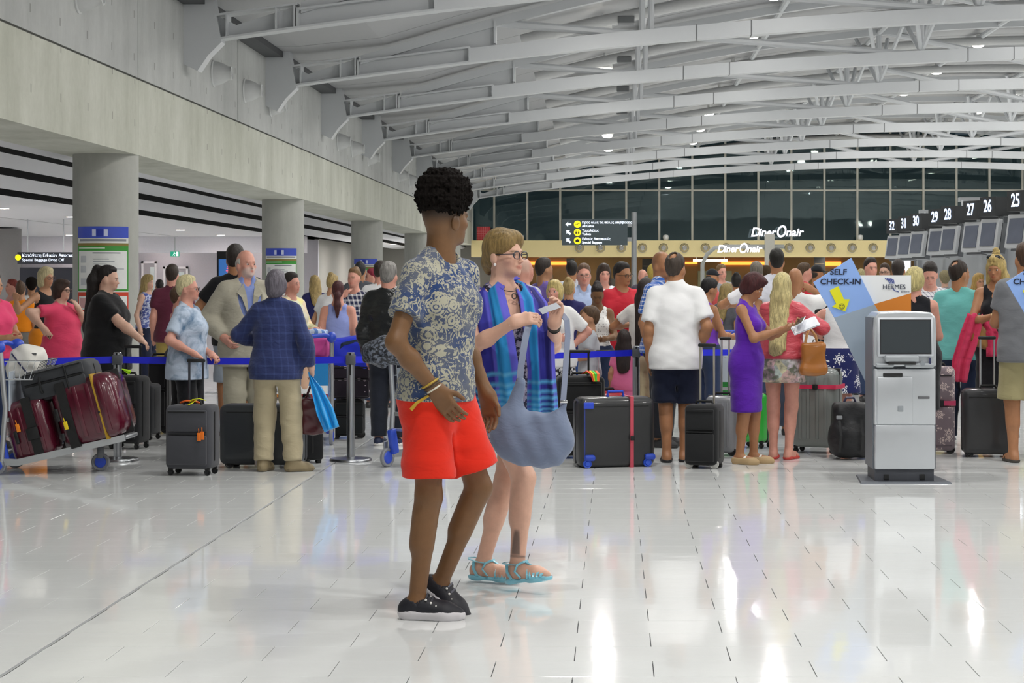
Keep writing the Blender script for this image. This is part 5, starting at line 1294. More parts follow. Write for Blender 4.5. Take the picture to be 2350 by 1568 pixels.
# luggage trolleys: x runs forward, the handle is at x = 0
def trolley(label, x, d, rz, basket=True):
    t = thing('luggage_trolley', label, 'trolley', (x, d, 0), R(rz), 'airport luggage trolleys'); W = .29
    mb = MB()
    for s_ in (-1, 1): mb.strip([(-.02, s_ * W, .10), (.10, s_ * W, .095), (.88, s_ * W * .62, .27)], .03, .05, up=(0, 0, 1))
    for f in (.12, .3, .48, .66, .84):
        w_ = W * (1 - .38 * (f - .1) / .78); z = .095 + (f - .1) / .78 * .175; mb.box((f - .018, -w_, z - .008), (f + .018, w_, z + .022))
    mb.tube([(.88, -W * .62, .27), (.93, 0, .285), (.88, W * .62, .27)], .016, 8); mb.build('deck', alu, t, True)
    for s_ in (-1, 1):
        MB().tube([(-.02, s_ * W, .1), (.01, s_ * W, .5), (-.03, s_ * W, .93)], .02, 10).build('post', alu, t, True)
        o = wheel_mb(.075, .035).build('wheel', [rubber_grey], t, True, loc=(-.06, s_ * W, .075)); MB().lathe([(.0, -.02), (.042, -.02), (.05, -.012), (.05, .012), (.042, .02), (0, .02)], 18, M=Matrix.Rotation(PI / 2, 4, 'X')).build('hub', blue_plastic, o, True)
        MB().rbox((-.05, s_ * (W + .026), .13), (.045, .012, .14), .005).build('wheel_fork', alu, t, True)
        MB().rbox((.02, s_ * W * .9, .20), (.07, .05, .20), .015, M=Matrix.Rotation(R(-12), 4, 'Y')).build('corner_shield', blue_plastic, t, True)
        MB().ball((-.045, s_ * W, .965), (.055, .045, .05), 14, 10).build('handle_knuckle', blue_plastic, t, True)
    o = wheel_mb(.07, .035).build('wheel', [rubber_grey], t, True, loc=(.66, 0, .07)); MB().lathe([(0, -.02), (.042, -.02), (.046, 0), (.042, .02), (0, .02)], 18, M=Matrix.Rotation(PI / 2, 4, 'X')).build('hub', blue_plastic, o, True); MB().rbox((0, 0, .07), (.05, .05, .09), .012).build('fork', plain('#6d7075', .5), o, True)
    MB().tube([(-.05, -W, .965), (-.12, -W * .8, .985), (-.15, -W * .4, .975), (-.15, W * .4, .975), (-.12, W * .8, .985), (-.05, W, .965)], .021, 10).build('handle_bar', blue_plastic, t, True)
    MB().rbox((.03, 0, .63), (.012, 2 * W - .05, .30), .004).build('back_board', plain('#b9c3cf', .4), t)
    MB().box((.0, -W + .01, .40), (.03, W - .01, .43)).box((.0, -W + .01, .28), (.03, W - .01, .30)).build('cross_bar', alu, t)
    if basket:
        mb = MB()
        for z, e in ((.72, .20), (.86, .27)): mb.tube([(.0, -W + .01, z), (e, -W + .03, z), (e, W - .03, z), (.0, W - .01, z)], .005, 6)
        for i in range(12): y = -W + .03 + i * (2 * W - .06) / 11; mb.tube([(.02, y, .72), (.20, y, .72), (.27, y, .86)], .0028, 5)
        for i in range(5): xx = .03 + .05 * i; mb.tube([(xx, -W + .02, .87), (xx * .8, -W + .02, .72), (xx * .8, W - .02, .72), (xx, W - .02, .87)], .0028, 5)
        mb.build('wire_basket', chrome, t, True)['kind'] = 'stuff'
    return t
TA = trolley('luggage trolley loaded with two dark red suitcases at the picture edge', wx(32, 15.1), 15.1, 3)
TB = trolley('luggage trolley with an advert board and a pink bag in its basket', wx(687, 17.6), 17.6, 94)
TC = trolley('luggage trolley with a dark bundle in its basket, beside the man in red shorts', -1.52, 15.35, 55)
TD_ = trolley('luggage trolley with a white box behind the woman in the purple dress', wx(1648, 19.2), 19.2, 95)
ad = MB().rbox((-.02, 0, .60), (.012, .52, .36), .004).build('advert_board', plain('#2a86c8', .3), TB); ad['label'] = 'advert with a figure spreading her arms under a blue sky'
MB().box((-.032, -.255, .425), (-.0265, .255, .53)).build('white_band', plain('#eceeee', .4), ad); MB().box((-.033, -.255, .425), (-.0268, .255, .455)).build('red_band', plain('#a82a2c', .4), ad)
fg_ = soft('advert_figure', [ell((-.027, -.06, .70), (.006, .02, .026), .006), cone((-.027, -.06, .67), (-.027, -.055, .58), .022, .03, .01, sc=(.3, 1, 1)), cone((-.027, -.075, .665), (-.027, -.155, .735), .009, .006, .006, sc=(.5, 1, 1)), cone((-.027, -.045, .665), (-.027, .04, .74), .009, .006, .006, sc=(.5, 1, 1)), cone((-.027, -.055, .58), (-.027, -.05, .53), .03, .036, .01, sc=(.3, 1, 1))], plain('#e0b79a', .5), ad, .0045)
words('lettering', 'Демонтаж', .035, plain('#23304a', .5), ad, (-.034, .22, .49), (PI / 2, 0, -PI / 2)); words('lettering', 'CALL', .03, plain('#f0d040', .5), ad, (-.035, .2, .44), (PI / 2, 0, -PI / 2))
# load of the first trolley
MAR = plain('#561126', .22, 0, .06, 5, 0, .7)
tl = R(-15.5)
def on_a(px, py, dy): p = at(px, py, 15.1); return (p.x, 15.1 + dy, p.z)
c1 = case('smaller dark red hard suitcase on the trolley, orange tag on its side', *on_a(100, 1051, .0)[:2], 0, .34, .47, .50, '#4a0d1c', 'hard', None, mat=MAR, band=(True, .12, .07, '#141416'), grip=False); c1.location = on_a(104, 1049, 0); c1.rotation_euler = (0, tl, 0)
c2 = case('larger glossy dark red suitcase on the trolley, yellow strap round it', 0, 0, 0, .50, .50, .50, '#4a0d1c', 'hard', None, mat=MAR, band=(True, .20, .012, '#b08a20'), grip=False); c2.location = on_a(237, 1009, 0); c2.rotation_euler = (0, tl, 0)
MB().box((-.18, -.262, -.004), (-.11, .26, .506)).build('dark_band', plain('#141416', .5), c2); MB().rbox((-.215, -.262, .27), (.03, .02, .1), .008).rbox((-.215, -.262, .1), (.03, .02, .06), .008).build('lock', black_plastic, c2, True)
MB().rbox((-.09, -.262, .2), (.03, .02, .1), .008).build('lock', black_plastic, c1, True)
tagc(c1, (-.06, -.28, .33), '#f28a1c'); tagc(c2, (-.17, -.285, .24), '#f2d21c')
c3 = case('charcoal soft case lying on top of the dark red suitcases', 0, 0, 0, .55, .24, .42, '#3a3c40', 'soft', None, grip=False); c3.location = on_a(152, 908, 0); c3.rotation_euler = (0, R(-14), 0)
MB().rbox((.10, -.23, .12), (.012, .02, .22), .004).build('strap', black_plastic, c3); MB().tube([(-.10, -.235, .06), (-.10, -.26, .09), (-.10, -.26, .15), (-.10, -.235, .18)], .01, 6).build('side_handle', black_plastic, c3, True)
def lump(name, label, cat, prims, mat, h=.009, post=None, group=None):
    f = field(prims, post); V, F = surface(f, h); V = relax(V, F, 1); c = V.mean(0); c[2] = V[:, 2].min()
    o = np_mesh(name, V - c, F, mat, None, None, tuple(c)); tag(o, label, cat, group); return o, c
def wrinkle(amp, fr=40):
    return lambda P, D: D + amp * (np.sin(P[:, 0] * fr + 2 * np.sin(P[:, 2] * fr * .6)) + .6 * np.sin(P[:, 2] * fr * 1.3 + 2 * np.sin(P[:, 0] * fr * .5 + P[:, 1] * fr * .4)))
p = at(66, 815, 15.1)
o, c = lump('handbag', 'cream white leather handbag in the wire basket of the loaded trolley', 'bag', [ell((p.x, 15.1, p.z - .02), (.145, .12, .105), .05), rbx((p.x - .02, 15.1, p.z - .11), (.13, .11, .07), .04, .05)], plain('#e6e3dc', .45), .008, wrinkle(.004, 45))
MB().tube([(-.09, -.10, .20), (-.02, -.13, .12), (.06, -.12, .02)], .006, 6).build('strap', plain('#2a2c50', .5), o, True); MB().box((.05, -.105, .19), (.10, -.095, .205)).build('metal_plate', chrome, o)
# middle heap: dark case, spotted case, blue bag
case('black suitcase at the bottom of the heap between the trolleys', wx(800, 18.4), 18.4, 10, .30, .36, .30, '#1d2022', 'soft', 'two', grip=False)
case('black suitcase with pale dots lying on a dark suitcase', wx(806, 18.4), 18.4, 8, .38, .33, .32, '#231c26', 'soft', None, z=.37, mat=mat_cloth('#231c26', 'dots', '#b9a9b4', fold=.05, sc=1.1))
p = at(806, 815, 18.4)
o, c = lump('duffel_bag', 'bright blue duffel bag on top of the spotted suitcase', 'bag', [rbx((p.x, 18.4, p.z - .0), (.20, .16, .155), .06, .03), ell((p.x + .02, 18.4, p.z + .1), (.17, .13, .08), .05)], plain('#1f35cf', .4), .012, wrinkle(.005, 25))
MB().strip([(-.15, -.15, .18), (-.06, -.16, .27), (.12, -.15, .31), (.19, -.10, .32)], .03, .006, up=(0, -1, .3)).build('carry_strap', plain('#152a45', .7), o)
p = at(722, 795, 17.75)
o, c = lump('pink_bag', 'pink soft bag in the basket of the trolley with the advert board', 'bag', [rbx((p.x, 17.74, p.z), (.13, .11, .10), .04, .03)], plain('#d24a9a', .5), .012, wrinkle(.004, 30))
o, c = lump('folded_cloth', 'pale blue and white clothes lying on the pink bag', 'clothes', [rbx((p.x, 17.74, p.z + .125), (.12, .10, .03), .02, .03)], mat_cloth('#cfdcf0', 'stripe', '#6a8fd0', fold=.4), .012, wrinkle(.006, 40))
p = at(886, 806, 15.42)
o, c = lump('clothes_bundle', 'dark patterned clothes heaped in the basket beside the man in red shorts', 'clothes', [ell((p.x + .02, 15.42, p.z), (.16, .13, .12), .05), ell((p.x - .09, 15.45, p.z - .02), (.12, .11, .10), .05)], mat_cloth('#1c1e24', 'speckle', '#6f7684', rough=.5), .010, wrinkle(.009, 38))
wb = MB().rbox((0, 0, 0), (.34, .30, .36), .01).build('white_box', plain('#e8e6e6', .6)); wb.location = (wx(1650, 19.3), 19.55, .78); tag(wb, 'white box standing on the trolley behind the woman in the purple dress', 'box')
bk = MB().rbox((0, 0, 0), (.34, .34, .33), .03).build('green_bag', mat_cloth('#3f9a4a', fold=.2)); bk.location = (wx(1650, 19.3), 19.58, .43); tag(bk, 'green bag under the white box on the trolley', 'bag')

# standing suitcases
s1 = case('dark grey four-wheeled soft suitcase with orange tags, held by the white-haired woman', wx(436, 14.75), 14.85, -8, .36, .53, .24, '#47484e', 'soft', 'spin', .33, hcol='#4a4b50', hgap=.30)
tagc(s1, (.10, -.15, .36), '#f27a1c'); tagc(s1, (.125, -.15, .37), '#f27a1c')
MB().tube([(-.09, -.02, .545), (-.03, -.06, .562), (.03, -.05, .56), (.06, -.02, .545)], .008, 6).build('ribbon', plain('#f06a20', .5), s1, True)
MB().strip([(.0, -.05, .55), (.03, -.07, .575), (.08, -.07, .58), (.12, -.05, .565)], .03, .004).strip([(.05, -.06, .57), (.02, -.08, .545), (.0, -.10, .535)], .022, .004).build('ribbon', plain('#e8ec20', .5), s1, True)
case('large charcoal suitcase lying on its long side, flowered strap round it', wx(600, 15.35), 15.45, -3, .66, .50, .27, '#33373c', 'smooth', 'two', rough=.5, band=(True, -.02, .05, mat_cloth('#e9e2d6', 'blotch', '#c84a3a', fold=.05, sc=1.6)), grip=False)
case('narrow black suitcase half hidden behind the cream-trousered woman', wx(704, 15.9), 15.9, -60, .36, .52, .16, '#17181b', 'soft', 'two')
s4 = case('tall black suitcase pulled by the long ponytailed woman in black', wx(296, 17.2), 17.2, -14, .30, .64, .26, '#1a1b1e', 'soft', 'spin', .25, hcol='#2a2b2e')
MB().tube([(.06, -.1, .66), (.0, -.12, .70), (.07, -.10, .68)], .012, 6).build('ribbon', plain('#b8f020', .5), s4, True)
case('second black suitcase standing behind the ponytailed woman’s case', wx(330, 18.2), 18.2, -14, .26, .52, .24, '#202226', 'soft', 'spin')
case('tall black upright bag behind the white-haired woman', wx(367, 19.0), 19.0, 0, .18, .74, .25, '#17171a', 'soft', 'two')
s6 = case('large black hard suitcase on its side with blue wheels and a red strap', wx(1408, 15.4), 15.55, 15, .62, .55, .28, '#1e1f21', 'smooth', None, rough=.5, band=(True, .18, .028, '#c2485a'), grip=False)
for sx, sy in ((-.25, -.12), (.24, -.12), (-.25, .12), (.24, .12)):
    o = wheel_mb(.034, .03).build('wheel', plain('#2f55c8', .45), s6, True, loc=(sx, sy - .02, .034)); MB().rbox((.02, 0, .045), (.09, .05, .05), .02).build('wheel_housing', plain('#2848b8', .45), o, True)
MB().rbox((-.24, -.145, .49), (.08, .012, .05), .005).build('corner_badge', plain('#2848c8', .4), s6, True); MB().rbox((-.27, -.13, .28), (.012, .02, .4), .005).build('edge_trim', plain('#2a3a80', .4), s6, True)
MB().tube([(-.05, 0, .55), (-.045, 0, .59), (.075, 0, .59), (.08, 0, .55)], .012, 8).build('carry_handle', plain('#2848c8', .4), s6, True)
s7 = case('upright black soft suitcase behind the grey slouch bag, coloured ribbon on top', wx(1330, 16.2), 16.3, 6, .40, .68, .26, '#141517', 'soft', 'two', .2, hgap=.4, hcol='#2a2a2c')
for i, c_ in enumerate(('#e8402a', '#f2d21c', '#3fd04a', '#f06a20')): MB().strip([(.02 + .02 * i, -.06, .70), (.05 + .025 * i, -.12, .725), (.08 + .02 * i, -.16, .70), (.10 + .012 * i, -.17, .64)], .022, .004).build('ribbon', plain(c_, .5), s7, True)
case('red suitcase with a tall silver pull handle behind the boy', wx(1392, 18.0), 18.0, 0, .30, .46, .22, '#c8303a', 'hard', 'two', .36, hgap=.55, hcol='#d0d2d4')
case('small black cabin suitcase with one pale wheel, beside the white-shirted man', wx(1618, 15.3), 15.4, -20, .27, .50, .24, '#1f2022', 'soft', 'two', .46, hgap=.42, hcol='#c9c4b4', wcol='#c8c8c4')
case('grey hard suitcase next to the small black cabin suitcase', wx(1660, 16.5), 16.55, -20, .26, .50, .22, '#85888c', 'hard', 'two', .48, hgap=.25)
case('bright green suitcase between the purple dress and the coral jacket', wx(1733, 17.3), 17.3, -35, .26, .48, .20, '#2fae3a', 'hard', 'spin')
case('big silver-grey hard suitcase with a pink strap near the kiosk', wx(1878, 16.7), 16.8, -22, .40, .72, .28, '#7d8482', 'hard', 'spin', band=(False, .72, .035, '#d8305a'), rough=.35)
case('flowered grey and pink suitcase behind the kiosk, pink strap round it', wx(2152, 16.7), 16.75, -8, .30, .74, .24, '#8d8288', 'soft', 'two', mat=mat_cloth('#84787f', 'rosette', '#d8c8c4', fold=.05, sc=1.2), band=(False, .55, .04, '#c8406a'))
case('black cabin suitcase with raised silver handle beside the young blonde woman', wx(2268, 16.4), 16.4, -3, .44, .57, .24, '#232427', 'smooth', 'two', .42, rough=.6, hgap=.26, hcol='#c0c4c8')
# backpack on the floor
p = Vector((wx(1950, 16.2), 16.2, 0))
o, c = lump('backpack', 'black backpack standing on the floor between the grey suitcase and the kiosk', 'backpack', [rbx((p.x, p.y, .24), (.15, .12, .23), .06, .03), ell((p.x, p.y - .1, .17), (.13, .07, .14), .03), ell((p.x - .13, p.y, .16), (.05, .09, .12), .03)], mat_cloth('#1c1d20', fold=.3, rough=.6), .010, wrinkle(.004, 35))
MB().tube([(-.05, -.02, .46), (-.03, -.03, .50), (.03, -.03, .50), (.05, -.02, .46)], .01, 6).build('grab_loop', plain('#3a3c5a', .5), o, True); MB().strip([(-.10, -.14, .32), (-.09, -.185, .2), (-.10, -.16, .06)], .02, .005, up=(0, -1, 0)).build('compression_strap', black_plastic, o); MB().strip([(.08, -.15, .33), (.09, -.19, .2), (.08, -.16, .06)], .02, .005, up=(0, -1, 0)).build('compression_strap', black_plastic, o)
MB().rbox((-.10, -.135, .345), (.05, .02, .03), .006).build('buckle', plain('#8d9094', .3), o, True)

# ------------------------------------------------------------------ self check-in kiosk
silver = plain('#c6cacf', .34, .5, .02); silver2 = plain('#a6abb0', .4, .3, .02); dgrey = plain('#4a4d55', .5)
def kiosk(x, d, rz, which):
    t = thing('check_in_kiosk', 'silver check-in kiosk with dark screen, %s' % which, 'kiosk', (x, d, 0), R(rz), 'self check-in kiosks')
    mb = MB(); mb.add([(-.33, -.30, 0), (.33, -.30, 0), (.29, .30, 0), (-.29, .30, 0), (-.325, -.29, .012), (.325, -.29, .012), (.285, .29, .012), (-.285, .29, .012)], [(0, 1, 5, 4), (1, 2, 6, 5), (2, 3, 7, 6), (3, 0, 4, 7), (4, 5, 6, 7)]); mb.build('base_plate', plain('#5d626a', .55, .2), t)
    MB().box((-.215, -.20, .012), (.215, .2, .10)).build('plinth', dgrey, t)
    for sx in (-.13, .13): MB().rbox((sx, -.202, .04), (.04, .012, .04), .004).build('foot_lock', black_plastic, t)
    MB().box((-.23, -.19, .10), (.23, .22, 1.20)).build('cabinet', plain('#6f747b', .45, .2), t)
    MB().rbox((0, -.205, .26), (.435, .06, .325), .012).build('lower_panel', silver, t, True)
    MB().rbox((0, -.205, .625), (.445, .07, .41), .012).build('door', silver, t, True)
    o = MB().rbox((-.075, -.235, .60), (.265, .03, .35), .015).build('front_hatch', silver, t, True)
    MB().rbox((-.035, -.252, .54), (.04, .006, .04), .004).build('lock_plate', plain('#9aa0a6', .4), o, True)
    MB().rbox((.135, -.242, .62), (.085, .012, .018), .004).build('slot', plain('#6f7074', .4, .5), t, True)
    MB().rbox((-.09, -.235, .785), (.14, .05, .028), .006).build('paper_outlet', black_plastic, t, True)
    # head with rounded shoulders, screen, tray
    mb = MB(); prof = [(-.225, .845), (.225, .845), (.228, 1.10), (.222, 1.20), (.19, 1.238), (.0, 1.246), (-.19, 1.238), (-.222, 1.20), (-.228, 1.10)]
    mb.prism(prof, -.24, .20); h_ = mb.build('head', silver, t, False); bv = h_.modifiers.new('b', 'BEVEL'); bv.width = .012; bv.segments = 2; bv.limit_method = 'ANGLE'
    tm = Matrix.Translation((0, -.245, 1.06)) @ Matrix.Rotation(R(-6), 4, 'X')
    MB().rbox((0, 0, 0), (.41, .03, .29), .012, M=tm).build('bezel', plain('#c6cad0', .35, .3), t, True)
    MB().box((-.178, -.019, -.118), (.178, -.0155, .118), M=tm).build('screen', plain('#3b4145', .12, 0, .02), t); MB().box((-.186, -.0165, -.126), (.186, -.0152, .126), M=tm).build('screen_gasket', plain('#23252a', .5), t)
    o = MB().rbox((-.03, -.27, .905), (.25, .07, .055), .018).build('tray_hood', silver2, t, True); MB().rbox((-.03, -.29, .872), (.20, .04, .018), .005).build('tray_slot', black_plastic, o, True)
    MB().rbox((-.15, -.262, .855), (.13, .05, .03), .01).rbox((.10, -.262, .855), (.21, .05, .035), .012).build('ledge', silver2, t, True)
    MB().rbox((.175, -.275, .885), (.014, .02, .05), .004).build('card_slot', plain('#2a2f55', .4), t, True); MB().lathe([(0, .02), (.018, .02), (.02, 0)], 16, M=Matrix.Translation((.12, -.27, .868)) @ Matrix.Rotation(PI / 2, 4, 'X')).build('button', plain('#8d9399', .4), t, True)
    return t
KXp = wx(2066, 14.45)
kiosk(KXp, 14.45, 0, 'in full view at the front of the hall')
kiosk(KXp + 1.47, 14.45, 0, 'beyond the picture edge on the right')
def kiosk_sign(x0, which):
    """flat angled sign boards standing behind a kiosk; x0 shifts along the hall"""
    d = 14.95; P_ = lambda px, py: (wx(px, d), wz(py, d)); bx = wx(2066, d); t = thing('kiosk_sign', 'angular blue, white and orange SELF CHECK-IN sign, %s' % which, 'sign', (bx + x0, d, 0), 0, 'self check-in signs')
    def poly(name, pts, col, y0, y1, par=None, m=None):
        return MB().prism([(a - bx, b_) for a, b_ in (P_(*q) for q in pts)], y0, y1).build(name, m or plain(col, .4, 0, .01), par or t)
    poly('blue_panel', [(1866, 648), (1953, 592), (2006, 699), (1914, 729)], '#8fb2f0', -.02, .0)
    poly('grey_panel', [(1914, 729), (2006, 699), (2060, 790), (2080, 1000), (2046, 1000)], '#9aa9ba', -.02, .0)
    poly('white_panel', [(1960, 632), (2091, 632), (2091, 673), (2000, 700)], '#eceef0', .004, .02); poly('orange_panel', [(2000, 700), (2091, 673), (2091, 760), (2030, 760)], '#d8822a', .004, .02)
    poly('back_frame', [(2010, 745), (2088, 745), (2088, 1075), (2010, 1075)], '#8d9298', .03, .06)
    ink = plain('#15203c', .5)
    for txt, px, py, sz in (('SELF', 1923, 625, .060), ('CHECK-IN', 1928, 647, .060)):
        a, b_ = P_(px, py); words('lettering', txt, sz, ink, t, (a - bx, -.022, b_), align='CENTER', sx=1.12, bold=.0012, shear=.05)
    ar = poly('arrow', [(1903, 667), (1923, 657), (1936, 687), (1949, 687), (1939, 715), (1909, 704), (1918, 697)], '#e8e41c', -.026, -.021)
    a, b_ = P_(1931, 703); a -= bx; yy = -.0275
    f = MB().tube([(a + .021 * math.cos(q), yy, b_ + .021 * math.sin(q)) for q in np.linspace(0, 2 * PI, 20, endpoint=False)], .0014, 5, closed=True); f.tube([(a - .006, yy, b_ + .011), (a - .008, yy, b_ + .002)], .0022, 5).tube([(a + .010, yy, b_ + .010), (a + .008, yy, b_ + .001)], .0022, 5).tube([(a + .012 * math.cos(q), yy, b_ - .002 + .011 * math.sin(q)) for q in np.linspace(-2.7, -.4, 8)], .0014, 5); f.build('smiling_face', ink, ar, True)
    a, b_ = P_(2052, 659); words('lettering', 'HERMES', .052, plain('#3b4054', .5), t, (a - bx, .002, b_), align='CENTER', sx=.95)
    a, b_ = P_(2068, 669); words('lettering', 'airports', .02, plain('#8d9099', .5), t, (a - bx, .002, b_))
    mb = MB()
    for i in range(4): mb.strip([(P_(2031 + 4.2 * i, 639)[0] - bx, .002, P_(0, 639)[1]), (P_(2038 + 4.2 * i, 644)[0] - bx, .002, P_(0, 643)[1]), (P_(2043 + 3 * i, 651)[0] - bx, .002, P_(0, 651)[1])], .006, .003, up=(0, 1, 0))
    mb.strip([(P_(2048, 661)[0] - bx, .002, P_(0, 661)[1]), (P_(2053, 667)[0] - bx, .002, P_(0, 667)[1]), (P_(2063, 670)[0] - bx, .002, P_(0, 670)[1])], .005, .003, up=(0, 1, 0))
    mb.build('logo', plain('#32469a', .5), t)
    MB().box((-.10, .02, 0), (-.06, .06, .6)).box((.06, .02, 0), (.10, .06, .6)).build('support', plain('#8d9298', .4), t)
kiosk_sign(0, 'behind the kiosk in full view'); kiosk_sign(1.47, 'cut by the picture edge on the right')
# ------------------------------------------------------------------ the people
SK = dict(fair='#d9ae98', pink='#dc9f8c', mid='#c2906f', tan='#b07c58', brown='#7c5838', dark='#6d452e', olive='#a87a58')
BLOND, SAND, BROWN, DKBR, BLK, GREY, WHT_, AUB = '#c9b27c', '#a8915f', '#5a4331', '#33271f', '#1b1614', '#7d7a76', '#cfc9b8', '#4a2426'
def tee(c, **k): return dict(k='tee', col=c, **k)
def tank(c, **k): return dict(k='tank', col=c, **k)
def lng(c, **k): return dict(k='long', col=c, **k)
def trou(c, **k): return dict(k='trousers', col=c, **k)
def shor(c, **k): return dict(k='shorts', col=c, **k)
def skirt(c, hem, **k): return dict(k='skirt', col=c, hem=hem, **k)
JEAN = trou('#2c3a58'); DARK = trou('#24252a'); KHA = trou('#a8946c')

# ---- the man in red shorts, walking
dm = 8.5
def socks(B, V, Cc): return Cc
M1 = None
def man():
    X0 = wx(1006, dm); RMi = rotz(R(60)); org = np.array([X0, dm, 0.])
    lo = lambda x, y, d: (np.array(at(x, y, d)) - org) @ RMi
    dw = lambda v: np.asarray(v, float) @ RMi
    B = person(1006, 384, dm, 60, 'person walking in red shorts and blue flowered t-shirt, dark skin, curly black flat-top hair', 'm', SK['brown'], ('fro', '#15110f'),
        top=tee('#27406f', pat='floral', col2='#aba896', hem=-.055, sl=.62, loose=.03, off=.015, sflare=.02, wr=.004, sc=1.0, fold=.25),
        bot=shor('#dc2a14', len=.80, off=.016, flare=.026, wr=.0035, waist=.06, fold=.25), shoes=('sneaker', '#15151f', '#cfccd0'), fat=-.2, head=(78, -2), res=.0052, h=None,
        armR=dict(w=lo(1001, 897, 8.33), e=dw((-.7, -.5, .1)), n=dw((.25, 1, .2)), c=28, d=dw((.55, .0, -.75))), armL=dict(w=lo(1118, 905, 8.72), e=dw((-.3, .4, 0)), n=dw((-.6, -1, 0)), c=32, d=dw((.15, 0, -1))),
        feet=dict(R=dict(p=lo(957, 1374, 8.46), yaw=22, k=dw((1, -.2, 0))), L=dict(p=lo(1012, 1334, 8.62), yaw=15, pitch=33, k=dw((1, .05, 0)))), glasses=None, group='couple walking across the hall', tx=1.0, lean=3)
    s = B.s
    # bracelets and laces
    S, E, W, dr, pn, cu = B.arm['R']; u = nrm(W - E)
    Q = np.stack([nrm(np.cross(u, pn)), nrm(pn), u], 1)
    for off, r, c_, nm in ((-.012, .036, '#d8d4c4', 'bracelet'), (-.028, .037, '#4a3a26', 'bracelet'), (-.042, .038, '#b89a3a', 'bracelet')):
        MB().tube([W + Q @ np.array([r * math.cos(a), r * .86 * math.sin(a), off]) for a in np.linspace(0, 2 * PI, 18, endpoint=False)], .0045, 6, closed=True).build(nm, plain(c_, .6), B.root, True)
    wq = W + dw((-.03, -.02, -.02)); mb = MB()
    MB().tube([wq, wq + dw((-.05, 0, -.03)), wq + dw((-.075, 0, -.06))], .006, 6, r2=.009).build('bracelet_tassel', plain('#b8952a', .7), B.root, True)
    for sd in 'LR':
        Hp, K, A, RF = B.leg[sd]; mb = MB()
        for i in range(5):
            y = -.045 - .022 * i; z = .004 - .0125 * i
            mb.strip([A + RF @ (np.array([x, y, z + .017 - abs(x) * .5]) * s) for x in (-.03, -.015, 0, .015, .03)], .008, .005, up=tuple(RF @ np.array([0, -.4, 1.])))
        o = mb.build('laces', plain('#2a2a33' if sd == 'R' else '#55555f', .7), B.root, True); o['kind'] = 'stuff'
        mb = MB()
        for i in range(5):
            for sx in (-1, 1): mb.ball(tuple(A + RF @ (np.array([sx * .036, -.045 - .021 * i, .001 - .0125 * i]) * s)), .0055, 8, 6)
        mb.build('eyelets', plain('#e6e4e0', .4), B.root, True)['kind'] = 'stuff'
    # fly seam of the shorts and the shirt hem line
    return B
M1 = man()
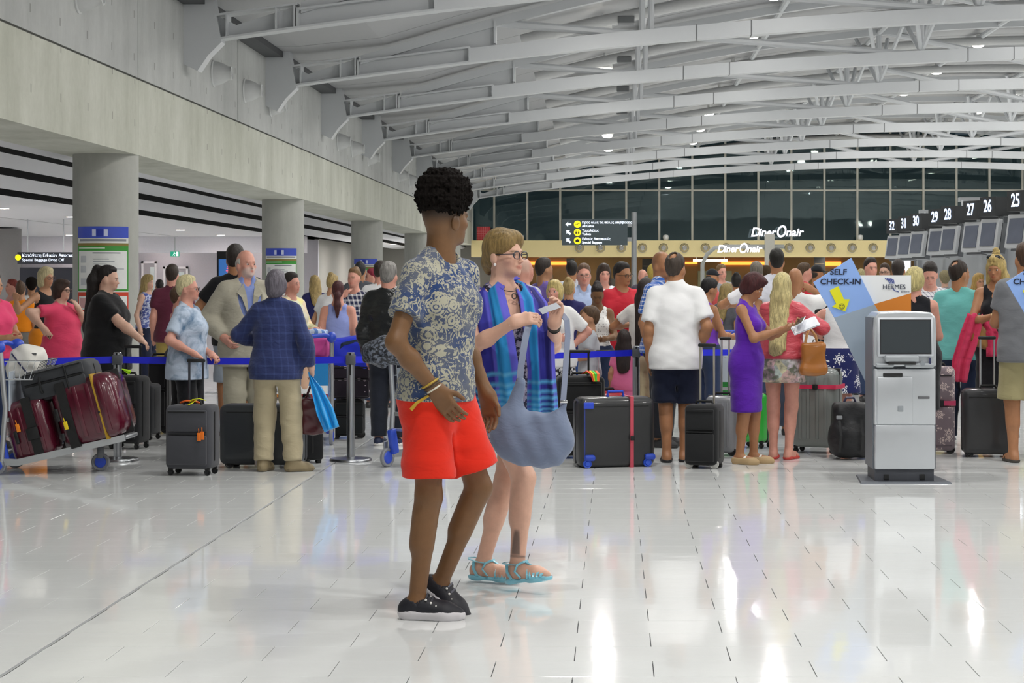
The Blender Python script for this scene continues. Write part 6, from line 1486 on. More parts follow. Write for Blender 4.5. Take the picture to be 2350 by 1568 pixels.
# ---- the woman beside him
dwm = 9.4
def woman():
    X0 = wx(1158, dwm); yaw = 38; RMi = rotz(R(yaw)); org = np.array([X0, dwm, 0.])
    lo = lambda x, y, d: (np.array(at(x, y, d)) - org) @ RMi
    dw = lambda v: np.asarray(v, float) @ RMi
    def tattoo(B, V, Cc):
        Hp, K, A, RF = B.leg['R']; u = A - K; t = ((V - K) @ u) / (u @ u); q = V - K - t[:, None] * u; rad = np.linalg.norm(q, axis=1)
        fr = nrm(dw((-.35, -1, 0))); a = (q @ fr) / np.maximum(rad, 1e-4)
        w = np.clip((t - .58) / .04, 0, 1) * np.clip((.90 - t) / .03, 0, 1) * np.clip((a - (.93 - .55 * (t - .55))) / .1, 0, 1) * (rad < .09)
        band = np.exp(-((t - .905) / .012) ** 2) * (rad < .08)
        w = np.clip(w * .75 + band * .7, 0, .85)[:, None]
        return Cc * (1 - w) + np.array([.08, .075, .075]) * w
    B = person(1158, 519, dwm, yaw, 'person with black glasses, blond tied-back hair and blue striped shawl, holding a paper', 'f', '#e2b39c', ('swept', '#8d7446'),
        top=dict(k='dress', col='#221f38', pat='speckle', col2='#a99fb2', hem=.70, flare=.01, strap=.11, neck=.05, vneck=.13, off=.008, wr=.005, sc=.8), shoes=('none',), fat=.04, head=(20, -1), res=.0055, glasses='#1d2030',
        armR=dict(w=lo(1180, 739, 9.02), e=dw((-.5, -.4, -1)), n=dw((.2, .6, -.55)), c=52, d=dw((.95, -.1, .22)), ), armL=dict(w=lo(1272, 742, 9.12), e=dw((.35, .2, -1)), n=dw((-.7, -.5, .1)), c=58, d=dw((.3, -.1, .95))),
        feet=dict(R=dict(p=lo(1187, 1296, 9.22), yaw=14, pitch=-9, k=dw((1, -.3, 0))), L=dict(p=lo(1107, 1296, 9.5), yaw=28, k=dw((1, -.2, 0)))), group='couple walking across the hall', colx=tattoo)
    s = B.s
    # jelly sandals: sole, heel cup, caged straps
    aqua = plain('#7fc4d8', .18, 0, .03, 10, 0, .5)
    for sd in 'LR':
        Hp, K, A, RF = B.leg[sd]; zc = A + RF @ np.array([0, 0, -.078 * s]); up = RF @ np.array([0, 0, 1.]); f = lambda x, y, z: A + RF @ (np.array([x, y, z]) * s)
        P = [ell(np.array((0, .035, -.072)) * s, np.array((.043, .045, .03)) * s, .02, A, RF), cone(np.array((0, .02, -.07)) * s, np.array((0, -.12, -.07)) * s, .040 * s, .048 * s, .02, A, RF), cone(np.array((0, -.12, -.07)) * s, np.array((0, -.17, -.07)) * s, .046 * s, .034 * s, .02, A, RF)]
        for p in P: p.clip = [(zc + up * .010 * s, up), (zc - up * .008 * s, -up)]
        so = soft('sandal', P, aqua, B.root, .0045)
        mb = MB()
        for y, w, hgt in ((-.165, .036, .018), (-.148, .042, .030), (-.13, .046, .038), (-.11, .047, .046), (-.092, .046, .054)):
            mb.strip([f(w * math.cos(a), y, -.068 + hgt * math.sin(a)) for a in np.linspace(0, PI, 13)], .0115 * s, .005 * s, up=tuple(RF @ np.array([0, -.25, 1.])))
        mb.strip([f(0, -.168, -.048), f(0, -.13, -.028), f(0, -.09, -.012), f(0, -.055, .008)], .013 * s, .005 * s, up=tuple(RF @ np.array([0, -.4, 1.])))
        mb.strip([f(.046, -.05, -.062), f(.048, -.02, -.03), f(.040, -.035, .0), f(.018, -.055, .010), f(-.018, -.055, .010), f(-.040, -.035, .0), f(-.048, -.02, -.03), f(-.046, -.05, -.062)], .011 * s, .004 * s, up=tuple(RF @ np.array([0, -1, .4])))
        mb.strip([f(.040, -.03, .0), f(.045, .02, .006), f(.03, .062, .014), f(0, .076, .016), f(-.03, .062, .014), f(-.045, .02, .006), f(-.040, -.03, .0)], .012 * s, .004 * s, up=tuple(RF @ np.array([0, 0, 1.])))
        for sx in (-1, 1): mb.strip([f(sx * .044, .01, -.066), f(sx * .046, .03, -.03), f(sx * .042, .03, .004)], .014 * s, .004 * s, up=tuple(RF @ np.array([sx, 0, 0.])))
        mb.build('straps', aqua, so, True)
    # earring, necklace, bracelets
    MB().ball(tuple(B.hd(-.083, .0, .058)), .0075, 10, 8).build('earring', plain('#f2f0ec', .15, .2), B.root, True)
    pel = np.array([0, 0, .94 * s]); fnk = lambda x, y, z: pel + np.array([x, y, z]) * s
    ring = [fnk(.062 * math.cos(a), .012 - .068 * math.sin(a) * (1.0 if math.sin(a) > 0 else .7), .535 - .035 * max(0, math.sin(a))) for a in np.linspace(0, 2 * PI, 28, endpoint=False)]
    MB().tube(ring, .0022, 5, closed=True).build('necklace', plain('#2b2624', .6), B.root, True)
    MB().tube([fnk(.013 * math.cos(a), -.078 - .004, .478 + .014 * math.sin(a)) for a in np.linspace(0, 2 * PI, 14, endpoint=False)], .003, 5, closed=True).build('pendant', plain('#5d5a58', .3, .8), B.root, True)
    for sd, off, r, c_ in (('R', -.012, .030, '#e8e6e2'), ('L', -.015, .031, '#3a3630'), ('L', -.027, .032, '#55504a'), ('L', -.04, .033, '#23211f')):
        S, E, W, dr, pn, cu = B.arm[sd]; u = nrm(W - E); x = nrm(np.cross(u, pn)); y = np.cross(u, x)
        MB().tube([W + u * off + x * r * math.cos(a) + y * r * .85 * math.sin(a) for a in np.linspace(0, 2 * PI, 18, endpoint=False)], .0042, 6, closed=True).build('bracelet', plain(c_, .5), B.root, True)
    # shawl: one piece behind the neck and two long ends in front
    def scol(u, t):
        b1, b2, b3, b4 = np.array(srgb('#2a2a8c')), np.array(srgb('#1f86c4')), np.array(srgb('#5a57c4')), np.array(srgb('#23226e'))
        q = (u + 1) / 2; c = b3 if q < .12 else b2 if q < .40 else b3 if q < .46 else b1 if q < .68 else b4 if q < .88 else b3
        if t > .86 and (t * 36) % 1 < .5: c = np.array(srgb('#58a8d4'))
        return tuple(c)
    m = mat_vcol(.85)
    nf_ = tuple(dw((.1, -1, .1)))
    def gp(x, y, d): return lo(x, y, d)
    drape('shawl', [gp(1172, 640, 9.56), gp(1128, 650, 9.46), gp(1106, 672, 9.30), gp(1116, 740, 9.17), gp(1126, 830, 9.15), gp(1134, 938, 9.2)], [dw((.2, .6, 1)), dw((-.3, .1, 1)), dw((-.5, -.5, .8)), dw((-.25, -1, .1)), dw((-.2, -1, 0)), dw((-.15, -1, 0))],
          [.12, .15, .20, .22, .24, .27], m, B.root, .016, 2.4, .008, 30, scol, sub=16)
    drape('shawl', [gp(1172, 640, 9.565), gp(1205, 655, 9.5), gp(1226, 690, 9.38), gp(1238, 760, 9.22), gp(1243, 850, 9.2), gp(1246, 948, 9.22)], [dw((0, .6, 1)), dw((.3, .1, 1)), dw((.5, -.5, .8)), dw((.25, -1, .1)), dw((.1, -1, 0)), dw((.1, -1, 0))],
          [.12, .13, .15, .14, .13, .15], m, B.root, .014, 2.0, .008, 26, lambda u, t: scol(-u, t), sub=16)
    # paper between the hands
    a, b_ = B.world(lo(1240, 716, 8.93)), B.world(lo(1282, 700, 9.0))
    tk = MB().strip([a, a.lerp(b_, .33) + Vector((0, -.004, .002)), a.lerp(b_, .66) + Vector((0, -.004, .0)), b_], .035, .0012, up=(.1, -.75, .65)).build('boarding_slip', plain('#a9adb4', .4)); tag(tk, 'folded grey slip of paper held between the two hands of the woman with glasses', 'paper')
    # slouch bag hung from her forearm
    db = 8.95; q = lambda x, y, dd=0: np.array(at(x, y, db + dd))
    prims = [ell(q(1222, 1003), (.155, .085, .135), .07), ell(q(1178, 1000), (.09, .075, .11), .06), ell(q(1264, 1012), (.095, .075, .115), .06), cone(q(1172, 990), q(1193, 880), .075, .022, .05, sc=(1, 1, 1)), cone(q(1278, 1005), q(1292, 932), .062, .022, .05), ell(q(1244, 905), (.066, .2, .085), .05, neg=True)]
    def bagf(P, D):
        x = (P[:, 0] - q(1215, 0)[0]); z = P[:, 2] - q(0, 980)[2]
        return D + .006 * np.sin(34 * (x + .55 * z) + 2.0 * np.sin(9 * z)) * np.clip((z + .12) * 5, 0, 1) + .003 * np.sin(70 * x + 30 * z)
    bo, c = lump('slouch_bag', 'slouchy blue-grey bag with long straps hanging from the forearm of the woman with glasses', 'bag', prims, mat_cloth('#717d96', fold=.35, rough=.7), .006, bagf)
    b0 = bo.location
    st = plain('#8089a0', .5)
    MB().strip([q(1192, 884) - np.array(b0), q(1196, 838) - np.array(b0), q(1206, 775, .02) - np.array(b0), q(1214, 742, .06) - np.array(b0)], .030, .006, up=(.2, -1, 0)).build('strap', st, bo, True)
    MB().strip([q(1291, 940) - np.array(b0), q(1297, 860, .05) - np.array(b0), q(1303, 770, .1) - np.array(b0), q(1301, 735, .12) - np.array(b0), q(1290, 722, .17) - np.array(b0)], .026, .006, up=(.2, -1, 0)).build('strap', st, bo, True)
    for x, y in ((1193, 872), (1294, 922)): MB().rbox(tuple(q(x, y, -.012) - np.array(b0)), (.034, .008, .014), .003).build('buckle', chrome, bo, True)
    MB().tube([q(1160, 990, -.06) - np.array(b0), q(1176, 930, -.03) - np.array(b0), q(1186, 895, -.01) - np.array(b0)], .003, 5).build('zip', plain('#4d5466', .5), bo, True)
    return B
M2 = woman()

# ---- front of the queue, left to right
P = person
P(-14, 622, 17.2, 55, 'person in a bright pink t-shirt cut by the picture edge behind the loaded trolley', 'f', SK['mid'], ('pony', DKBR, .15, .2), tee('#ea4a78'), JEAN, fat=.3, armR='front', armL='front')
P(106, 608, 21.5, 55, 'person with pale blond bob, black sleeveless top and orange skirt, one arm stretched out', 'f', SK['mid'], ('bob', '#c9bc94'), tank('#191a1d', hem=.02), skirt('#e0861a', .35), fat=.15, glasses='#5a3a3a', armR=dict(w=(-.50, -.12, 1.30), e=(-.2, .5, -1), n=(0, 0, -1), c=25), armL='down')
P(48, 641, 24.5, 185, 'person seen from behind in an orange top, brown hair in a bun', 'f', SK['mid'], ('bun', BROWN), tee('#ee8a16', hem=.05), trou('#77746f'))
P(72, 636, 27, 200, 'person with dark curly hair behind the orange top, near the grey column', 'f', SK['tan'], ('curly', BLK), tee('#d8d6d4'), JEAN)
P(26, 640, 29, -60, 'person with reddish short hair far back beside the grey column', 'm', SK['pink'], ('short', '#8a3a30'), tee('#c98f88'), JEAN)
P(142, 636, 19.2, 72, 'large person in a rose-pink t-shirt with brown bobbed hair and glasses, hand on hip', 'f', SK['fair'], ('bob', '#3d2a22', .01), tee('#dd4468', hem=-.14, loose=.035), DARK, fat=.75, glasses='#4a2c22', armR=dict(w=(-.26, .02, 1.0), e=(-1, .5, .1), n=(0, -.6, -.6), c=50), armL='mouth', tx=1.05)
P(246, 606, 17.8, 84, 'large person in black with a very long black ponytail, hand on a suitcase handle', 'f', SK['fair'], ('pony', '#17110f', .19, .62), tee('#0e0f12', hem=-.22, loose=.05, sl=.75), trou('#101114'), fat=.85, armR=dict(w=(-.20, -.40, .93), e=(-.4, 1, -.2), n=(0, 0, -1), c=45), armL='down', tx=1.08, head=(8, 8))
P(340, 627, 27.5, 65, 'person with blond hair in a blue and white flowered dress beside the first column', 'f', SK['fair'], ('long', SAND, .08), dict(k='dress', col='#4d5aa0', pat='speckle', col2='#c9cfe6', hem=.9, sc=.6), trou('#20263c'))
P(366, 641, 33, 200, 'person with dark hair just visible past the maroon shirt', 'm', SK['tan'], ('short', BLK), tee('#5a5d66'), JEAN)
P(396, 606, 22.5, 192, 'person seen from behind in a maroon short-sleeved shirt and khaki trousers', 'm', SK['pink'], ('short', DKBR), tee('#5c2438', collar=1, hem=-.13, loose=.03), trou('#a3904f'), fat=.3, head=(-14, 0))
P(412, 655, 18.8, 120, 'person in a pink strappy top mostly hidden behind the white-haired woman', 'f', SK['pink'], ('short', BROWN), tank('#c87888'), trou('#16171a'), fat=.3)
P(432, 628, 16.0, 80, 'person with short white-blond hair, glasses and pale blue tie-dye blouse, holding a suitcase handle', 'f', SK['pink'], ('short', '#d2c79c'), tee('#b9c7da', pat='tiedye', col2='#54718f', hem=-.17, loose=.05, sl=.75), trou('#14151a'), ('boot', '#17181b'), fat=.3, armR=dict(w=(-.19, -.13, .88), e=(-.6, 1, 0), n=(0, 0, -1), c=65), armL=dict(w=(.02, -.19, .87), e=(.6, 1, 0), n=(0, 0, -1), c=65), head=(6, 0), glasses='#3a2c28')
P(541, 560, 18.2, 196, 'tall person seen from behind in a black t-shirt and pale grey shorts', 'm', SK['tan'], ('short', '#2b2420'), tee('#131418'), shor('#a3adbb', len=.95), ('sneaker', '#55585e'), fat=.2, armL=dict(w=(.22, -.28, 1.12), e=(1, .6, -.4), n=(-1, 0, 0), c=40), armR='front', head=(-20, 0))
sm = P(566, 574, 16.9, 22, 'bald person with white beard in a beige suit and blue shirt', 'm', SK['pink'], ('fringe', '#c8c4bc'), [dict(k='jacket', col='#a9a494', vneck=.27, off=.030, hem=-.20, loose=.045, fold=.3), dict(k='tee', name='shirt', col='#7f90c8', collar=1, hem=0.0, loose=0, off=.015, sl=.3)], trou('#a39e8c', off=.02), ('shoe', '#5a4a3a'), fat=.35, beard=.5, armL=dict(w=(.20, -.12, .98), e=(.8, .8, 0), n=(-1, 0, 0), c=40), armR=dict(w=(-.21, -.10, .98), e=(-.8, .8, 0), n=(1, 0, 0), c=40), head=(18, -3))
# lapels of the suit jacket
for sd in (-1, 1):
    f_ = lambda x, y, z: np.array([0, 0, .94 * sm.s]) + np.array([x, y, z]) * sm.s
    MB().add([f_(sd * .052, -.115, .52), f_(sd * .11, -.135, .44), f_(sd * .075, -.165, .40), f_(sd * .012, -.178, .22), f_(sd * .03, -.150, .42), f_(sd * .052, -.107, .52), f_(sd * .11, -.125, .44), f_(sd * .075, -.155, .40), f_(sd * .012, -.168, .22), f_(sd * .03, -.140, .42)], [(0, 1, 2, 3, 4), (9, 8, 7, 6, 5), (0, 5, 6, 1), (1, 6, 7, 2), (2, 7, 8, 3), (3, 8, 9, 4), (4, 9, 5, 0)]).build('lapel', mat_cloth('#a9a494', fold=.2), sm.root)
bz = P(634, 613, 15.1, 178, 'person with grey bobbed hair in a navy blazer and cream trousers, seen from behind', 'f', SK['fair'], ('bob', '#66616a', .02), dict(k='jacket', col='#2b3560', pat='weave', col2='#4a5a90', off=.024, hem=-.14, loose=.03, fold=.45), trou('#b5a98c', off=.018, wr=.004, fold=.3, flare=.014), ('boot', '#8f8062', '#7d6f54'), fat=.28, armR=dict(w=(-.27, -.0, .80), e=(-.4, 1, 0), n=(1, 0, 0), c=75), armL=dict(w=(.16, -.22, .98), e=(1, .7, 0), n=(-1, 0, 0), c=40), head=(-6, 0), feet=dict(R=dict(p=(-.135, .02, .078), yaw=-62), L=dict(p=(.10, .0, .078), yaw=-8)))
for i in range(4): MB().ball(tuple(bz.arm['R'][2] + np.array([-.022, .030, .012 + .018 * i])), .0055, 8, 6).build('button', plain('#b9bcc4', .3, .6), bz.root, True)
P(670, 622, 19.3, 62, 'person with dark hair in a white and yellow patterned top, jacket over the arm', 'f', SK['pink'], ('short', '#2b2522'), lng('#dcd8c4', pat='blotch', col2='#e8d040'), DARK, fat=.15, armR='front', armL='front')
P(722, 629, 28, 205, 'person with straight blond hair in a navy top, back turned, by the grey end wall', 'f', SK['fair'], ('long', SAND, .12), tee('#27285c'), JEAN)
P(752, 622, 24, 150, 'person in a white t-shirt with sandy tied-up hair, elbow raised', 'f', SK['mid'], ('bun', SAND), tee('#e4e4e6'), JEAN, armL='down', armR='hip', lean=10)
P(776, 642, 19.7, 184, 'person in a lilac sleeveless top with auburn ponytail, seen from behind', 'f', SK['pink'], ('pony', AUB, .06, .26), tank('#93a0dc', hem=-.12, strap=.12), trou('#7f93c8'), fat=.5)
P(812, 612, 21.6, -18, 'person in a plaid shirt and grey hooded vest with a hand at the mouth', 'f', SK['pink'], ('updo', '#7a5c3c'), lng('#23284a', pat='plaid', col2='#d8d8dc', sc=.8), DARK, armR='mouth', armL='cross')
P(827, 600, 27.5, 182, 'person with short dark grey hair behind the woman with the hand at her mouth', 'm', SK['tan'], ('short', '#26262a'), tee('#50535a'), JEAN)
P(852, 614, 28.5, -70, 'person with dyed red hair in profile near the third column', 'f', SK['pink'], ('short', '#8a1f38'), tee('#3d3a44'), DARK)
P(868, 597, 22.8, 160, 'person with short dark hair in a white t-shirt, leaning, back turned', 'm', SK['pink'], ('short', '#2d231c'), tee('#e6e6e8'), JEAN, lean=8, head=(-10, 0), fat=.25)
P(893, 600, 17.5, 168, 'person with grey hair in a black leather jacket behind the man in red shorts', 'm', SK['pink'], ('short', '#8d8a86'), dict(k='jacket', col='#191b1c', rough=.28, off=.028, fold=.6, hem=-.12, wr=.005), trou('#20242f'), ('sneaker', '#1f2947'), fat=.35)
# ---- middle
P(1203, 592, 18.6, 130, 'bald pink-headed person behind the woman with glasses', 'm', SK['pink'], ('shaved', '#c8b8a8'), tee('#b9bcc4'), JEAN, fat=.3)
P(1250, 591, 22, 125, 'person with close-cropped dark hair and dark skin in a purple top, face turned away', 'm', SK['olive'], ('short', '#2a211b'), tee('#6a55a0'), DARK)
P(1312, 598, 27, 182, 'person with short black hair in a grey-white t-shirt seen from behind', 'm', SK['tan'], ('short', BLK), tee('#c6c8d2'), JEAN)
P(1306, 633, 20.6, 172, 'person in a navy t-shirt with blond hair knotted up, seen from behind', 'f', SK['mid'], ('bun', SAND), tee('#26265a'), trou('#2b4a86'), fat=.3)
P(1272, 637, 17.65, -6, 'laughing person with blond fringe in a white t-shirt and patterned skirt', 'f', SK['pink'], ('bob', '#cdb878', .03), tee('#e8e8e6', hem=-.12, sl=.8, loose=.03), skirt('#16161a', .5, pat='speckle', col2='#d8d8d8'), fat=.4, armR='cross', armL='hip', head=(-12, -4))
P(1340, 604, 21, 4, 'person with glasses, thinning hair and open pale blue shirt, facing the camera', 'm', SK['pink'], ('short', '#6a5444'), lng('#a9bbdc', collar=1), DARK, glasses='#8d8378', fat=.25)
P(1386, 603, 23.2, 12, 'person with long shaggy brown hair in a white shirt, facing the camera', 'm', SK['pink'], ('long', '#3d3028', .02), tee('#e2e2ea'), JEAN)
P(1370, 646, 18.95, 4, 'person in a white lace top with dark hair pinned up, looking down', 'f', SK['brown'], ('updo', '#1e1512'), tank('#e6e6e4', pat='lace', strap=.12), JEAN, head=(0, 28), armL='front', armR='front', fat=.2)
P(1352, 710, 18.3, -80, 'child in a grey t-shirt with short brown hair, in profile behind the black suitcases', 'm', SK['mid'], ('short', '#57422f'), tee('#b4b8bf'), shor('#252a4a'), ('sneaker', '#3a3f55'), armL='front', armR='front', hs=1.22, fat=.05)
P(1428, 601, 19.7, 30, 'person with dark-framed glasses and short black hair in a red t-shirt', 'm', SK['tan'], ('short', '#1f1a18'), tee('#bf2636', hem=-.13, loose=.025), JEAN, glasses='#23201e', fat=.3, head=(14, 4), armL='cross', armR='front')
P(1432, 762, 18.1, 178, 'small child in pink with dark hair down the back, beside the steel post', 'f', SK['mid'], ('long', '#2b1f1b', .25), tee('#e0729c', hem=-.15), skirt('#e87ba6', .42), armR='down', hs=1.3, group='travellers waiting in the hall')
P(1482, 634, 18.3, 168, 'person in a white t-shirt and khaki trousers with long dark hair, seen from behind', 'f', SK['tan'], ('long', '#2b201c', .42), tee('#e2e0da', hem=-.02), trou('#b3a788'), fat=.2, armL=dict(w=(.16, -.2, 1.06), e=(1, .6, -.3), n=(-1, 0, 0), c=40), head=(-15, 6))
P(1492, 622, 33, 80, 'person in a dark top with thin grey hair far behind the red t-shirt', 'm', SK['pink'], ('fringe', GREY), tee('#23253a'), DARK)
P(1475, 618, 34, 20, 'pale bald person far behind the red t-shirt, next to the dark top', 'm', SK['pink'], ('shaved', '#c9b8a8'), tee('#4a4450'), DARK)
P(1503, 606, 24.5, 150, 'person with fluffy blond hair behind the bald man in the checked shirt', 'f', SK['fair'], ('curly', '#b8a256'), tee('#707078'), JEAN)
P(1519, 577, 17.4, 60, 'bald person in a blue and white checked shirt with a stern face', 'm', SK['tan'], ('shaved', '#6a4c38'), tee('#3a66b8', pat='check', col2='#eef0f4', collar=1, sl=.75), trou('#1d1f26'), fat=.25, head=(-14, 2))
P(1551, 579, 15.9, 176, 'person in a white short-sleeved shirt and navy shorts, thinning crown, seen from behind', 'm', SK['tan'], ('tonsure', '#453b33'), tee('#e9e9ea', collar=1, hem=-.16, loose=.04, sl=.78, off=.022, sflare=.02, fold=.06, wr=.003), shor('#131a30', len=.98, flare=.03, off=.018), ('flop', '#15151a'), fat=.2, armR='pocket', armL='down', head=(-22, 4), feet=dict(L=dict(p=(.072, .03, .08), yaw=6), R=dict(p=(-.065, -.03, .08), yaw=-8)))
P(1622, 634, 18.4, 120, 'person with short black hair bending over something behind the white shirt', 'f', SK['tan'], ('short', '#151214'), tank('#7a3fb8'), JEAN, head=(0, 20), armR='front', armL='front', fat=.2)
P(1636, 614, 30, 80, 'person wearing a dark cap far back beyond the white shirt', 'm', SK['tan'], ('cap', '#1e2026'), tee('#b54a48'), JEAN)
P(1656, 606, 32, 25, 'person with short sandy hair facing the camera far back under the gantry', 'm', SK['pink'], ('short', '#7a5f40'), tee('#8d8f94'), JEAN)
P(1668, 646, 23, 140, 'person with wavy dark blond hair and grey top behind the purple dress', 'f', SK['mid'], ('long', '#8d7a4c', .2), tee('#55565c'), JEAN)
P(1690, 622, 25, 175, 'person with a black topknot, seen from behind, near the gantry', 'f', SK['tan'], ('bun', BLK), tee('#3d3f48'), JEAN)
P(1735, 600, 22.4, 190, 'person with greying hair and white t-shirt, elbow out, behind the purple dress', 'm', SK['tan'], ('short', '#6d665c'), tee('#e6e6ea'), JEAN, armL=dict(w=(.18, -.25, 1.2), e=(1, .2, -.3), n=(-1, 0, 0), c=45), fat=.25)
P(1757, 610, 26, 200, 'person with curly brown hair behind the red-haired woman', 'f', SK['mid'], ('curly', '#4a3c2c'), tee('#3a4a5a'), JEAN)
pu = P(1716, 616, 15.75, 68, 'person with dark red bob in a purple dress, looking down at papers', 'f', SK['tan'], ('bob', '#421a1c', .03), dict(k='dress', col='#5a20a6', hem=.47, flare=-.005, strap=.15, neck=.01, off=.012, fold=.3), None, ('heel', '#b59a72', '#b59a72', '#f0eee8'), fat=.12, armR=dict(w=(-.09, -.31, 1.08), e=(-.6, .5, -1), n=(.3, 0, .9), c=45), armL=dict(w=(.08, -.33, 1.10), e=(.6, .5, -1), n=(-.3, 0, .9), c=45), head=(4, 30))
co = P(1796, 621, 16.2, 160, 'person with long blond hair, coral leather jacket and flowered skirt, seen from behind', 'f', SK['pink'], ('long', '#c8ba84', .40), dict(k='jacket', col='#c84c58', rough=.42, off=.022, hem=.0, loose=.02, fold=.6), skirt('#6f7564', .72, pat='blotch', col2='#e2c8b8', flare=.03, sc=1.2), ('flop', '#c04038', '#c04038', '#c04038'), fat=.28, armR=dict(w=(-.24, -.17, 1.10), e=(-.7, 1, -.2), n=(1, 0, 0), c=60), armL='front')
P(1782, 570, 21.4, 192, 'tall person with thick black hair towering behind the blond woman in coral', 'm', SK['tan'], ('short', '#17140f'), tee('#cfd0da'), JEAN, head=(-12, 0))
P(1826, 613, 18.7, 150, 'bald person in a white t-shirt with striped collar, phone held to the ear', 'm', SK['tan'], ('none', '#6a4c38'), tee('#e8e8e8'), trou('#3b4252'), armR='ear', fat=.3, head=(10, 0))
P(1848, 603, 27.5, 100, 'person with tousled brown hair and red top far behind the phone caller', 'm', SK['pink'], ('short', '#4d3a26'), tee('#c2283a'), JEAN)
P(1876, 605, 28.5, 110, 'person in a black cap beside the blue check-in sign', 'm', SK['tan'], ('cap', '#16181c'), tee('#555a60'), JEAN)
P(1884, 640, 19.6, 178, 'person with long black hair and black top to one side of the blue check-in sign', 'f', SK['tan'], ('long', '#14110f', .25), tee('#17181b'), DARK)
ws = P(1922, 640, 17.7, 168, 'person in a white top and navy skirt with white rosettes behind the blue sign', 'f', SK['pink'], ('bob', '#6a4c34'), tank('#e2e2e4', hem=-.04), skirt('#232a60', .55, pat='rosette', col2='#e6e8ee', flare=.06, sc=.9), ('flop', '#8d8378'), fat=.3, armL=dict(w=(.20, -.1, .98), e=(1, .8, 0), n=(-1, 0, 0), c=50), armR='front')
# ---- right
P(1999, 590, 24, 15, 'person with short dark hair facing the camera above the white sign panel', 'm', SK['pink'], ('short', '#2b1f1a'), tee('#3c4048'), JEAN)
P(1976, 614, 25.5, 175, 'person with ash-blond hair just above the white sign panel', 'f', SK['fair'], ('bob', '#a09468'), tee('#8a8d94'), JEAN)
P(2030, 602, 27.5, -20, 'person with brown hair and sunglasses pushed down, behind the white sign panel', 'f', SK['fair'], ('short', '#42342a'), tee('#77757a'), JEAN, glasses='#1b1b1d')
P(2062, 595, 22.2, 165, 'person with dark brown hair seen from behind, between the signs and the light box', 'm', SK['tan'], ('short', '#2a211c'), tee('#4a505c'), JEAN)
P(2100, 607, 16.1, 172, 'person with full blond bob in a black sleeveless dress behind the kiosk', 'f', SK['pink'], ('bob', '#c2b57c', .04), dict(k='dress', col='#15161c', hem=.45, off=.014, strap=.14), None, ('flop', '#d8ceb4', '#d8ceb4', '#d8ceb4'), fat=.5, armR='front', armL='front', head=(-25, 0))
P(2134, 598, 19.6, -8, 'person with short dark hair in a checked shirt, head bent, behind the kiosk', 'm', SK['pink'], ('short', '#251e1a'), lng('#e2e2e6', pat='check', col2='#4a4a6a', sc=.9), trou('#b3a67c'), head=(0, 26), armL='front', armR='front')
P(2168, 621, 29, 180, 'person with ash-grey curly hair far back near the check-in desks', 'f', SK['fair'], ('curly', '#8d8468'), tee('#8f8d90'), JEAN)
P(2203, 596, 17.6, 156, 'balding person in an aqua t-shirt and jeans, seen from behind', 'm', SK['tan'], ('tonsure', '#2e241e'), tee('#6cb8b4', hem=-.13, loose=.035), trou('#1f2a45'), ('sneaker', '#2a2f45'), fat=.38, head=(-30, 0))
P(2246, 624, 27, 20, 'person with fair hair far behind, between the aqua t-shirt and the young blonde', 'f', SK['mid'], ('long', '#a8884a', .1), tee('#c9a05a'), JEAN)
yb = P(2287, 578, 17.1, -14, 'young person with long blond hair, sunglasses on the head and a long black dress', 'f', SK['tan'], ('long', '#b8a166', .16), dict(k='dress', col='#121318', hem=.10, off=.008, strap=.115, vneck=.10, neck=.03, flare=.02), None, ('flop', '#6a5a48'), fat=.08, armR=dict(w=(-.0, -.27, 1.17), e=(-.9, .3, -.7), n=(0, .4, -.9), c=55, d=(.9, -.3, .2)), armL=dict(w=(.22, -.1, .95), e=(.6, 1, 0), n=(-1, 0, 0), c=40), head=(-14, 10))
MB().ball(tuple(yb.hd(0, .03, .27)), .03, 10, 8).tube([yb.hd(.03 * math.cos(a), .03 + .03 * math.sin(a), .235 + .004 * a) for a in np.linspace(0, 9, 24)], .010, 6).build('topknot', mat_hair('#b8a166'), yb.root, True)
mb = MB()
for sx in (-1, 1): mb.ball(tuple(yb.hd(sx * .035, -.055, .222)), (.03, .016, .018), 12, 8)
mb.tube([yb.hd(-.02, -.065, .224), yb.hd(.02, -.065, .224)], .004, 6).tube([yb.hd(.062, -.05, .222), yb.hd(.082, .0, .19)], .003, 5).tube([yb.hd(-.062, -.05, .222), yb.hd(-.082, .0, .19)], .003, 5); mb.build('sunglasses', plain('#14181c', .1), yb.root, True)
P(2352, 556, 15.9, 186, 'person in a grey t-shirt and khaki shorts cut by the picture edge, seen from behind', 'm', SK['tan'], ('short', '#4a3526'), tee('#74767a', hem=-.14, loose=.035), shor('#a39a72', len=.98, flare=.03), ('flop', '#3a332c'), fat=.3, armL='front', armR='down')

# ---- things they hold and wear loosely
def wrist(B, sd): return Vector(B.world(B.arm[sd][2]))
w = wrist(bz, 'R') - Vector((0, 0, .07))
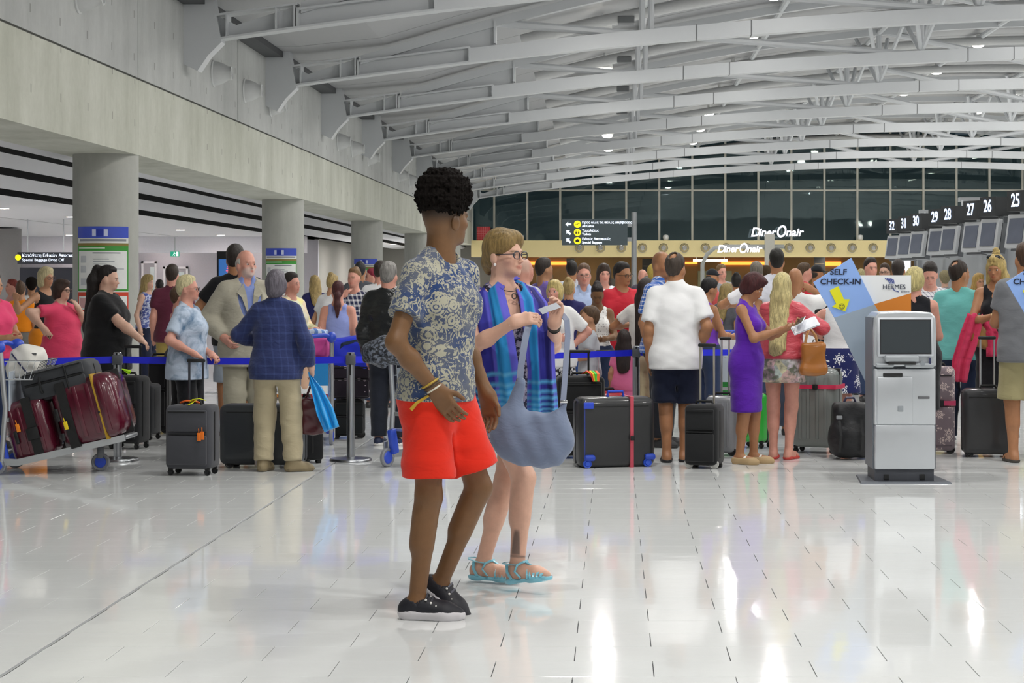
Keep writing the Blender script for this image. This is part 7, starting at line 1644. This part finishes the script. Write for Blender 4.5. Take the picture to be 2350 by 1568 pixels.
# blue plastic carrier and dark red tote in the blazer wearer's hand
a = w + Vector((.0, -.02, .0))
bag = drape('carrier_bag', [a, a + Vector((.05, -.02, -.10)), a + Vector((.115, -.04, -.26)), a + Vector((.17, -.05, -.40))], (.15, -1, .1), [.02, .085, .135, .12], plain('#1f9ae6', .22, 0, .05, 6, 0, .5), None, .020, 2.2, .05, 16)
tag(bag, 'bright blue plastic carrier bag hanging from the hand of the person in the blazer', 'bag')
p0 = w + Vector((.03, .10, -.22))
o, c = lump('tote_bag', 'dark red leather tote hanging beside the cream trousers', 'bag', [rbx((w.x + .01, w.y + .06, w.z - .31), (.085, .05, .14), .02, .02)], plain('#4a121c', .3, 0, .05, 8, 0, .4), .008, wrinkle(.003, 50))
for dy in (-.02, .03): MB().tube([(-.06, dy, .28), (-.03, dy, .36), (.0, dy - .02, .44), (.03, dy, .36), (.05, dy, .28)], .006, 6).build('handle', plain('#3a0e16', .4), o, True)
# brown tote on the arm of the coral jacket, pale bag behind it
w = wrist(co, 'R'); p = at(1866, 822, 16.0)
o, c = lump('tote_bag', 'tan leather tote bag on the arm of the person in the coral jacket', 'bag', [rbx((p.x, 16.0, p.z + .0), (.10, .07, .13), .03, .03), rbx((p.x, 16.0, p.z - .1), (.115, .075, .04), .03, .03)], plain('#a8692a', .32, 0, .08, 8, 0, .3), .008, wrinkle(.003, 30))
for dy in (.02, .12): MB().tube([(-.07, dy - .07, .24), (-.05, dy - .06, .34), (-.02, dy, .385), (.02, dy - .06, .33), (.04, dy - .07, .24)], .007, 6).build('handle', plain('#b98a58', .5), o, True)
p = wrist(ws, 'L') + Vector((0, -.02, -.30))
o, c = lump('handbag', 'pale grey leather bag behind the tan tote', 'bag', [rbx((p.x, p.y, p.z), (.11, .06, .16), .03, .03)], plain('#a8a19a', .4), .010, wrinkle(.004, 30))
MB().tube([(-.07, 0, .3), (-.03, 0, .42), (.03, 0, .42), (.07, 0, .3)], .007, 6).build('handle', plain('#8d867f', .5), o, True)
# phone and papers
w1 = wrist(pu, 'L'); w2 = wrist(pu, 'R'); mid = (w1 + w2) / 2 + Vector((.12, -.03, .02))
o = MB().rbox((0, 0, 0), (.22, .15, .006), .002).rbox((.0, 0, .007), (.20, .145, .005), .002).build('papers', plain('#e2e4ea', .5)); o.location = mid + Vector((.03, 0, 0)); o.rotation_euler = (R(28), R(-22), 0); tag(o, 'white papers held out by the person in the purple dress', 'paper')
o = MB().rbox((0, 0, 0), (.07, .14, .009), .004).build('phone', plain('#e8ebf2', .2)); o.location = mid + Vector((-.01, -.02, .035)); o.rotation_euler = (R(25), R(-25), R(-30)); tag(o, 'white phone held over the papers', 'phone')
MB().box((-.03, -.06, .0046), (.03, .06, .0056)).build('display', plain('#30363f', .1), o)
# pink jacket and tan bag on the young person's arm
e = Vector(yb.world(yb.arm['R'][1])); 
cl = drape('jacket', [e + Vector((.06, .06, .05)), e + Vector((.02, -.06, .06)), e + Vector((-.03, -.06, -.12)), e + Vector((-.10, -.05, -.34)), e + Vector((-.12, -.04, -.52))], [(0, 0, 1), (0, -.6, 1), (-.2, -1, .1), (-.2, -1, 0), (-.1, -1, 0)], [.12, .14, .17, .16, .14], mat_cloth('#c8385c', fold=.4), None, .022, 2.2, .02, 16); tag(cl, 'rose pink jacket draped over the arm of the young blonde', 'jacket')
cl2 = drape('sleeve', [e + Vector((.12, -.02, .0)), e + Vector((.16, -.08, -.10)), e + Vector((.17, -.07, -.30))], [(0, -.5, 1), (0, -1, .2), (0, -1, 0)], [.08, .10, .11], mat_cloth('#c8385c', fold=.4), cl, .012, 1.5, .02, 10)
o, c = lump('shoulder_bag', 'tan shoulder bag tucked under the arm of the young blonde', 'bag', [rbx((e.x + .04, e.y - .02, e.z - .12), (.10, .05, .09), .04, .03, (0, 0, 0))], plain('#8a6230', .4), .009, wrinkle(.004, 30)); o.rotation_euler = (0, R(28), 0)
sh_ = Vector(yb.world(yb.sh['R'])); MB().strip([sh_ - Vector(c) + Vector((.03, .04, .05)), sh_ - Vector(c) + Vector((.03, -.06, .04)), sh_ - Vector(c) + Vector((.03, -.10, -.12)), Vector((.03, -.05, .12))], .016, .004, up=(0, -1, .2)).build('strap', plain('#6a4a2a', .5), o, True)
wv = yb.arm['R']; u = nrm(wv[2] - wv[1]); x = nrm(np.cross(u, wv[4])); y = np.cross(u, x)
MB().tube([wv[2] - u * .015 + x * .029 * math.cos(a) + y * .026 * math.sin(a) for a in np.linspace(0, 2 * PI, 16, endpoint=False)], .005, 6, closed=True).lathe([(0, .006), (.017, .006), (.018, 0)], 14, M=Matrix.Translation(Vector(wv[2] - u * .015) + Vector((0, -.03, 0))) @ Matrix.Rotation(PI / 2, 4, 'X')).build('watch', plain('#e0cf9a', .3, .6), yb.root, True)
# phone at the caller's ear
